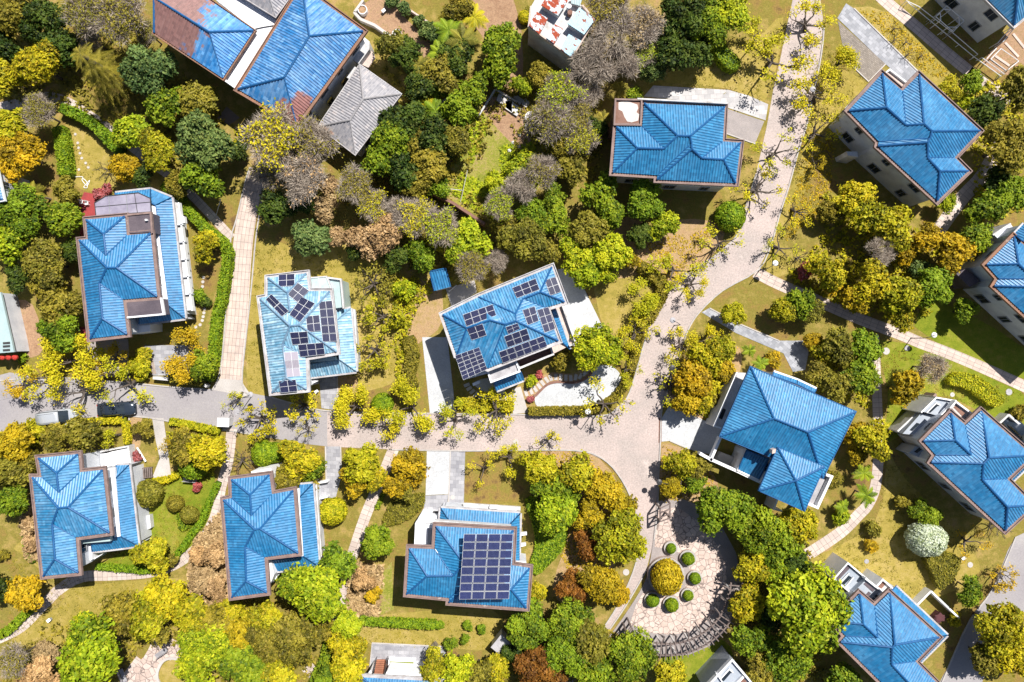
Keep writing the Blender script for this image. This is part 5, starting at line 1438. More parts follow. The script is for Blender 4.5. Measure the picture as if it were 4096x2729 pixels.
for fr, pts in ((PF, [(1942, 137), (1995, 188), (2034, 148)]), (PF, [(1962, 20), (2111, 167)]), (PF, [(1630, 708), (1700, 745), (1790, 783)]), (PF, [(748, 1026), (750, 1105), (730, 1112)]), (PF, [(783, 1026), (785, 1092)]), (PF, [(1035, 1034), (1031, 1158)]),
                (PF, [(1665, 306), (1735, 331)]), (PF, [(297, 955), (300, 1000), (303, 1045)]), (PF, [(1536, 935), (1611, 963)]), (PF, [(775, 860), (778, 942)]), (PF, [(1539, 1013), (1581, 1031)]),
                (Fr(1420, 2540, .2974), [(200, 440), (230, 105), (1225, 155)])):
    kerb('kerb', fr, pts, .14, .1, 'concrete', False)

# the white patio basin with its dark edge, and the plaza
PD = [(750, 230), (850, 222), (930, 240), (1000, 320), (985, 420), (900, 510), (800, 580), (700, 605), (480, 615), (260, 610), (210, 560), (222, 500), (270, 450), (330, 400), (420, 380), (560, 388), (660, 360), (730, 300)]
sheet('patio', 'concrete_white', T(2, 2), smooth(PD + [PD[0]], 4)[:-1], .05)
kerb('patio_edge', T(2, 2), [(200, 505), (222, 498), (270, 448), (330, 398), (420, 376), (560, 384), (660, 354), (725, 300), (750, 232)], .3, .14, 'peel')
sheet('flower_bed', 'litter', T(2, 2), smooth([(90, 450), (230, 350), (330, 300), (400, 290), (560, 300), (700, 230), (750, 235), (725, 300), (660, 354), (560, 384), (420, 376), (330, 398), (222, 498), (150, 560), (90, 450)], 3)[:-1], .012)
FPg = Fr(2420, 1960, .7585)
sheet('plaza', 'band', FPg, [(272, 60), (400, 45), (520, 90), (620, 200), (690, 330), (720, 470), (700, 620), (640, 740), (560, 820), (440, 870), (300, 880), (190, 850), (100, 790), (48, 740), (120, 640), (215, 480), (245, 330)], .024)
pz = [(272, 110), (380, 90), (500, 170), (590, 290), (640, 400), (640, 480), (600, 620), (540, 690), (450, 745), (350, 765), (230, 752), (130, 710), (165, 600), (215, 520), (255, 555), (330, 560), (420, 520), (450, 430), (420, 340), (330, 310), (262, 300), (268, 200)]
sheet('plaza_paving', 'crazy', FPg, pz, .032)
kerb('kerb', FPg, [(275, 40), (268, 160), (248, 330), (215, 480), (120, 640), (45, 745), (-40, 850)], .18, .1, 'band')
sheet('plaza_paving', 'crazy', PF, smooth([(352, 1470), (372, 1455), (400, 1470), (440, 1490), (425, 1515), (400, 1520), (375, 1515), (360, 1545), (368, 1580), (290, 1580), (296, 1545), (330, 1510), (352, 1470)], 3)[:-1], .024)
kerb('kerb', PF, [(425, 1524), (400, 1512), (376, 1518), (362, 1545), (366, 1568), (385, 1585)], .35, .16, 'concrete')
sheet('lawn', 'lawn', PF, smooth([(400, 1516), (380, 1522), (366, 1545), (370, 1568), (390, 1580), (420, 1575), (428, 1540), (418, 1522), (400, 1516)], 3)[:-1], .03)
# garden walls
def gwall(fr, pts, t, h, mat, label, name='garden_wall'):
    c = [fr(p, h) for p in pts]; g = G()
    for i, (a, b) in enumerate(zip(c[:-1], c[1:])): g.line(a, b, t, 0, h - .004 * i)
    o = g.build(name, M[mat], origin=Vector((c[0].x, c[0].y, 0)))
    return tag(o, label, 'wall')


gwall(T(1, 0), [(900, 110), (960, 175), (1090, 230), (1390, 440)], .35, .8, 'concrete', 'low stone wall beside the round planters by the rusty blue roof')
gwall(T(1, 0), [(905, 110), (985, 0)], .3, .8, 'concrete', 'short wall stub climbing from the yellow-topped drum planter')
gwall(T(1, 0), [(1690, 275), (1370, 60)], .2, .7, 'pink_floor', 'thin pale edging wall behind the row of leafy vegetables')
gwall(T(1, 0), [(2200, 820), (2040, 1075)], .2, .6, 'dirty_white', 'pale bed edge running down from the corner of the stone bed')
gwall(T(1, 0), [(2205, 822), (2400, 935)], .2, .6, 'concrete', 'brown bed edge above the white stone bed')
gwall(T(1, 1), [(1622, 200), (1830, 310), (2100, 490)], .35, 2.2, 'peel', 'brown retaining wall with a deep shadow beneath the vegetable plot')
gwall(T(2, 0), [(480, 690), (560, 590)], .5, .5, 'wood', 'short timber-edged step wall by the shed block')
gwall(T(2, 0), [(780, 1310), (930, 1120)], .3, 1.0, 'peel', 'red-brown garden wall running to the peeling villa corner')
gwall(Fr(3300, 2220, .5678), [(655, 350), (748, 256), (945, 445)], .22, 1.3, 'white', 'white L-shaped yard wall beside the maroon covered box')
gwall(Fr(3560, 1560, .67), [(655, 200), (710, 148), (830, 255)], .25, 1.5, 'dirty_white', 'white yard wall around the parked dark car')
gwall(T(0, 2), [(740, 345), (1190, 300)], .3, 1.0, 'wood', 'dark low wall between the grey terrace and the road')
gwall(T(0, 2), [(1405, 340), (1560, 355), (1840, 385), (1900, 420)], .35, 1.0, 'dirty_white', 'grey wall under the garden hedge at the tiled driveway corner')
gwall(T(1, 2), [(550, 1310), (660, 1290)], .25, .9, 'white', 'short white wall beside the villa porch and the slate drive')
gwall(T(1, 2), [(550, 1460), (660, 1432)], .2, .9, 'white', 'second short white wall below the porch by the round yellow-green shrub')
st = G()
for i in range(5):
    p = T(2, 0)((540 - i * 9, 600 + i * 24), 0); st.box((p.x, p.y, 0), 1.3, .36, .55 - i * .1, -.6)
tag(st.build('garden_steps', M['wood'], origin=T(2, 0)((520, 650), 0)), 'timber garden steps descending beside the shed block', 'steps')
# ------------------------------------------------------------------ vehicles and small things
def lamp(px, py, label, rz, h=3.2, r=.36, shade='lamp_white', fr=PF):
    c = fr((px, py), h); d = Vector((math.cos(rz), math.sin(rz), 0)); b = c - d * 1.1
    o = empty('street_lamp', (b.x, b.y, 0), label, 'street lamp', 'round shaded street lamps')
    G().tube([(b.x, b.y, 0), (b.x, b.y, .3), (b.x, b.y, h)], [.09, .055, .045], 8).build('pole', M['steel'], o, True)
    G().tube([(b.x, b.y, h - .15), b + d * .4 + Vector((0, 0, .15)), c + Vector((0, 0, .12))], [.04, .035, .03], 6).build('arm', M['steel'], o, True)
    G().disc(c, r, h - .05, h + .02, 24, r * .92).disc(c, r * .92, h + .02, h + .1, 24, r * .3).build('lamp_shade', M[shade], o)
    G().disc(c, r * .5, h - .16, h - .052, 16, r * .6).build('bulb', M['white'], o)


lamp(2147, 770, 'white disc lamp on a dark arm over the tiled walkway', .35)
lamp(1351, 946, 'pale disc lamp at the road junction below the white patio', 2.2)
lamp(575, 907, 'grey disc lamp at the mouth of the tiled driveway', .4, shade='grey_flat')
lamp(1546, 736, 'translucent disc lamp on the road bend above the hedge', 2.6, shade='grey_flat')
lamp(1782, 605, 'small disc lamp where the tiled walkway meets the road', .6)
lamp(1868, 205, 'disc lamp leaning over the road near the slate driveway', 2.7, shade='grey_flat')
lamp(1515, 1108, 'dark disc lamp at the kerb above the crazy paved plaza', 2.9, shade='steel')
lamp(1545, 845, 'dark disc lamp on the kerb beside the orange shrub border', 2.9, shade='steel')


def car(kind, px, py, rz, label, fr=PF):
    c = fr((px, py), 1.0)
    L, Wd, Hh = (4.9, 1.85, 1.95) if kind == 'van' else (4.75, 1.85, 1.55)
    o = empty('parked_car', (c.x, c.y, .0163), label, 'van' if kind == 'van' else 'car', rz=rz)
    pm = M['silver'] if kind == 'van' else M['navy']
    hw = Wd / 2
    if kind == 'van':   # x, half width, belt height
        st = [(-2.45, .80, .55, .95), (-2.38, .88, .32, 1.05), (-1.5, .92, .28, 1.06), (0, .925, .28, 1.05), (1.2, .92, .28, 1.02), (1.75, .88, .28, .98), (2.2, .78, .3, .86), (2.42, .6, .42, .7)]
        cab = [(-2.36, .74, 1.0), (-2.2, .76, 1.86), (-1.2, .78, 1.93), (.2, .76, 1.92), (.62, .72, 1.84), (1.42, .66, 1.03)]
    else:
        st = [(-2.38, .70, .5, .82), (-2.28, .85, .32, .95), (-1.4, .92, .26, .98), (0, .925, .26, .96), (1.0, .92, .26, .95), (1.7, .88, .27, .9), (2.2, .76, .3, .78), (2.37, .55, .4, .64)]
        cab = [(-2.0, .68, .95), (-1.45, .66, 1.36), (-.8, .67, 1.47), (.1, .66, 1.48), (.4, .64, 1.42), (1.25, .62, .95)]
    secs = []
    for x, h, z0, z1 in st:
        secs.append([(x, -h * .92, z0), (x, h * .92, z0), (x, h, z0 + (z1 - z0) * .4), (x, h * .97, z0 + (z1 - z0) * .75), (x, h * .86, z1), (x, h * .4, z1 + .05), (x, -h * .4, z1 + .05), (x, -h * .86, z1), (x, -h * .97, z0 + (z1 - z0) * .75), (x, -h, z0 + (z1 - z0) * .4)])
    body = G().loft(secs).build('body', pm, o, True, True)
    gl = []
    for x, h, z in cab:
        gl.append([(x, -h - (z < 1.2) * .1, .9), (x, h + (z < 1.2) * .1, .9), (x, h + .04, max(.93, z - .25)), (x, h - .06, z), (x, -h + .06, z), (x, -h - .04, max(.93, z - .25))])
    G().loft(gl).build('windows', M['glass'], o, False, True)
    rf = [(x, h, z) for x, h, z in cab if z > (1.8 if kind == 'van' else 1.3)]
    G().loft([[(x, -h + .03, z - .06), (x, h - .03, z - .06), (x, h - .05, z + .03), (x, h * .5, z + .05), (x, -h * .5, z + .05), (x, -h + .05, z + .03)] for x, h, z in rf]).build('roof_panel', pm, o, True, True)
    if kind == 'van':
        for y in (-.55, .55): G().bar((-1.9, y, 2.0), (.1, y, 2.0), .025).build('roof_rail', M['frame'], o, False, True)
    else:
        G().box((-.1, 0, 1.5), .75, .85, .035).build('sunroof', M['glass'], o, False, True)
    for x in (-1.45, 1.5):
        for s in (-1, 1):
            g = G(); g.tube([(x, s * (hw - .2), .33), (x, s * (hw + .005), .33)], [.33, .33], 18)
            wh = g.build('wheel', M['black'], o, False, True)
            G().tube([(x, s * hw, .33), (x, s * (hw + .015), .33)], [.2, .2], 14).build('rim', M['frame'], wh, False, True)
    for s in (-1, 1):
        G().box((2.2, s * .6, .6), .14, .22, .1, -s * .35).build('headlight', M['white'], o, False, True)
        G().box((-2.36, s * .66, .66), .1, .2, .22).build('tail_light', M['red_paint'], o, False, True)
        G().loft([[(.85, s * .95, .98), (.85, s * 1.1, .98), (.85, s * 1.1, 1.12), (.85, s * .95, 1.12)], [(1.05, s * .93, 1.0), (1.05, s * 1.06, 1.0), (1.05, s * 1.06, 1.09), (1.05, s * .93, 1.09)]]).build('mirror', pm, o, False, True)
    return o


F02 = T(0, 2)
car('van', 532, 700, math.radians(7), 'silver people carrier parked along the yellow clipped hedge', F02)
car('car', 1060, 632, math.radians(3.5), 'dark navy car with a sunroof parked behind the silver one', F02)
car('car', 2345, 990, math.radians(-45), 'dark car parked in the walled yard behind the shadow-casting villa')

# plaza: planters, clipped domes, pergola
def planter(px, py, r, dome, tone, label, plabel, h=.5, group=None, fr=FPg):
    k = fr.k * MPP; R0 = r * k; c = fr((px, py), h)
    n = 40; circ = lambda q: [(c.x + q * math.cos(2 * math.pi * i / n), c.y + q * math.sin(2 * math.pi * i / n)) for i in range(n)]
    o = empty('round_planter', (c.x, c.y, 0), label, 'planter', group)
    G().ring(circ(R0 - .3 * min(1, R0)), circ(R0), .03, h).build('planter_wall', M['planter'], o)
    cp = G()
    m_ = max(14, int(R0 * 2 * math.pi / .2))
    for i in range(m_):
        a = 2 * math.pi * i / m_; rr_ = R0 - .12 * min(1, R0); cp.box((c.x + rr_ * math.cos(a), c.y + rr_ * math.sin(a), h + .002), .27 * min(1, R0 + .2), R0 * 2 * math.pi / m_ * .86, .06, a)
    cp.build('coping', M['kerb'], o)
    G().disc(c, R0 - .31 * min(1, R0), .03, h - .12, 30).build('soil', M['soil'], o)
    plant('O', tone, px + .0, py - .0, dome, plabel, 'clipped domes of the plaza planters' if group else None, fr=fr, z=h - .15)


planter(322, 452, 96, 83, 'gold', 'large round brick-coped planter in the middle of the plaza', 'wide golden clipped dome filling the large plaza planter', .7)
for px, py, d, tn, w_ in ((347, 306, 26, 'hedge', 'nearest the timber gate frame'), (437, 360, 34, 'hedge', 'largest of the small green ones, above the golden dome'), (473, 463, 29, 'hedge', 'farthest east of the golden dome'),
                          (436, 553, 25, 'hedge', 'between the east one and the bottom pair'), (250, 580, 33, 'hedge', 'closest to the road kerb'), (350, 603, 35, 'hedge', 'directly below the golden dome')):
    planter(px, py, d + 9, d, tn, 'small round plaza planter ' + w_, 'small clipped dome ' + w_, .4, 'small planters ringed round the plaza')


def pergola(th0, th1, cx, cy, r0, r1, label, n, fr=FPg, h=2.7):
    k = fr.k * MPP * (CAMH - h) / CAMH; c = fr((cx, cy), h)
    pt = lambda th, r: (c.x + r * k * math.cos(th), c.y - r * k * math.sin(th))
    q = pt((th0 + th1) / 2, r1)
    o = empty('pergola', (q[0], q[1], 0), label, 'pergola')
    g = G(); m_ = 12
    for r in (r0 + 14, r1 - 20):
        for i in range(m_):
            a, b = th0 + (th1 - th0) * i / m_, th0 + (th1 - th0) * (i + 1) / m_
            g.line(pt(a, r), pt(b + .004, r), .16, h - .2 - .002 * (i % 2), h - .002 * (i % 2))
    g.build('ring_beam', M['wood'], o)
    for i in range(n):
        t = th0 + (th1 - th0) * (i + .5) / n
        s = G(); s.line(pt(t, r0), pt(t, r1), .12, h + .002, h + .14); s.build('slat', M['wood'], o)
        if i % 3 == 1:
            for r in (r0 + 14, r1 - 20):
                p = pt(t, r); G().box((p[0], p[1], 0), .18, .18, h - .2, t).build('post', M['dirty_white'], o)
            s = G(); a, b = pt(t - .05, r0 - 26), pt(t, r0 + 14)
            s.bar((a[0], a[1], h - .05), (b[0], b[1], h - .12), .08, 4); a2 = pt(t + .05, r0 - 26); s.bar((a2[0], a2[1], h - .9), (a[0], a[1], h - .05), .07, 4); s.build('brace', M['wood'], o)


pergola(.03, 1.78, 330, 480, 322, 415, 'curved timber pergola with radial slats round the crazy paved plaza', 24)
def frame_gate(fr, pts, label):
    h = 2.6; c = [fr(p, h) for p in pts]; o = empty('timber_pergola', (c[0].x, c[0].y, 0), label, 'pergola')
    for i, p in enumerate(c): G().box((p.x, p.y, 0), .18, .18, h).build('post', M['wood'], o)
    g = G()
    for a, b in ((0, 1), (2, 3)): g.line(c[a], c[b], .16, h, h + .18)
    g.build('beam', M['wood'], o); g = G()
    for t in (.0, .35, .7, 1.0): g.line(c[0].lerp(c[1], t), c[2].lerp(c[3], t), .12, h + .182, h + .3)
    g.build('slat', M['wood'], o)


frame_gate(FPg, [(290, 95), (290, 165), (342, 70), (342, 145)], 'small square timber frame at the top of the plaza by the road')
frame_gate(FPg, [(112, 745), (118, 775), (135, 718), (148, 748)], 'small timber frame stub between the plaza and the dark green trees')


def bench(px, py, rz, label, fr=PF, L=1.7, mat='slate2'):
    c = fr((px, py), .45); o = empty('park_bench', (c.x, c.y, .024), label, 'bench', None, rz)
    g = G()
    for i in range(4): g.box((0, -.2 + i * .13, .42), L, .11, .05)
    g.build('seat', M['grey_flat'], o, False, True)
    g = G()
    for i in range(3): g.box((0, -.3, .55 + i * .12), L, .04, .1)
    g.build('backrest', M['grey_flat'], o, False, True)
    for s in (-1, 1): G().box((s * L * .4, 0, 0), .08, .45, .42).build('leg', M['steel'], o, False, True)


bench(370, 1500, .6, 'grey slatted bench on the crazy paving circle'); bench(283, 1552, -1.2, 'grey bench at the photo edge beside the crazy paving'); bench(437, 1101, -.08, 'grey-blue bench in front of the dome-shaped green bush')

# stepping slabs
for i, (x, y) in enumerate(((130, 480), (176, 464), (213, 443), (250, 419), (282, 388), (318, 358), (355, 340), (403, 332), (448, 335), (495, 338), (541, 342), (586, 335), (630, 325), (670, 300), (700, 266))):
    a = [-1.25, -1.15, -1.0, -.95, -.9, -.95, -1.2, -1.57, -1.62, -1.6, -1.5, -1.75, -2.1, -2.4, -2.6][i]
    p = T(2, 2)((x, y), .06); o = G().box((p.x, p.y, .02), .78, .4, .05, a).build('stepping_stone', M['concrete'], origin=Vector((p.x, p.y, 0)))
    tag(o, 'white slab in the curving stepping row along the dark edge of the white patio', 'stepping stone', 'stepping slabs along the white patio')
for i in range(12):
    t = i / 11; a = math.pi * (1.12 + .62 * t)
    x, y = 2190 + 270 * math.cos(a) * 1.0, 330 - 205 * math.sin(a)
    p = T(1, 2)((x, y), .06); o = G().box((p.x, p.y, .02), .75, .4, .05, a).build('stepping_stone', M['concrete'], origin=Vector((p.x, p.y, 0)))
    tag(o, 'grey slab in the arc of stepping slabs round the rounded terrace', 'stepping stone', 'stepping slabs round the rounded terrace')
c = T(1, 2)((2190, 400), .3)
sheet('patio', 'concrete_white', T(1, 2), smooth([(1990, 390), (2080, 350), (2250, 340), (2290, 480), (2200, 490), (2110, 470), (2040, 435), (1990, 390)], 3)[:-1], .034)

# manholes, drums, boxes
for px, py, r, lb in ((545, 947, .4, 'round manhole cover in the grey road beside the white cabinet'), (1185, 1016, .38, 'round manhole cover in the pale road below the white patio'), (1438.5, 1315, .42, 'round manhole cover by the kerb of the plaza road'),
                      (2036, 807, .46, 'pale round cover in the grass next to the walkway crossing'), (2084, 800, .36, 'dark round cover in the grass near the arm lamp'), (2318, 901, .42, 'grey round cover beside the yellow-green oval hedge'),
                      (2188, 907, .3, 'small pale cover between the oval hedge and the white annex'), (2229, 1298, .36, 'beige round cover beside the trapezoid hedge'), (1991, 1290, .3, 'small grey cover on the lawn above the stepped white annex'),
                      (1040, 1143, .3, 'tiny round pale cover on the slate by the white drive')):
    p = PF((px, py), 0); o = G().disc(p, r, .0, .045, 24, r * .97).build('manhole_cover', M['grey_flat' if 'dark' in lb or 'grey' in lb else 'concrete'], origin=Vector((p.x, p.y, 0))); o.location.z = .012
    tag(o, lb, 'manhole cover', 'round covers')
for fr, px, py, r, top, lb in ((T(1, 0), 1295, 312, .62, 'peel_white', 'white drum planter with a sandy top in the brown bed'), (T(1, 0), 978, 88, .6, 'rust_blue', 'drum planter with a dry yellow top at the wall corner'),
                               (T(1, 0), 1758, 952, .66, 'dirty_white', 'white round tank lid among the dark grove trees'), (T(2, 0), 166, 1072, .62, 'white', 'white round tank lid with cross bars by the stone bed')):
    p = fr((px, py), .7); o = empty('round_tank', (p.x, p.y, 0), lb, 'tank')
    n = 28; ci = lambda q: [(p.x + q * math.cos(2 * math.pi * i / n), p.y + q * math.sin(2 * math.pi * i / n)) for i in range(n)]
    G().ring(ci(r * .84), ci(r), 0, .72).build('rim', M['white'], o); G().disc(p, r * .84, 0, .6, n).build('lid', M[top if top != 'rust_blue' else 'soil'], o)
    if 'cross' in lb: G().line((p.x - r * .8, p.y + .12), (p.x + r * .8, p.y + .2), .09, .601, .66).line((p.x - r * .8, p.y - .2), (p.x + r * .8, p.y - .12), .09, .601, .66).build('bar', M['maroon'], o)
p = T(0, 2)((2052, 750), 1.5); o = empty('utility_cabinet', (p.x, p.y, 0), 'white lidded utility cabinet standing at the kerb by the tiled path', 'cabinet')
G().box((p.x, p.y, 0), 1.35, .95, 1.42, -.05).build('body', M['dirty_white'], o); G().box((p.x, p.y, 1.42), 1.5, 1.1, .1, -.05).build('lid', M['white'], o)
for fr, px, py, lb in ((T(1, 2), 553, 466, 'small white litter box on the grass by the slate drive'), (T(0, 3), 443, 1005, 'small dark floodlight with white hood on the dry lawn'), (T(3, 3), 1030, 248, 'small grey control box beside the trapezoid hedge'), (T(1, 0), 1172, 95, 'small white post cap in the brown bed')):
    p = fr((px, py), .5); o = empty('control_box', (p.x, p.y, 0), lb, 'box'); G().box((p.x, p.y, 0), .42, .32, .42, .7).build('body', M['frame'], o); G().box((p.x, p.y, .42), .5, .4, .05, .7).build('lid', M['white'], o)
# maroon covered box and pots
p = Fr(3300, 2220, .5678)((812, 448), 1.1); o = empty('covered_box', (p.x, p.y, 0), 'maroon covered storage box beside the blue side roof', 'box')
G().box((p.x, p.y, 0), 1.15, .9, 1.0, .8).build('body', M['maroon'], o); G().frustum([(p.x - .62, p.y - .4), (p.x + .62, p.y - .4), (p.x + .62, p.y + .4), (p.x - .62, p.y + .4)], [(p.x - .5, p.y - .3), (p.x + .5, p.y - .3), (p.x + .5, p.y + .3), (p.x - .5, p.y + .3)], 1.0, 1.12).build('lid', M['maroon'], o)


def pot(fr, px, py, r, h, mat, lb, group, tone=None):
    p = fr((px, py), h); o = empty('plant_pot', (p.x, p.y, 0), lb, 'pot', group)
    n = 16; ci = lambda q: [(p.x + q * math.cos(2 * math.pi * i / n), p.y + q * math.sin(2 * math.pi * i / n)) for i in range(n)]
    G().frustum(ci(r * .75), ci(r), 0, h).build('pot', M[mat], o); G().ring(ci(r * .8), ci(r * 1.08), h, h + .05).build('rim', M[mat], o); G().disc(p, r * .85, h, h + .03, n).build('soil', M['soil'], o)


for i in range(9):
    pot(T(0, 1), 62 + i * 10.5, 1225 + i * 40, .16 + .05 * (i % 3), .3, ('terracotta', 'red_paint', 'dirty_white')[i % 3], 'small pot in the row along the railing of the teal canopy building', 'pots along the railing')
for i, x in enumerate((5, 62, 120)):
    p = T(0, 2)((x, 152), 2.6); o = empty('red_lantern', (p.x, p.y, 0), 'round red lantern hung at the end of the teal canopy', 'lantern', 'red lanterns')
    G().disc(p, .22, 2.0, 2.15, 16, .34).disc(p, .34, 2.15, 2.4, 16).disc(p, .34, 2.4, 2.55, 16, .2).build('lantern', M['red_paint'], o); G().bar((p.x, p.y, 2.55), (p.x, p.y, 2.88), .02).build('cord', M['steel'], o)
hs = G(); hp = [T(0, 1)(q, .06) for q in smooth([(690, 60), (760, 60), (755, 90), (800, 140), (825, 90), (790, 130), (770, 155), (800, 160), (800, 110), (765, 75)], 5)]
tag(hs.tube(hp, [.045] * len(hp), 5).build('garden_hose', M['white'], origin=Vector((hp[0].x, hp[0].y, 0))), 'white garden hose looped on the grass by the red terrace', 'hose')
for i, (x, y) in enumerate(((745, 290), (795, 300))):
    p = T(0, 1)((x, y), .45); o = empty('garden_chair', (p.x, p.y, .028), ('white slatted garden chair at the edge of the red terrace', 'second white garden chair nearer the porch on the red terrace')[i], 'chair', None, .1)
    g = G(); [g.box((-.18 + k * .12, 0, .42), .09, .46, .03) for k in range(4)]; g.build('seat', M['white'], o, False, True)
    g = G(); [g.box((-.18 + k * .12, .23, .44), .08, .03, .45) for k in range(4)]; g.build('backrest', M['white'], o, False, True)
    for sx in (-.2, .2):
        for sy in (-.2, .2): G().box((sx, sy, 0), .05, .05, .42).build('leg', M['white'], o, False, True)
# pipe frames and rails at the corner house
F7 = Fr(3640, 0, .3571)
def pipes(lines, label, name, r=.05, posts=0):
    c0 = F7(lines[0][0][:2], 0); o = empty(name, (c0.x, c0.y, 0), label, 'frame' if 'cage' in name else 'railing')
    g = G(); pz = G()
    for L in lines:
        P = [F7(q[:2], q[2]) for q in L]
        for a, b in zip(P[:-1], P[1:]):
            g.bar(a, b, r, 5)
            m_ = max(1, int((b - a).length / 2.4))
            for t in range(m_ + 1):
                q = a.lerp(b, t / m_); pz.bar((q.x, q.y, 0), q, r * .8, 5)
    g.build('rail', M['white'], o)
    pz.build('post', M['white'], o)


pipes([[(-40, 10, 1.1), (100, 75, 1.1), (470, 360, 1.1), (760, 610, 1.1)], [(-20, 30, .9), (210, 220, .6), (720, 640, .8)], [(720, 640, .9), (1020, 855, .9)], [(805, 645, 1.1), (1055, 830, 1.1)]], 'long white pipe railing along the shaded walkway', 'pipe_railing')
pipes([[(290, 190, 2.2), (412, 65, 2.2), (605, 230, 2.2), (485, 355, 2.2), (290, 190, 2.2)], [(340, 150, 2.2), (345, 230, 2.2)], [(380, 105, 2.2), (455, 110, 2.2)], [(430, 305, 2.2), (525, 305, 2.2)], [(550, 190, 2.2), (553, 270, 2.2)]], 'dim square pipe frame under the blank shaded wall', 'pipe_cage')
pipes([[(905, 665, 1.4), (1020, 545, 1.4), (1218, 685, 1.4), (1100, 780, 1.4)], [(905, 665, 1.4), (1075, 790, 1.4)]], 'bright white pipe frame over the brown garden bed', 'pipe_cage')
pipes([[(985, 480, 1.6), (1135, 305, 1.6)], [(1040, 470, 1.6), (1165, 320, 1.6)], [(860, 660, 1.2), (970, 540, 1.2)]], 'double white pipe rail at the foot of the corner house', 'pipe_railing')
for a, b in (((1060, 480), (1210, 640)), ((1150, 380), (1277, 540)), ((950, 630), (1110, 740))): kerb('bed_edge', F7, [a, b], .3, .1, 'pink_floor', False)
# plot poles, bamboo pile, slab stacks
def pole(fr, a, za, b, zb, lb, r=.05):
    p, q = fr(a, za), fr(b, zb); tag(G().tube([p, q], [r, r * .8], 6).build('garden_pole', M['dirty_white'], origin=Vector((p.x, p.y, 0))), lb, 'pole')


pole(T(1, 1), (1945, 0), 1.6, (1880, 290), .05, 'long pale pole leaning across the vegetable plot'); pole(T(1, 1), (1690, 0), 1.4, (1655, 120), .05, 'short pale pole at the corner of the vegetable plot'); pole(T(1, 1), (1690, 160), .5, (1910, 185), .5, 'pale pole lying across the bed by the retaining wall')
pole(T(1, 1), (1900, 445), .3, (2110, 510), .3, 'white pole lying beneath the brown retaining wall'); pole(T(0, 1), (2030, 262), 1.6, (1988, 412), .05, 'thin white pole leaning beside the walkway grass'); pole(T(1, 1), (1772, 1115), .3, (1845, 1055), .35, 'white pipe lying by the small blue shed', .1)
bp = empty('bamboo_pile', T(1, 3)((1600, 1270), 0), 'heap of grey bamboo poles on the slate terrace', 'poles')
for i in range(9): p = T(1, 3)((1650 + i * 4, 1190 + i * 5), .9); q = T(1, 3)((1535 + i * 14, 1325 + (i % 4) * 12), .05); G().tube([p, q], [.04, .03], 5).build('bamboo_pole', M['bark_grey'], bp)
for fr, q, lb, mt in ((T(1, 0), [(2230, 870), (2262, 865), (2354, 935), (2354, 1035), (2210, 920)], 'white stone bed filling the corner of the plot', 'stone_white'), (T(2, 0), [(10, 890), (55, 880), (105, 920), (70, 965)], 'pale concrete slab lying upper on the plot edge', 'concrete'),
                      (T(2, 0), [(95, 925), (125, 905), (165, 945), (130, 990), (90, 960)], 'pale concrete slab tilted beside the first on the plot edge', 'concrete'), (T(2, 0), [(-60, 930), (0, 930), (85, 1000), (45, 1070), (-60, 1000)], 'long grey slab at the end of the white stone bed', 'dirty_white')):
    P = [fr(x, .3) for x in q]; tag(G().prism(P, 0, .3).build('stone_slab', M[mt], origin=Vector((P[0].x, P[0].y, 0))), lb, 'slab')
for i, (x, y) in enumerate(((127, 1160), (70, 1237), (8, 1310), (62, 1345), (2330 - 2354, 1385))):
    p = T(2, 0)((x, y), .2); a = ico((p.x, p.y, .12), .26, 1, .7, .15, np.random.default_rng(i)); tag(mk('white_stone', [tuple(q) for q in a[0]], [tuple(q) for q in a[1]], M['dirty_white'], origin=Vector((p.x, p.y, 0))), 'white stone in the trail below the barred tank lid', 'stone', 'white stones by the vegetable plot')
for i, (x, y) in enumerate(((692, 1235), (715, 1315), (722, 1360), (735, 1410), (752, 1455), (788, 1500), (812, 1540), (725, 1560))):
    p = T(0, 0)((x, y), .05); tag(G().disc(p, .17, .0, .06, 14).build('stepping_stone', M['concrete'], origin=Vector((p.x, p.y, 0))), 'small round stepping stone in the pale lawn strip', 'stepping stone', 'round stepping stones in the lawn strip')
for i, (x, y) in enumerate(((1870, 985), (1865, 1025), (1862, 1068), (1880, 1275), (1875, 1310), (1868, 1345), (1860, 1380), (1840, 1420), (1800, 1440))):
    p = T(0, 1)((x, y), .05); tag(G().disc(p, .2, .0, .06, 14).build('stepping_stone', M['concrete'], origin=Vector((p.x, p.y, 0))), 'round pale stepping stone between the villa balcony and the long hedge', 'stepping stone', 'round stepping stones beside the long hedge')
for x0, x1, lb in ((1240, 1390, 'dark slatted timber platform beside the narrow villa side roof'),):
    g = G(); A, B = T(0, 2)((1245, 1180), .5), T(0, 2)((1390, 1165), .5); Cc = T(0, 2)((1250, 1270), .5)
    o = empty('slatted_platform', (A.x, A.y, 0), lb, 'platform')
    for i in range(9): s = A.lerp(B, i / 8); e = s + (Cc - A); g.line(s, e, .16, .42, .5)
    g.build('slats', M['wood'], o); G().line(A, B, .1, 0, .42).line(A + (Cc - A), B + (Cc - A), .1, 0, .42).build('bearer', M['wood'], o)
tag(G().tube([T(0, 2)((1260, 980), .4), T(0, 2)((1340, 1110), .3)], [.12, .12], 6).build('timber_post', M['white'], origin=T(0, 2)((1260, 980), 0)), 'white post lying beside the red-leaved bush', 'post')
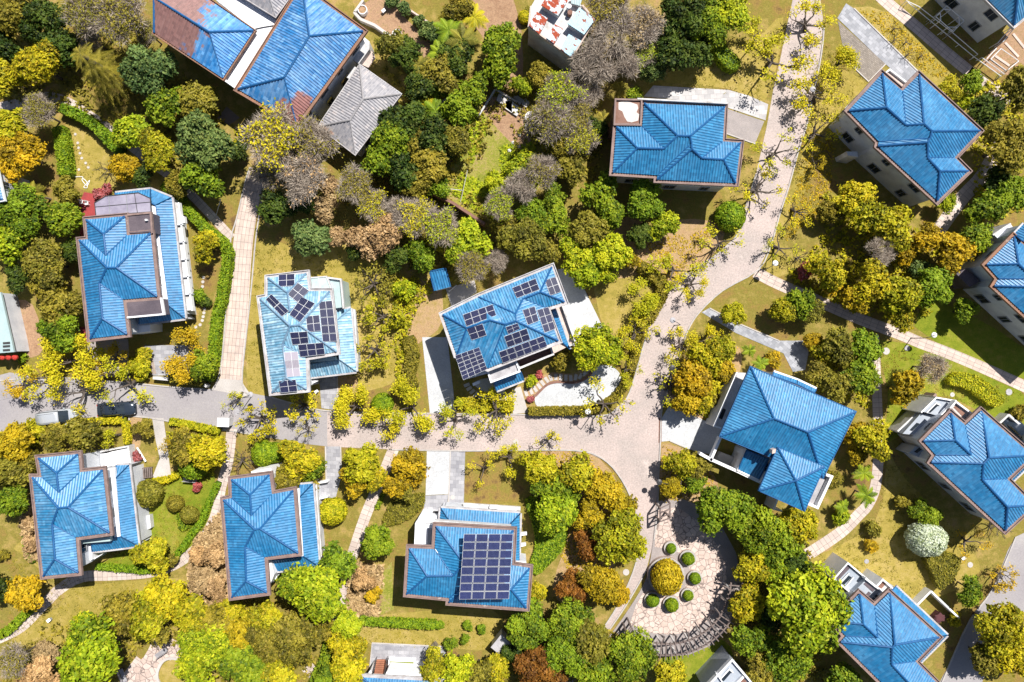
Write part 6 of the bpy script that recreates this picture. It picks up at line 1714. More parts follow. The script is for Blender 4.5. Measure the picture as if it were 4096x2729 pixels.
# ------------------------------------------------------------------ trees and shrubs: kind, leaf tone, map x, y, crown radius, label, leafiness
TREES = [
 # top edge, beside the rusty blue roofs
 ('D', 'olive', 35, 45, 62, 'yellow-olive tree filling the extreme top corner above the dark gap'),
 ('D', 'dark', 105, 55, 55, 'near-black tree between the corner olive tree and the twiggy trees', None),
 ('D', 'dark', 25, 118, 42, 'small dark tree at the photo edge under the corner olive tree'),
 ('D', 'dark', 150, 112, 45, 'dark tree tucked behind the drooping conifer'),
 ('T', 'olive', 200, 40, 62, 'olive-haze twiggy tree at the top edge before the corner olive tree', 2), ('T', 'olive', 285, 45, 66, 'grey-green twiggy tree next to the red-brown bare roof patch', 2), ('T', 'brown', 205, 85, 38, 'brownish twiggy tree directly above the drooping conifer', 1),
 ('T', 'olive', 340, 75, 36, 'small twiggy tree overlapping the red-brown roof corner', 2),
 ('D', 'yellow', 95, 155, 60, 'open yellow-green tree above the curving slab path', None), ('D', 'yellow', 22, 185, 42, 'yellow-green bushy tree at the photo edge above the slab path'),
 ('C', 'olive', 224, 150, 78, 'drooping conifer with hanging yellow-green boughs'),
 ('D', 'blue', 345, 170, 62, 'grey-green round tree touching the shadow of the long blue roof'), ('D', 'green', 395, 245, 50, 'mid-green round tree below the grey-green one'), ('D', 'olive', 455, 240, 46, 'olive round tree before the paved ramp in the roof shadow'),
 ('D', 'blue', 480, 330, 68, 'large blue-green tree against the grey twiggy trees'), ('D', 'bright', 308, 305, 46, 'bright lime round tree at the end of the slab path bend'), ('D', 'yellow', 372, 350, 54, 'dusty yellow tree beside the lime round tree'),
 ('T', 'olive', 85, 255, 46, 'brown-olive twiggy shrub over the slab path', 2), ('D', 'yellow', 30, 290, 46, 'yellow-green tree above the round orange tree'), ('D', 'orange', 48, 358, 58, 'round bright orange tree at the photo edge'),
 ('D', 'orange', 290, 388, 38, 'small orange-yellow tree above the polycarbonate porch'), ('D', 'dark', 325, 408, 32, 'dark shrub between the porch and the slab path'), ('N', None, 238, 385, 34, 'leafless sapling lying over the stepping-stone lawn'),
 ('N', None, 225, 300, 26, 'heap of bare branches under the clipped hedge'),
 ('D', 'green', 478, 410, 50, 'round green tree beside the slab path and tiled driveway'), ('D', 'olive', 410, 425, 34, 'dull olive tree behind the long hedge top'), ('D', 'dark', 545, 345, 30, 'dark shrub under the large blue-green tree'),
 # vegetable plots and grove
 ('D', 'olive', 900, 105, 42, 'olive bushy tree beside the sandy drum planter'), ('D', 'dark', 935, 135, 40, 'dark bushy tree below the sandy drum planter'),
 ('B', 'blue', 905, 5, 16, 'leafy vegetable clump first in the row at the top edge'), ('B', 'blue', 932, 22, 17, 'leafy vegetable clump second in the row'), ('B', 'blue', 962, 45, 15, 'small leafy vegetable clump midway along the row'), ('B', 'blue', 982, 68, 22, 'large leafy vegetable clump near the end of the row'), ('B', 'blue', 1000, 92, 20, 'last leafy vegetable clump by the palms'),
 ('P', 'green', 1030, 70, 36, 'fan palm beside the leafy vegetable row'), ('P', 'olive', 1062, 92, 40, 'yellowing palm in the middle of the palm clump'), ('P', 'green', 1010, 122, 34, 'lowest palm of the clump beside the vegetable row'), ('D', 'olive', 1045, 32, 40, 'olive tree above the palm clump'), ('P', 'yellow', 1090, 40, 34, 'palm with yellow dead fronds at the top edge'),
 ('D', 'dark', 1050, 130, 42, 'dark tree under the palm clump'), ('D', 'green', 1150, 105, 50, 'green spotted tree beside the shed block shadow'), ('D', 'green', 1148, 165, 44, 'second green spotted tree below the shed block'), ('D', 'bright', 1195, 195, 26, 'small bright bush above the pale slabs'),
 ('P', 'olive', 960, 150, 34, 'palm in shade by the lower bed edge'), ('D', 'olive', 1018, 172, 44, 'olive grove tree above the bare earth track'), ('D', 'dark', 968, 195, 40, 'dark grove tree nearest the grey slate annex tip'),
 ('P', 'yellow', 972, 232, 28, 'dry brown-yellow palm near the tank lid'), ('P', 'green', 1000, 255, 30, 'green palm just under the white tank lid'), ('D', 'green', 1010, 205, 30, 'grove tree beside the dry palm'),
 ('D', 'dark', 930, 285, 50, 'dark grove tree touching the grey slate annex eave'), ('D', 'green', 905, 325, 50, 'green grove tree below the slate annex corner'), ('D', 'olive', 955, 335, 42, 'olive grove tree with a yellow sprig'), ('D', 'dark', 1000, 305, 46, 'dark grove tree left of the pale bed edge', None),
 ('D', 'green', 1050, 255, 44, 'green grove tree at the top of the pale bed edge'), ('D', 'green', 1088, 205, 36, 'green grove tree at the corner of the stone bed'), ('D', 'olive', 1045, 325, 40, 'olive grove tree halfway along the pale bed edge'), ('D', 'green', 870, 372, 46, 'green grove tree beside the bare orange-brown hip'), ('D', 'dark', 925, 385, 46, 'dark grove tree in the middle of the lower grove'),
 ('D', 'olive', 985, 380, 46, 'olive grove tree at the foot of the vegetable plot'), ('D', 'green', 1005, 425, 34, 'green grove tree beside the retaining wall top'), ('D', 'olive', 960, 425, 40, 'olive tree at the lower end of the grove'), ('D', 'dark', 1015, 350, 34, 'very dark tree in the grove hollow'),
 ('T', 'lime', 632, 318, 78, 'large grey twiggy tree with a lime patch below the long blue roof', 2), ('T', 'olive', 715, 325, 66, 'large grey-brown twiggy tree covering the slate annex corner', 1), ('T', 'brown', 690, 410, 66, 'brown twiggy tree below the pair of large twiggy trees', 0), ('T', 'olive', 620, 395, 50, 'grey twiggy tree at the head of the tiled driveway', 1),
 ('D', 'dark', 640, 480, 46, 'dark shaded tree at the edge of the tiled driveway'), ('D', 'dark', 680, 470, 42, 'second dark shaded tree under the twiggy trees'),
 ('D', 'blue', 714, 552, 46, 'round blue-green tree alone on the lawn above the faded villa'), ('D', 'brown', 750, 480, 34, 'pale dry brown tree beside the dark shaded trees'), ('D', 'brown', 772, 545, 28, 'small dry brown bush near the round blue-green tree'), ('D', 'brown', 762, 430, 26, 'tall narrow dry brown bush on the earth bank'),
 ('T', 'olive', 820, 425, 52, 'olive-topped twiggy tree at the lower edge of the grove', 2), ('T', 'lime', 850, 470, 44, 'grey-green twiggy tree over the earth bank', 2), ('D', 'brown', 838, 555, 40, 'dry pinkish-brown tree over the lawn edge'), ('D', 'brown', 885, 535, 46, 'larger dry brown tree beside the grey twigs'), ('T', None, 920, 490, 46, 'bare grey twiggy tree above the bright feathery trees', 0), ('T', 'lime', 960, 500, 50, 'pale twiggy tree with lime tips beneath the grove', 2),
 ('T', 'bright', 1010, 525, 52, 'bright feathery tree beneath the retaining wall', 2), ('D', 'bright', 1075, 562, 50, 'brightest lime feathery tree above the small blue shed'), ('T', 'olive', 1085, 610, 46, 'olive twiggy tree overhanging the solar villa corner', 2), ('T', None, 1138, 600, 34, 'bare grey tree next to the dark trees above the solar villa', 0),
 ('D', 'green', 965, 582, 40, 'green tree just above the small blue shed'), ('D', 'yellow', 1000, 560, 28, 'yellow-green bush between the shed and the feathery trees'), ('D', 'dark', 905, 590, 36, 'dark bush on the earth bank above the leafless lawn tree'), ('D', 'dark', 820, 575, 26, 'dark low bush below the dry pinkish tree'),
 ('N', 'olive', 852, 645, 66, 'spreading leafless tree on the lawn beside the faded villa', None), ('N', 'yellow', 872, 725, 64, 'second leafless tree with sparse yellow leaves halfway down the lawn', None), ('N', 'yellow', 858, 805, 62, 'third leafless tree closest to the slate drive', None),
 ('B', 'bright', 928, 662, 26, 'bright bush beside the small blue shed shadow'), ('B', 'yellow', 915, 735, 20, 'thin yellow bush in the bare strip beside the hedge'),
 # shed block and the grey twiggy wood
 ('O', 'lime', 1206, 40, 15, 'round lime bush at the corner of the shed block'), ('B', 'olive', 1220, 30, 14, 'small bush behind the round lime bush'), ('T', 'olive', 1395, 20, 60, 'olive-green twiggy tree at the top edge near the shed block', 2), ('T', None, 1415, 75, 64, 'grey bare tree with a visible trunk right of the blue sheets', 0), ('T', None, 1365, 145, 62, 'large grey bare tree below the pale blue sheet roof', 0),
 ('T', 'lime', 1352, 98, 34, 'lime-tipped twiggy tree leaning on the pale blue sheet', 2), ('T', 'brown', 1475, 60, 58, 'brown twiggy tree beside the black shade', 1), ('T', 'bright', 1478, 118, 42, 'bright yellow-green twiggy tree above the dark round tree', 2), ('T', None, 1425, 150, 52, 'grey bare tree in the middle of the twiggy wood', 0),
 ('D', 'blue', 1495, 162, 36, 'dark blue-green round tree by the pale forecourt'), ('T', 'bright', 1282, 218, 58, 'bright green feathery tree at the foot of the shed steps', 2), ('T', None, 1345, 205, 48, 'grey bare tree beside the bright feathery one', 0), ('D', 'olive', 1240, 172, 32, 'olive bush beneath the shed block wall'), ('T', 'olive', 1262, 280, 60, 'brown-grey twiggy tree next to the barred tank lid', 1), ('T', 'olive', 1325, 265, 48, 'olive twiggy tree behind the peeling villa', 2),
 ('P', 'olive', 1425, 205, 22, 'palm at the end of the pale forecourt'), ('P', 'olive', 1385, 272, 22, 'palm close to the peeling villa wall'), ('D', 'green', 1458, 215, 20, 'dark spotted bush beside the forecourt palm'), ('D', 'dark', 1362, 300, 30, 'dark tree between the palm and the villa shade'),
 ('D', 'olive', 1280, 330, 42, 'olive round tree above the earth gap'), ('T', 'lime', 1335, 325, 44, 'lime twiggy tree by the villa shade', 2), ('D', 'bright', 1200, 382, 40, 'lime bush cluster in the vegetable plot'), ('D', 'bright', 1145, 420, 30, 'lime weedy bush near the retaining wall'), ('T', None, 1195, 430, 44, 'grey bare tree beside the lime bush cluster', 0), ('T', 'olive', 1245, 395, 48, 'olive-grey twiggy tree on the plot boundary', 1),
 ('D', 'olive', 1310, 395, 38, 'olive tree above the sandy gap'), ('D', 'green', 1270, 445, 34, 'green tree beside the sandy gap'), ('T', 'bright', 1150, 470, 42, 'bright twiggy tree at the end of the retaining wall', 2),
 ('D', 'dark', 1560, 45, 62, 'black-green tree at the top edge by the twiggy wood'), ('D', 'dark', 1545, 125, 52, 'black-green tree casting shade onto the forecourt lawn'), ('D', 'green', 1625, 55, 56, 'green tree lit at its top beside the black-green ones'), ('D', 'bright', 1675, 22, 56, 'bright green tree at the top edge beside spidery shadows'), ('D', 'dark', 1600, 120, 40, 'dark tree above the bright oval hedge'),
 # the middle green block
 ('D', 'green', 1378, 445, 46, 'round green tree next to the sandy gap, below the peeling villa'), ('D', 'green', 1400, 495, 38, 'round green tree under the first one below the peeling villa'), ('L', 'green', 1478, 458, 52, 'big round green tree directly under the villa eave'), ('D', 'bright', 1518, 522, 36, 'bright spotted tree at the edge of the square villa shadow'), ('D', 'olive', 1350, 525, 46, 'dull olive tree in the middle of the green block'),
 ('D', 'green', 1272, 515, 40, 'yellow-green round tree in the green block'), ('D', 'green', 1222, 490, 38, 'green round tree beside the bright twiggy tree'), ('D', 'olive', 1205, 550, 56, 'large dark olive tree above the solar villa'), ('D', 'olive', 1245, 580, 38, 'olive tree nearest the solar villa ridge'), ('D', 'bright', 1405, 578, 46, 'bright spotted tree casting shade on the white patio'), ('D', 'bright', 1320, 590, 42, 'bright spotted tree hanging over the patio corner'), ('D', 'bright', 1345, 630, 40, 'bright spotted tree lowest on the patio'),
 ('D', 'bright', 1385, 625, 34, 'bright spotted tree at the edge of the brown lawn'), ('D', 'orange', 1452, 600, 24, 'small orange bush beside the bright spotted trees'), ('D', 'dark', 1470, 545, 30, 'dark bush in the shade pocket'), ('D', 'olive', 1160, 520, 30, 'dark olive tree beside the bright feathery tree'),
 ('O', 'hedge', 1678, 498, 33, 'round clipped green bush by the road under the peeling villa'), ('D', 'bright', 1372, 800, 56, 'bright spotted tree over the stepping slabs of the white patio'), ('B', 'olive', 1290, 830, 26, 'dark shrub beside the stepping slabs'), ('B', 'red', 1237, 860, 11, 'small purple-red bush at the solar villa terrace'), ('B', 'red', 1220, 916, 9, 'tiny purple-red bush at the patio corner'), ('B', 'bright', 1218, 877, 14, 'lime bush near the solar villa terrace'),
 # street trees along the road bend
 ('S', 'lime', 1800, 110, 80, 'street tree with open branches at the top of the road', 1), ('S', 'lime', 1880, 40, 62, 'street tree leaning over the slate driveway top', 1), ('S', 'lime', 1955, 115, 52, 'leafy yellow street tree over the brown brick paving', 2), ('S', 'lime', 1905, 210, 66, 'street tree between the road and the streaky villa', 1), ('S', 'lime', 1880, 300, 60, 'sparse street tree on the verge above the shaded white wall', 0), ('S', 'lime', 1760, 60, 62, 'street tree on the grass beside the spidery shadows', 1),
 ('S', 'lime', 1790, 345, 62, 'sparse street tree overhanging the road below the forecourt', 0), ('S', 'orange', 1895, 375, 42, 'orange-leaved sapling in the shade of the streaky villa', 0), ('S', 'lime', 1740, 425, 66, 'street tree beside the round clipped bush', 0), ('S', 'lime', 1680, 555, 62, 'street tree over the road above the bend', 0), ('S', 'lime', 1560, 610, 66, 'street tree above the brown lawn', 1), ('S', 'lime', 1590, 655, 50, 'street tree hanging over the inner bend of the road', 1),
 ('S', 'lime', 1500, 700, 56, 'leafy street tree in the hedge on the bend', 2), ('S', 'lime', 1480, 765, 52, 'olive street tree in the hedge above the white patio', 1), ('S', 'lime', 1840, 470, 48, 'leafless-looking street tree on the orange verge', 0), ('N', None, 1842, 590, 34, 'small bare tree near the walkway start'), ('S', 'lime', 1800, 560, 54, 'street tree beside the walkway start', 0), ('S', 'lime', 1645, 760, 50, 'street tree over the slate path', 1),
 ('S', 'lime', 1560, 800, 46, 'street tree at the top of the orange shrub border', 1), ('S', 'lime', 1545, 900, 64, 'large sparse street tree shading the villa drive', 0), ('S', 'lime', 1440, 850, 40, 'leafy street tree on the patio hedge corner', 1),
 # the road going to the photo edge
 ('S', 'lime', 1385, 930, 72, 'spreading street tree at the junction casting branch shadows', 0), ('S', 'lime', 1275, 1000, 46, 'sparse street tree on the kerb opposite the patio', 0), ('S', 'lime', 1125, 955, 62, 'street tree over the road below the rounded terrace', 1), ('S', 'lime', 1040, 975, 56, 'street tree at the mouth of the white driveway', 1), ('S', 'lime', 945, 935, 66, 'leafy street tree next to the lime round bush', 2), ('S', 'lime', 815, 935, 62, 'leafy street tree at the foot of the slate drive', 2),
 ('S', 'lime', 905, 995, 52, 'street tree casting a dark patch on the pale road', 1), ('O', 'hedge', 879, 929, 24, 'round bright clipped bush at the kerb'), ('N', 'lime', 690, 935, 56, 'pruned bare street tree in the shade of the faded villa', None), ('N', 'yellow', 590, 965, 60, 'bare street tree with thick limbs by the grey lamp', None), ('S', 'lime', 700, 985, 30, 'wispy street tree over the lower kerb', 0), ('S', 'lime', 540, 905, 40, 'wispy street tree at the driveway mouth', 0),
 ('S', 'lime', 150, 840, 78, 'large yellow street tree on the verge above the silver car', 2), ('S', 'orange', 235, 830, 50, 'orange-tinged street tree over the grey terrace', 1), ('S', 'lime', 275, 880, 66, 'street tree hanging over the navy car', 1), ('S', 'lime', 70, 880, 66, 'street tree beside the red lanterns', 1), ('S', 'orange', 20, 905, 52, 'orange street tree at the photo edge over the road', 1), ('S', 'lime', 180, 900, 58, 'street tree whose shadow reaches the silver car', 0), ('S', 'orange', 420, 800, 64, 'orange-yellow tree over the pale decking', 2), ('D', 'green', 470, 835, 36, 'green bush at the hedge corner by the tiled driveway'), ('B', 'yellow', 320, 850, 26, 'yellow bush between grey terrace and decking'), ('B', 'yellow', 330, 815, 22, 'yellow-green bush beside the decking top'),
 # around the polycarbonate-porch villa
 ('D', 'green', 55, 490, 58, 'large green tree with orange tips beside the photo edge'), ('D', 'green', 155, 505, 42, 'green tree by the red terrace'), ('D', 'bright', 25, 565, 48, 'bright lime tree at the photo edge'), ('D', 'olive', 105, 605, 64, 'large dull olive tree along the porch villa'), ('D', 'olive', 115, 660, 44, 'dark olive tree above the bare soil'), ('D', 'olive', 150, 695, 50, 'olive-green tree beside the bare soil patch'), ('D', 'green', 140, 750, 54, 'green tree over the villa corner by the road'), ('D', 'dark', 165, 575, 32, 'dark tree pressed against the villa eave'),
 ('P', 'olive', 75, 445, 34, 'dark feathery palm below the orange tree'), ('D', 'olive', 155, 440, 32, 'olive bush by the white hose'), ('D', 'dark', 50, 640, 34, 'dark low bush beside the teal canopy'), ('B', 'red', 228, 448, 15, 'pink-flowered bush on the red terrace edge'), ('B', 'red', 248, 436, 13, 'second pink-flowered bush next to the porch'), ('D', 'yellow', 472, 572, 38, 'round yellow-green tree inside the long hedge'), ('B', 'green', 455, 685, 20, 'green bush at the villa balcony end'), ('B', 'dark', 470, 695, 14, 'dark bush in the small garden bed'), ('B', 'hedge', 50, 825, 12, 'little green pot plant by the red lanterns'),
 # gardens along the lower side of the road
 ('D', 'olive', 195, 1000, 48, 'olive tree in the yellow-hedged garden'), ('D', 'olive', 130, 1015, 36, 'olive bush near the villa eave in the yellow-hedged garden'), ('D', 'orange', 40, 1020, 48, 'orange-yellow tree at the photo edge under the road'), ('D', 'olive', 25, 1085, 46, 'olive tree at the photo edge beside the curving-path villa'), ('D', 'green', 35, 1150, 40, 'green tree at the photo edge by the villa wall'), ('D', 'olive', 70, 1060, 34, 'dull olive tree squeezed beside the villa corner'), ('B', 'yellow', 85, 985, 26, 'yellow bush at the garden corner'),
 ('S', 'lime', 250, 1005, 44, 'twiggy yellow tree in the hedged garden', 1), ('D', 'olive', 330, 985, 24, 'olive bush between the two garden paths'), ('B', 'red', 313, 1048, 13, 'red-leaved bush at the white terrace'), ('S', 'orange', 395, 1010, 36, 'orange-olive tree beside the pale path', 1), ('D', 'olive', 425, 1020, 40, 'olive tree over the garden of the dome-shaped bush'), ('D', 'yellow', 480, 1040, 44, 'yellow-olive tree beside the curving slab path'), ('O', 'hedge', 446, 1068, 32, 'dome-shaped green bush behind the grey-blue bench'), ('N', None, 545, 1060, 44, 'fallen-looking bare tree across the slab path'),
 ('O', 'olive', 341, 1134, 31, 'olive-green clipped ball beside the narrow villa roof'), ('O', 'olive', 403, 1157, 19, 'small clipped ball on the green garden lawn'), ('O', 'olive', 436, 1183, 20, 'small clipped ball in the dark hedge ring'), ('D', 'yellow', 352, 1275, 42, 'orange-olive round bush at the inside of the path bend'), ('B', 'olive', 390, 1290, 22, 'smaller bush joined to the path-bend bush'), ('B', 'red', 455, 1120, 12, 'patch of pink flowers on the garden lawn'),
 ('D', 'dark', 12, 1350, 42, 'dark conifer-like bush at the photo edge by the path'), ('D', 'orange', 68, 1356, 43, 'round orange bush on the path edge'), ('B', 'olive', 5, 1275, 14, 'small bush at the photo edge on the lawn'),
 ('D', 'brown', 470, 1330, 34, 'dry brown scrub under the leafy-corner villa wall'), ('D', 'brown', 500, 1270, 32, 'dry brown scrub halfway along the villa wall'), ('D', 'brown', 505, 1360, 34, 'dry brown scrub at the villa bottom corner'), ('D', 'brown', 462, 1275, 24, 'dry brown scrub edging the curving path'), ('D', 'brown', 75, 1250, 20, 'dry brown scrub beside the curving-path villa'), ('D', 'brown', 68, 1205, 20, 'second dry scrub along the curving-path villa wall'),
 ('D', 'olive', 615, 1045, 20, 'olive bush next to the bright oval bush'), ('O', 'hedge', 606, 1042, 28, 'bright green oval bush above the leafy-corner villa'), ('O', 'hedge', 632, 1040, 24, 'second bright green bush joined to the oval one'), ('D', 'yellow', 685, 1055, 46, 'yellow-olive tree over the villa porch'), ('D', 'olive', 660, 1100, 40, 'olive tree covering the villa notch'), ('D', 'green', 715, 1075, 36, 'green tree beside the slate drive'), ('D', 'olive', 700, 1120, 30, 'olive tree lowest on the villa porch'),
 ('D', 'yellow', 830, 1060, 46, 'yellow tree between slate drive and slab path'), ('D', 'orange', 815, 1105, 36, 'orange-tinged tree below the yellow one'), ('D', 'yellow', 860, 1095, 34, 'olive-yellow tree leaning on the slab path'), ('D', 'orange', 945, 1070, 44, 'orange tree beside the white drive'), ('D', 'orange', 920, 1110, 36, 'orange-brown tree below it by the slab path'), ('S', 'orange', 960, 1110, 36, 'bare-limbed orange tree at the white drive edge', 1), ('D', 'olive', 930, 1135, 24, 'dark bush under the orange trees'),
 ('O', 'lime', 764, 1175, 32, 'yellow-green clipped ball beside the white porch walls'), ('D', 'green', 778, 1285, 46, 'green tree behind the large bright leafy tree'), ('L', 'bright', 735, 1348, 84, 'large bright leafy tree over the villa corner'), ('D', 'green', 872, 1245, 40, 'round glossy green tree beside the slab path'), ('D', 'brown', 838, 1330, 26, 'dry reddish grass clump beside the slab path'), ('D', 'orange', 858, 1360, 20, 'dry orange grass clump on the lawn'),
 # solar-array villa garden
 ('S', 'lime', 1115, 1085, 50, 'bare-limbed tree on the lawn beside the slate drive', 0), ('S', 'lime', 1175, 1060, 46, 'yellow tree on the lawn above the low hedge bed', 1), ('D', 'yellow', 1235, 1075, 44, 'yellow-olive tree on the corner lawn'), ('D', 'green', 1265, 1120, 40, 'green tree above the low hedge bed'), ('D', 'bright', 1275, 1175, 50, 'bright tree over the low hedge bed'), ('D', 'yellow', 1330, 1080, 46, 'yellow-orange tree on the corner lawn by the kerb'), ('D', 'green', 1305, 1130, 34, 'dark green tree in the corner lawn group'), ('D', 'orange', 1380, 1120, 44, 'orange tree at the kerb curve'),
 ('D', 'orange', 1350, 1180, 36, 'dark orange tree behind the yellow road tree'), ('D', 'yellow', 1425, 1230, 62, 'large yellow tree overhanging the plaza road'), ('D', 'orange', 1425, 1165, 40, 'orange-yellow tree above the large yellow one'), ('D', 'rust', 1345, 1245, 34, 'dark rusty tree behind the large yellow one'), ('D', 'orange', 1385, 1335, 56, 'large orange tree by the plaza road kerb'), ('D', 'rust', 1315, 1345, 38, 'dark rusty tree beside the large orange one'), ('D', 'orange', 1425, 1365, 28, 'small orange tree overhanging the road below'),
 ('D', 'green', 1215, 1435, 56, 'spotted green tree at the solar-array villa corner'), ('D', 'yellow', 1225, 1360, 28, 'yellow bush at the solar-array villa edge'), ('D', 'green', 1315, 1430, 54, 'green tree between the orange trees and the photo edge'), ('D', 'green', 1300, 1500, 56, 'large green tree above the red-brown tree'), ('D', 'olive', 1360, 1470, 52, 'olive-green tree beside the plaza road'), ('D', 'green', 1370, 1540, 50, 'green tree at the bottom edge below the road'), ('L', 'green', 1450, 1505, 56, 'round green tree covering the pergola end'), ('D', 'yellow', 1535, 1548, 38, 'yellow-green bush at the bottom edge below the pergola'), ('D', 'rust', 1225, 1530, 54, 'red-brown tree at the bottom edge'), ('D', 'rust', 1275, 1545, 36, 'smaller red-brown tree beside it'), ('D', 'dark', 1180, 1500, 30, 'dark bush beside the grey hut'),
 ('D', 'yellow', 1000, 1520, 38, 'golden round tree over the slate terrace'), ('D', 'bright', 1050, 1530, 42, 'lime round tree at the bottom edge'), ('D', 'olive', 1098, 1540, 40, 'olive tree next to the lime round one'), ('D', 'yellow', 1140, 1530, 36, 'golden-olive tree beside the grey hut'), ('B', 'green', 1037, 1475, 17, 'green vegetable bush in the brown bed'), ('B', 'green', 1070, 1470, 13, 'smaller vegetable bush in the brown bed'), ('B', 'hedge', 1010, 1433, 12, 'low bush at the end of the straight hedge'), ('B', 'hedge', 1075, 1440, 12, 'low bush in the shade edge of the villa'), ('B', 'hedge', 1108, 1446, 12, 'low bush next to the villa shade corner'),
 # the bottom wood
 ('D', 'olive', 285, 1395, 52, 'olive tree on the dry lawn edge'), ('D', 'yellow', 345, 1400, 52, 'yellow-olive tree beside it'), ('D', 'yellow', 390, 1365, 50, 'yellow tree under the curving path'), ('D', 'olive', 350, 1440, 44, 'olive tree above the crazy paving circle'), ('D', 'yellow', 445, 1410, 48, 'yellow tree in the middle of the bottom wood'), ('L', 'bright', 225, 1500, 92, 'large bright leafy tree at the bottom near the grey scrub'), ('D', 'bright', 195, 1440, 34, 'bright bush on top of the large bright tree'), ('T', 'olive', 35, 1515, 46, 'grey-green scrub tree at the bottom corner', 2), ('D', 'brown', 95, 1550, 44, 'grey-brown scrub at the bottom edge'), ('D', 'brown', 110, 1500, 30, 'grey-brown scrub beside the large bright tree'),
 ('D', 'bright', 475, 1480, 58, 'bright tree beside the crazy paving circle'), ('D', 'bright', 455, 1545, 52, 'bright tree at the bottom edge by the paving circle'), ('D', 'olive', 505, 1425, 44, 'olive tree under the brown scrub'), ('D', 'orange', 560, 1440, 44, 'orange-tinged tree below the villa corner'), ('D', 'yellow', 530, 1400, 36, 'yellow tree at the villa corner'), ('D', 'green', 545, 1500, 50, 'green tree in the bottom wood'), ('D', 'yellow', 600, 1415, 44, 'olive-yellow tree under the leafy-corner villa'), ('D', 'olive', 620, 1470, 54, 'dull green tree in the bottom wood'), ('D', 'olive', 685, 1460, 60, 'large dull olive tree in the bottom wood'),
 ('D', 'green', 585, 1540, 52, 'green tree at the bottom edge beyond the paving'), ('D', 'yellow', 650, 1540, 48, 'yellow-green tree at the bottom edge before the dark hedge'), ('D', 'olive', 740, 1425, 44, 'olive tree under the large bright tree'), ('D', 'bright', 795, 1430, 36, 'bright tree at the end of the slab path'), ('D', 'yellow', 800, 1485, 44, 'golden tree by the slate terrace'), ('D', 'lime', 805, 1535, 44, 'lime tree beside the bottom villa roof'), ('D', 'green', 760, 1555, 34, 'green bush beside the dark hedge'),
 # far side gardens
 ('D', 'yellow', 2000, 500, 50, 'yellow-green tree in the middle of the autumn group'), ('D', 'yellow', 1960, 455, 46, 'yellow-green tree topmost in the autumn group'), ('D', 'yellow', 2050, 525, 48, 'yellow-green tree lowest toward the orange one'), ('D', 'olive', 1900, 490, 30, 'dark olive tree on the shaded side of the autumn group'), ('D', 'orange', 2130, 552, 40, 'orange-yellow tree by the slab path'), ('D', 'orange', 2078, 582, 30, 'bright orange small tree'), ('T', None, 2020, 580, 40, 'bare dark twiggy tree in the group shadow', 0), ('D', 'orange', 2190, 585, 44, 'brown-olive feathery tree before the shaded white wall'), ('D', 'blue', 2115, 622, 22, 'dark green bush under the brown-olive tree'),
 ('D', 'green', 2245, 545, 40, 'spotted green tree at the cut-off villa corner'), ('D', 'green', 2255, 480, 42, 'green tree below the slab path in shade'), ('D', 'green', 2320, 445, 44, 'green tree at the photo edge above the cut-off villa'), ('D', 'dark', 2290, 420, 34, 'dark tree over the shaded slab path'), ('D', 'olive', 2310, 340, 62, 'big dark olive tree at the photo edge beside the streaky villa'), ('D', 'dark', 2255, 262, 42, 'dark shrub mass behind the streaky villa'), ('D', 'olive', 2335, 215, 48, 'grey-olive open tree at the photo edge'), ('D', 'green', 2227, 190, 27, 'round glossy green bush at the walkway end'), ('D', 'yellow', 2180, 205, 28, 'yellow-green bush along the streaky villa eave'), ('D', 'bright', 2215, 240, 22, 'lime bush between the yellow and dark shrubs'),
 ('D', 'bright', 2170, 470, 26, 'lime bush at the bottom corner of the streaky villa'), ('D', 'yellow', 1890, 620, 46, 'yellow-green tree by the walkway, upper'), ('D', 'orange', 1910, 655, 28, 'orange-yellow tree on the walkway edge'), ('D', 'yellow', 2000, 650, 50, 'yellow-olive tree over the walkway, central'), ('D', 'yellow', 2060, 680, 50, 'yellow-olive tree over the walkway beside the green one'), ('D', 'orange', 1965, 690, 36, 'orange-tinted tree over the walkway edge'), ('D', 'yellow', 2065, 730, 38, 'yellow-green tree on the lawn below the walkway trees'), ('D', 'green', 2142, 665, 46, 'round green tree beside the shaded white wall'), ('D', 'green', 2215, 715, 30, 'sunlit spotted bush in the big wall shadow'),
 ('D', 'yellow', 1795, 715, 32, 'orange-yellow bush under the walkway'), ('D', 'green', 1835, 700, 36, 'green bush under the walkway start'), ('D', 'olive', 1870, 715, 30, 'olive bush under the walkway'), ('D', 'yellow', 1685, 720, 30, 'lime bush above the slate path'), ('D', 'red', 1845, 625, 20, 'reddish twiggy bush beside the walkway'), ('D', 'orange', 1865, 785, 24, 'orange bush at the slate path end'), ('D', 'yellow', 1890, 805, 30, 'yellow bush beside the slate path end'), ('D', 'olive', 1925, 805, 44, 'olive tree between slate path and slab path'), ('D', 'green', 1975, 800, 44, 'green tree at the slab path top'), ('D', 'olive', 1920, 880, 44, 'dark olive tree over the plain hipped villa eave'), ('D', 'green', 1975, 865, 48, 'green-olive tree leaning on the slab path'), ('D', 'olive', 1880, 860, 34, 'brown-olive tree behind the plain hipped villa'),
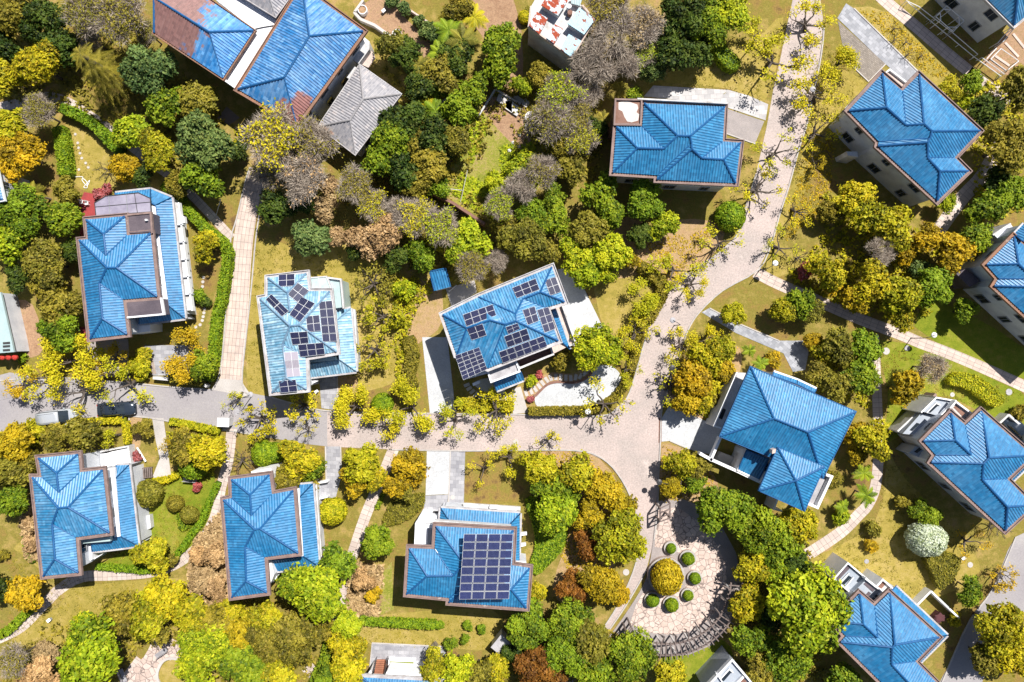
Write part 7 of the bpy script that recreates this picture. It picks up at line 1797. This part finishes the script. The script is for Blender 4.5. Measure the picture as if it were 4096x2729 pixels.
 ('D', 'orange', 2072, 895, 44, 'round golden tree across the slab path'), ('T', 'brown', 2140, 845, 42, 'pale brown twiggy bush on the lawn', 1), ('D', 'yellow', 2005, 1008, 46, 'yellow tree straddling the slab path'), ('D', 'orange', 1965, 1000, 32, 'orange bush beside the yellow path tree'), ('D', 'orange', 1965, 1045, 26, 'dark orange bush under the yellow path tree'), ('P', 'green', 1985, 1087, 24, 'palm beside the slab path, upper'), ('P', 'green', 1990, 1138, 28, 'palm beside the slab path, lower'), ('P', 'green', 1935, 1165, 20, 'small palm by the plain hipped villa balcony'), ('D', 'olive', 1910, 1100, 24, 'olive bush by the villa balcony'), ('D', 'bright', 1930, 1190, 20, 'lime bush near the small palm'),
 ('P', 'green', 1722, 805, 18, 'palm above the plain hipped villa'), ('P', 'green', 1748, 835, 20, 'second palm touching the plain hipped villa corner'), ('D', 'orange', 1775, 830, 18, 'orange bush beside the second palm'), ('D', 'orange', 1590, 870, 46, 'orange-olive shrub mass on the villa verge'), ('D', 'yellow', 1620, 825, 46, 'yellow shrub mass above it'), ('D', 'yellow', 1650, 795, 34, 'yellow-green shrub at the slate path'), ('D', 'orange', 1570, 920, 36, 'orange shrub at the verge tip'), ('D', 'yellow', 1620, 905, 36, 'olive-yellow shrub above the villa drive'), ('D', 'olive', 1643, 915, 20, 'small olive bush in the villa shadow'), ('D', 'orange', 1660, 850, 30, 'rusty shrub on the verge by the long roof shadow'),
 ('D', 'yellow', 1555, 1060, 36, 'yellow shrub on the grass below the villa drive'), ('S', 'lime', 1575, 1085, 46, 'bare-limbed yellow tree between drive and plaza', 1), ('D', 'olive', 1610, 1070, 30, 'olive bush by the white terrace beam'), ('D', 'orange', 1540, 1120, 28, 'orange shrub above the timber frame'), ('D', 'green', 1600, 1110, 26, 'green bush beside the big glossy trees'),
 ('L', 'green', 1660, 1165, 66, 'big glossy tree shading the plaza'), ('L', 'green', 1740, 1215, 66, 'big glossy tree beside the plain hipped villa pavilion'), ('D', 'green', 1790, 1255, 48, 'glossy tree between the two largest'), ('D', 'yellow', 1835, 1200, 48, 'yellow-green tree under the villa pavilion'), ('D', 'yellow', 1720, 1300, 44, 'yellow-green tree on the pergola shade edge'), ('D', 'bright', 1780, 1310, 36, 'lime tree above the huge round one'), ('D', 'dark', 1830, 1290, 34, 'dark bush beside the stepped lawn'), ('L', 'bright', 1850, 1400, 98, 'huge bright round tree touching the stepped villa'), ('D', 'yellow', 1715, 1385, 44, 'olive-yellow tree next to the pergola'), ('D', 'dark', 1765, 1400, 40, 'dark tree between pergola and huge round tree'), ('D', 'green', 1730, 1465, 46, 'green tree under the pergola curve'), ('D', 'green', 1800, 1515, 56, 'dull green tree at the bottom under the huge one'), ('D', 'olive', 1750, 1540, 44, 'olive tree at the bottom edge by the white corner'), ('D', 'green', 1935, 1560, 44, 'bright green tree at the bottom under the stepped villa'),
 ('W', 'blossom', 2128, 1238, 41, 'white blossoming round tree on the lawn'), ('D', 'green', 2110, 1165, 24, 'small green bush in the big black shadow'), ('D', 'green', 2135, 1190, 26, 'green bush touching the blossom tree'), ('D', 'olive', 2075, 1150, 18, 'thin bush on the shadow edge'), ('D', 'olive', 2008, 1215, 20, 'small olive bush on the mown lawn'), ('B', 'orange', 2000, 1250, 16, 'small orange bush below it on the lawn'),
 ('D', 'green', 2228, 1352, 34, 'dark green bush under the trapezoid hedge'), ('D', 'yellow', 2290, 1440, 64, 'large yellow-olive tree over the far road'), ('D', 'yellow', 2330, 1500, 50, 'yellow-olive tree at the photo edge by the far road'), ('D', 'olive', 2260, 1510, 40, 'olive tree below the large yellow-olive one'), ('N', 'orange', 2320, 1330, 46, 'bare dark-limbed tree on the far road'), ('S', 'orange', 2250, 1250, 50, 'sparse tree casting spidery shadows by the far road', 0), ('N', None, 2310, 1215, 44, 'bare tree at the shadow villa bottom corner'), ('D', 'olive', 2340, 945, 22, 'olive bush at the photo edge behind the oval hedge'), ('B', 'yellow', 2190, 1420, 16, 'bush beside the dark yard pots'),
]
for i, (x, y) in enumerate(((1190, 240), (1195, 350), (1300, 365), (1320, 480), (1440, 495))):
    p = T(3, 0).s((x, y)); TREES.append(('N', None, p[0] / PX, p[1] / PX, 20, ('bare sapling uppermost on the lawn by the slate driveway', 'bare sapling second along the slate driveway', 'bare sapling in the middle of the lawn', 'bare sapling nearest the slate driveway notch', 'bare sapling lowest on the open lawn')[i]))
for t in TREES:
    plant(t[0], t[1], t[2], t[3], t[4], t[5], var=t[6] if len(t) > 6 else None)

HEDGES = [
 (T(0, 1), [(1500, 130), (1600, 210), (1690, 330), (1800, 450), (1900, 550), (2000, 625), (2070, 710), (2085, 800), (2062, 950), (2040, 1100), (2010, 1250), (1975, 1400), (1960, 1600), (1950, 1750), (1900, 1920)], 1.15, 1.3, 'hedge', 'long curving bright hedge beside the tiled driveway'),
 (T(0, 0), [(560, 990), (700, 1050), (820, 1120), (930, 1220), (1010, 1310), (1080, 1375)], 1.2, 1.4, 'hedge', 'diagonal clipped hedge along the slab path'), (T(0, 0), [(530, 1180), (560, 1350), (585, 1600)], 1.5, 1.4, 'hedge', 'straight upright hedge beside the stepping-stone lawn'),
 (T(0, 2), [(440, 800), (600, 770), (750, 748), (1130, 730)], .75, .9, 'lime', 'yellow hedge along the kerb by the parked cars'), (T(0, 2), [(1140, 750), (1155, 840), (1160, 945)], .7, .9, 'lime', 'short yellow hedge turning from the kerb'), (T(0, 2), [(1560, 740), (1700, 770), (1850, 800), (2000, 835)], .8, .9, 'lime', 'yellow hedge along the kerb by the white cabinet'),
 (T(0, 2), [(2000, 1310), (1950, 1420), (1880, 1567), (1860, 1640), (1750, 1790), (1650, 1935), (1500, 2065), (1350, 2115), (1150, 2100), (880, 2080)], .75, .6, 'hedge', 'low hedge following the inside of the curving slab path'), (T(0, 3), [(290, 890), (180, 990), (80, 1090), (-30, 1150)], .95, .6, 'hedge', 'bright low hedge at the lower end of the slab path'),
 (T(0, 2), [(1625, 1225), (1560, 1270), (1390, 1300)], .75, .8, 'lime', 'yellow hedge edging the pale garden floor'), (T(1, 3), [(960, 1000), (1060, 1020), (1350, 1040), (1640, 1050)], .95, 1.0, 'hedge', 'straight bright hedge below the solar-array villa'), (T(1, 3), [(685, 1130), (645, 1300), (600, 1430), (520, 1600)], 1.2, 1.3, 'green', 'dark curving hedge between the bottom wood and the golden tree'),
 (T(0, 0), [(-20, 1620), (-20, 1621)], .3, .3, 'hedge', None),
 (T(1, 2), [(1400, -20), (1440, 150), (1395, 300), (1430, 420)], 1.6, 1.1, 'olive', 'thick olive hedge beside the white driveway'), (T(1, 2), [(1840, 560), (1980, 585), (2150, 600), (2354, 600)], 1.25, 1.0, 'yellow', 'flowering hedge along the kerb below the rounded terrace'),
 (T(2, 2), [(160, 650), (400, 645), (690, 640), (850, 590), (980, 490), (1060, 360), (1110, 230), (1150, 60), (1180, -120), (1240, -300)], 1.0, 1.0, 'olive', 'curving hedge between the white patio and the road'), (T(2, 1), [(1190, 880), (1300, 960), (1400, 1060), (1350, 1200), (1250, 1380)], 1.5, 1.1, 'olive', 'uneven hedge of shrubs along the inner road bend'),
 (T(1, 2), [(1220, 1250), (1170, 1400), (1110, 1540)], .5, .3, 'green', 'thin dark edging along the slab path below the road'), (T(0, 2), [(-20, 880), (150, 860), (290, 830)], .8, .9, 'green', 'dark green hedge at the photo edge below the road'),
 (T(0, 2), [(1215, 160), (1230, 260), (1300, 350)], 1.0, 1.0, 'lime', 'bright hedge strip between grey terrace and decking'), (T(0, 2), [(1560, 340), (1700, 350), (1860, 380)], 1.0, 1.2, 'olive', 'hedge on the wall at the tiled driveway corner'),
 (T(0, 3), [(215, 230), (235, 330), (300, 470)], .5, .4, 'hedge', 'thin low hedge between the dry scrub and the lawn'),
]
for fr, pts, wd, h, tone, lb in HEDGES:
    if lb: hedge(fr, smooth(pts, 2), wd, h, tone, lb)
for fr, pts, h, tone, lb in (
    (T(3, 2), [(1660, 350), (1730, 300), (1850, 300), (1990, 360), (2120, 470), (2180, 540), (2130, 600), (2050, 590), (1930, 500), (1800, 420), (1680, 400)], 1.0, 'lime', 'oval yellow-green hedge on the lawn by the walkway'),
    (T(2, 0), [(1850, 420), (1920, 390), (2000, 450), (2090, 540), (2100, 600), (2040, 640), (1960, 600), (1880, 500)], 1.6, 'hedge', 'bright oval hedge on the lawn above the forecourt'),
    (T(3, 3), [(832, 248), (895, 212), (965, 225), (1012, 255), (990, 335), (925, 410), (895, 390)], 1.4, 'olive', 'trapezoid clipped hedge beside the blossom tree'),
    (T(2, 3), [(150, -20), (330, 0), (410, 120), (500, 190), (500, 270), (440, 380), (330, 500), (240, 575), (165, 550), (185, 420), (215, 330), (205, 180)], .5, 'hedge', 'low leaf-shaped hedge bed by the solar-array villa'),
    (T(2, 2), [(120, 1470), (180, 1440), (250, 1470), (260, 1567), (250, 1600), (160, 1600)], .5, 'hedge', 'upper tip of the low hedge bed under the bright tree'),
    (T(1, 2), [(1240, 1480), (1380, 1440), (1540, 1400), (1530, 1530), (1400, 1640), (1240, 1700), (1165, 1690), (1180, 1600)], .4, 'olive', 'leaf-shaped olive hedge bed beside the slab path'),
    (T(0, 3), [(1630, 0), (1690, -30), (1810, 0), (1800, 60), (1740, 150), (1680, 175), (1640, 150)], .4, 'green', 'dark low hedge ring round the small clipped ball'),
):
    hedge(fr, smooth(pts + [pts[0]], 2)[:-1], 0, h, tone, lb, closed=True)

# low growth nobody could count
g_ = scatter
g_('weeds', PF, [[(1075, 300), (1105, 260), (1120, 300), (1080, 380)], [(1150, 340), (1230, 330), (1250, 420), (1160, 440)], [(1060, 400), (1150, 440), (1160, 520), (1090, 480), (1040, 450)]], 5500, .24, 'bright', 1)
g_('undergrowth', PF, [[(0, 0), (350, 90), (520, 270), (440, 420), (270, 300), (0, 230)], [(860, 100), (1200, 200), (1080, 400), (980, 480), (780, 460), (900, 300)], [(1180, 180), (1380, 200), (1380, 420), (1180, 420)], [(780, 430), (1150, 450), (1260, 560), (1000, 640), (880, 590)]], 16000, .26, 'olive', 2, .12, jz=.2)
g_('undergrowth', PF, [[(100, 1440), (440, 1360), (780, 1400), (800, 1568), (440, 1568), (420, 1480), (330, 1480), (260, 1568), (0, 1568)], [(1180, 1420), (1400, 1440), (1500, 1568), (1160, 1568)], [(1640, 1150), (1860, 1240), (1900, 1568), (1700, 1568), (1720, 1300)]], 14000, .26, 'olive', 3, .12, jz=.2)
g_('undergrowth', PF, [[(1890, 440), (2100, 520), (2200, 600), (2120, 740), (1960, 720), (1800, 640), (1880, 560)], [(1850, 780), (2000, 780), (2000, 940), (1880, 900)], [(2230, 180), (2353, 200), (2353, 480), (2240, 520)]], 9000, .26, 'yellow', 4, .1, jz=.2)
g_('fallen_leaves', PF, [[(1225, 1040), (1350, 1040), (1445, 1240), (1330, 1390), (1230, 1120)], [(1530, 890), (1620, 790), (1700, 800), (1620, 960)], [(1480, 560), (1660, 520), (1540, 650)], [(1975, 25), (2040, 30), (2200, 190), (2130, 170)], [(1860, 290), (1920, 330), (1900, 480), (1800, 560)], [(1520, 1020), (1640, 1090), (1640, 1140), (1520, 1150)]], 12000, .16, 'orange', 5, .03, jz=.02, clump=3)
g_('dry_grass', PF, [[(450, 1240), (515, 1170), (530, 1390), (470, 1400), (430, 1340)], [(50, 1150), (75, 1150), (92, 1290), (60, 1280)], [(800, 1290), (880, 1300), (870, 1420), (800, 1420)]], 12000, .3, 'brown', 6, .14, jz=.2)
g_('grass', PF, [[(1850, 1290), (2010, 1200), (2040, 1050), (2230, 1260), (2110, 1380), (1930, 1300)], [(2010, 780), (2353, 910), (2240, 940), (2080, 990), (2035, 1010)], [(340, 1100), (490, 1080), (420, 1290), (230, 1300)], [(585, 560), (860, 600), (915, 860), (570, 900)]], 16000, .1, 'olive', 7, .02, jz=.02, clump=8)
g_('meadow_tufts', PF, [[(20, 1260), (190, 1335), (420, 1340), (240, 1480), (20, 1490)], [(1850, 60), (1990, 190), (1860, 440), (1790, 560), (1850, 300)], [(1530, 190), (1720, 100), (1760, 230)], [(800, 1420), (1130, 1400), (1130, 1490), (850, 1480)], [(150, 285), (270, 420), (160, 400)]], 9000, .1, 'olive', 8, .02, jz=.02, clump=8)
g_('shrub_border', PF, [[(1040, 640), (900, 640), (915, 900), (945, 900), (935, 780), (960, 700)], [(1530, 890), (1620, 790), (1690, 820), (1620, 960)], [(10, 990), (100, 985), (85, 1080), (10, 1170)], [(390, 990), (520, 1000), (490, 1090), (400, 1060)]], 9000, .22, 'yellow', 9, .15, jz=.25)
# ------------------------------------------------------------------ light, sky and camera
EL = math.radians(56); AZ = (.57, .82)
n_ = math.hypot(*AZ)
tosun = Vector((AZ[0] / n_ * math.cos(EL), AZ[1] / n_ * math.cos(EL), math.sin(EL)))
sd = bpy.data.lights.new('sun', 'SUN'); sd.energy = 4.6; sd.angle = math.radians(.5); sd.color = (1.0, .955, .88)
so = bpy.data.objects.new('sun', sd); COL.objects.link(so); so.rotation_euler = (-tosun).to_track_quat('-Z', 'Y').to_euler(); so.location = (60, 80, 120)
wd_ = bpy.data.worlds.new('World'); SC.world = wd_; wd_.use_nodes = True
wn_ = wd_.node_tree; bg = wn_.nodes['Background']
sk = wn_.nodes.new('ShaderNodeTexSky'); sk.sky_type = 'NISHITA'; sk.sun_disc = False; sk.sun_elevation = EL; sk.sun_rotation = math.atan2(AZ[0], AZ[1])
wn_.links.new(sk.outputs[0], bg.inputs[0]); bg.inputs[1].default_value = .05
cd = bpy.data.cameras.new('camera'); cd.lens = 24; cd.sensor_width = 36; cd.clip_start = 1; cd.clip_end = 2000
co_ = bpy.data.objects.new('camera', cd); COL.objects.link(co_); co_.location = (0, 0, CAMH); SC.camera = co_
vs_ = SC.view_settings; vs_.view_transform = 'Standard'; vs_.look = 'None'; vs_.exposure = .72; vs_.gamma = 1.0; vs_.use_curve_mapping = False
SC.cycles.max_bounces = 6; SC.cycles.diffuse_bounces = 3; SC.cycles.transmission_bounces = 3
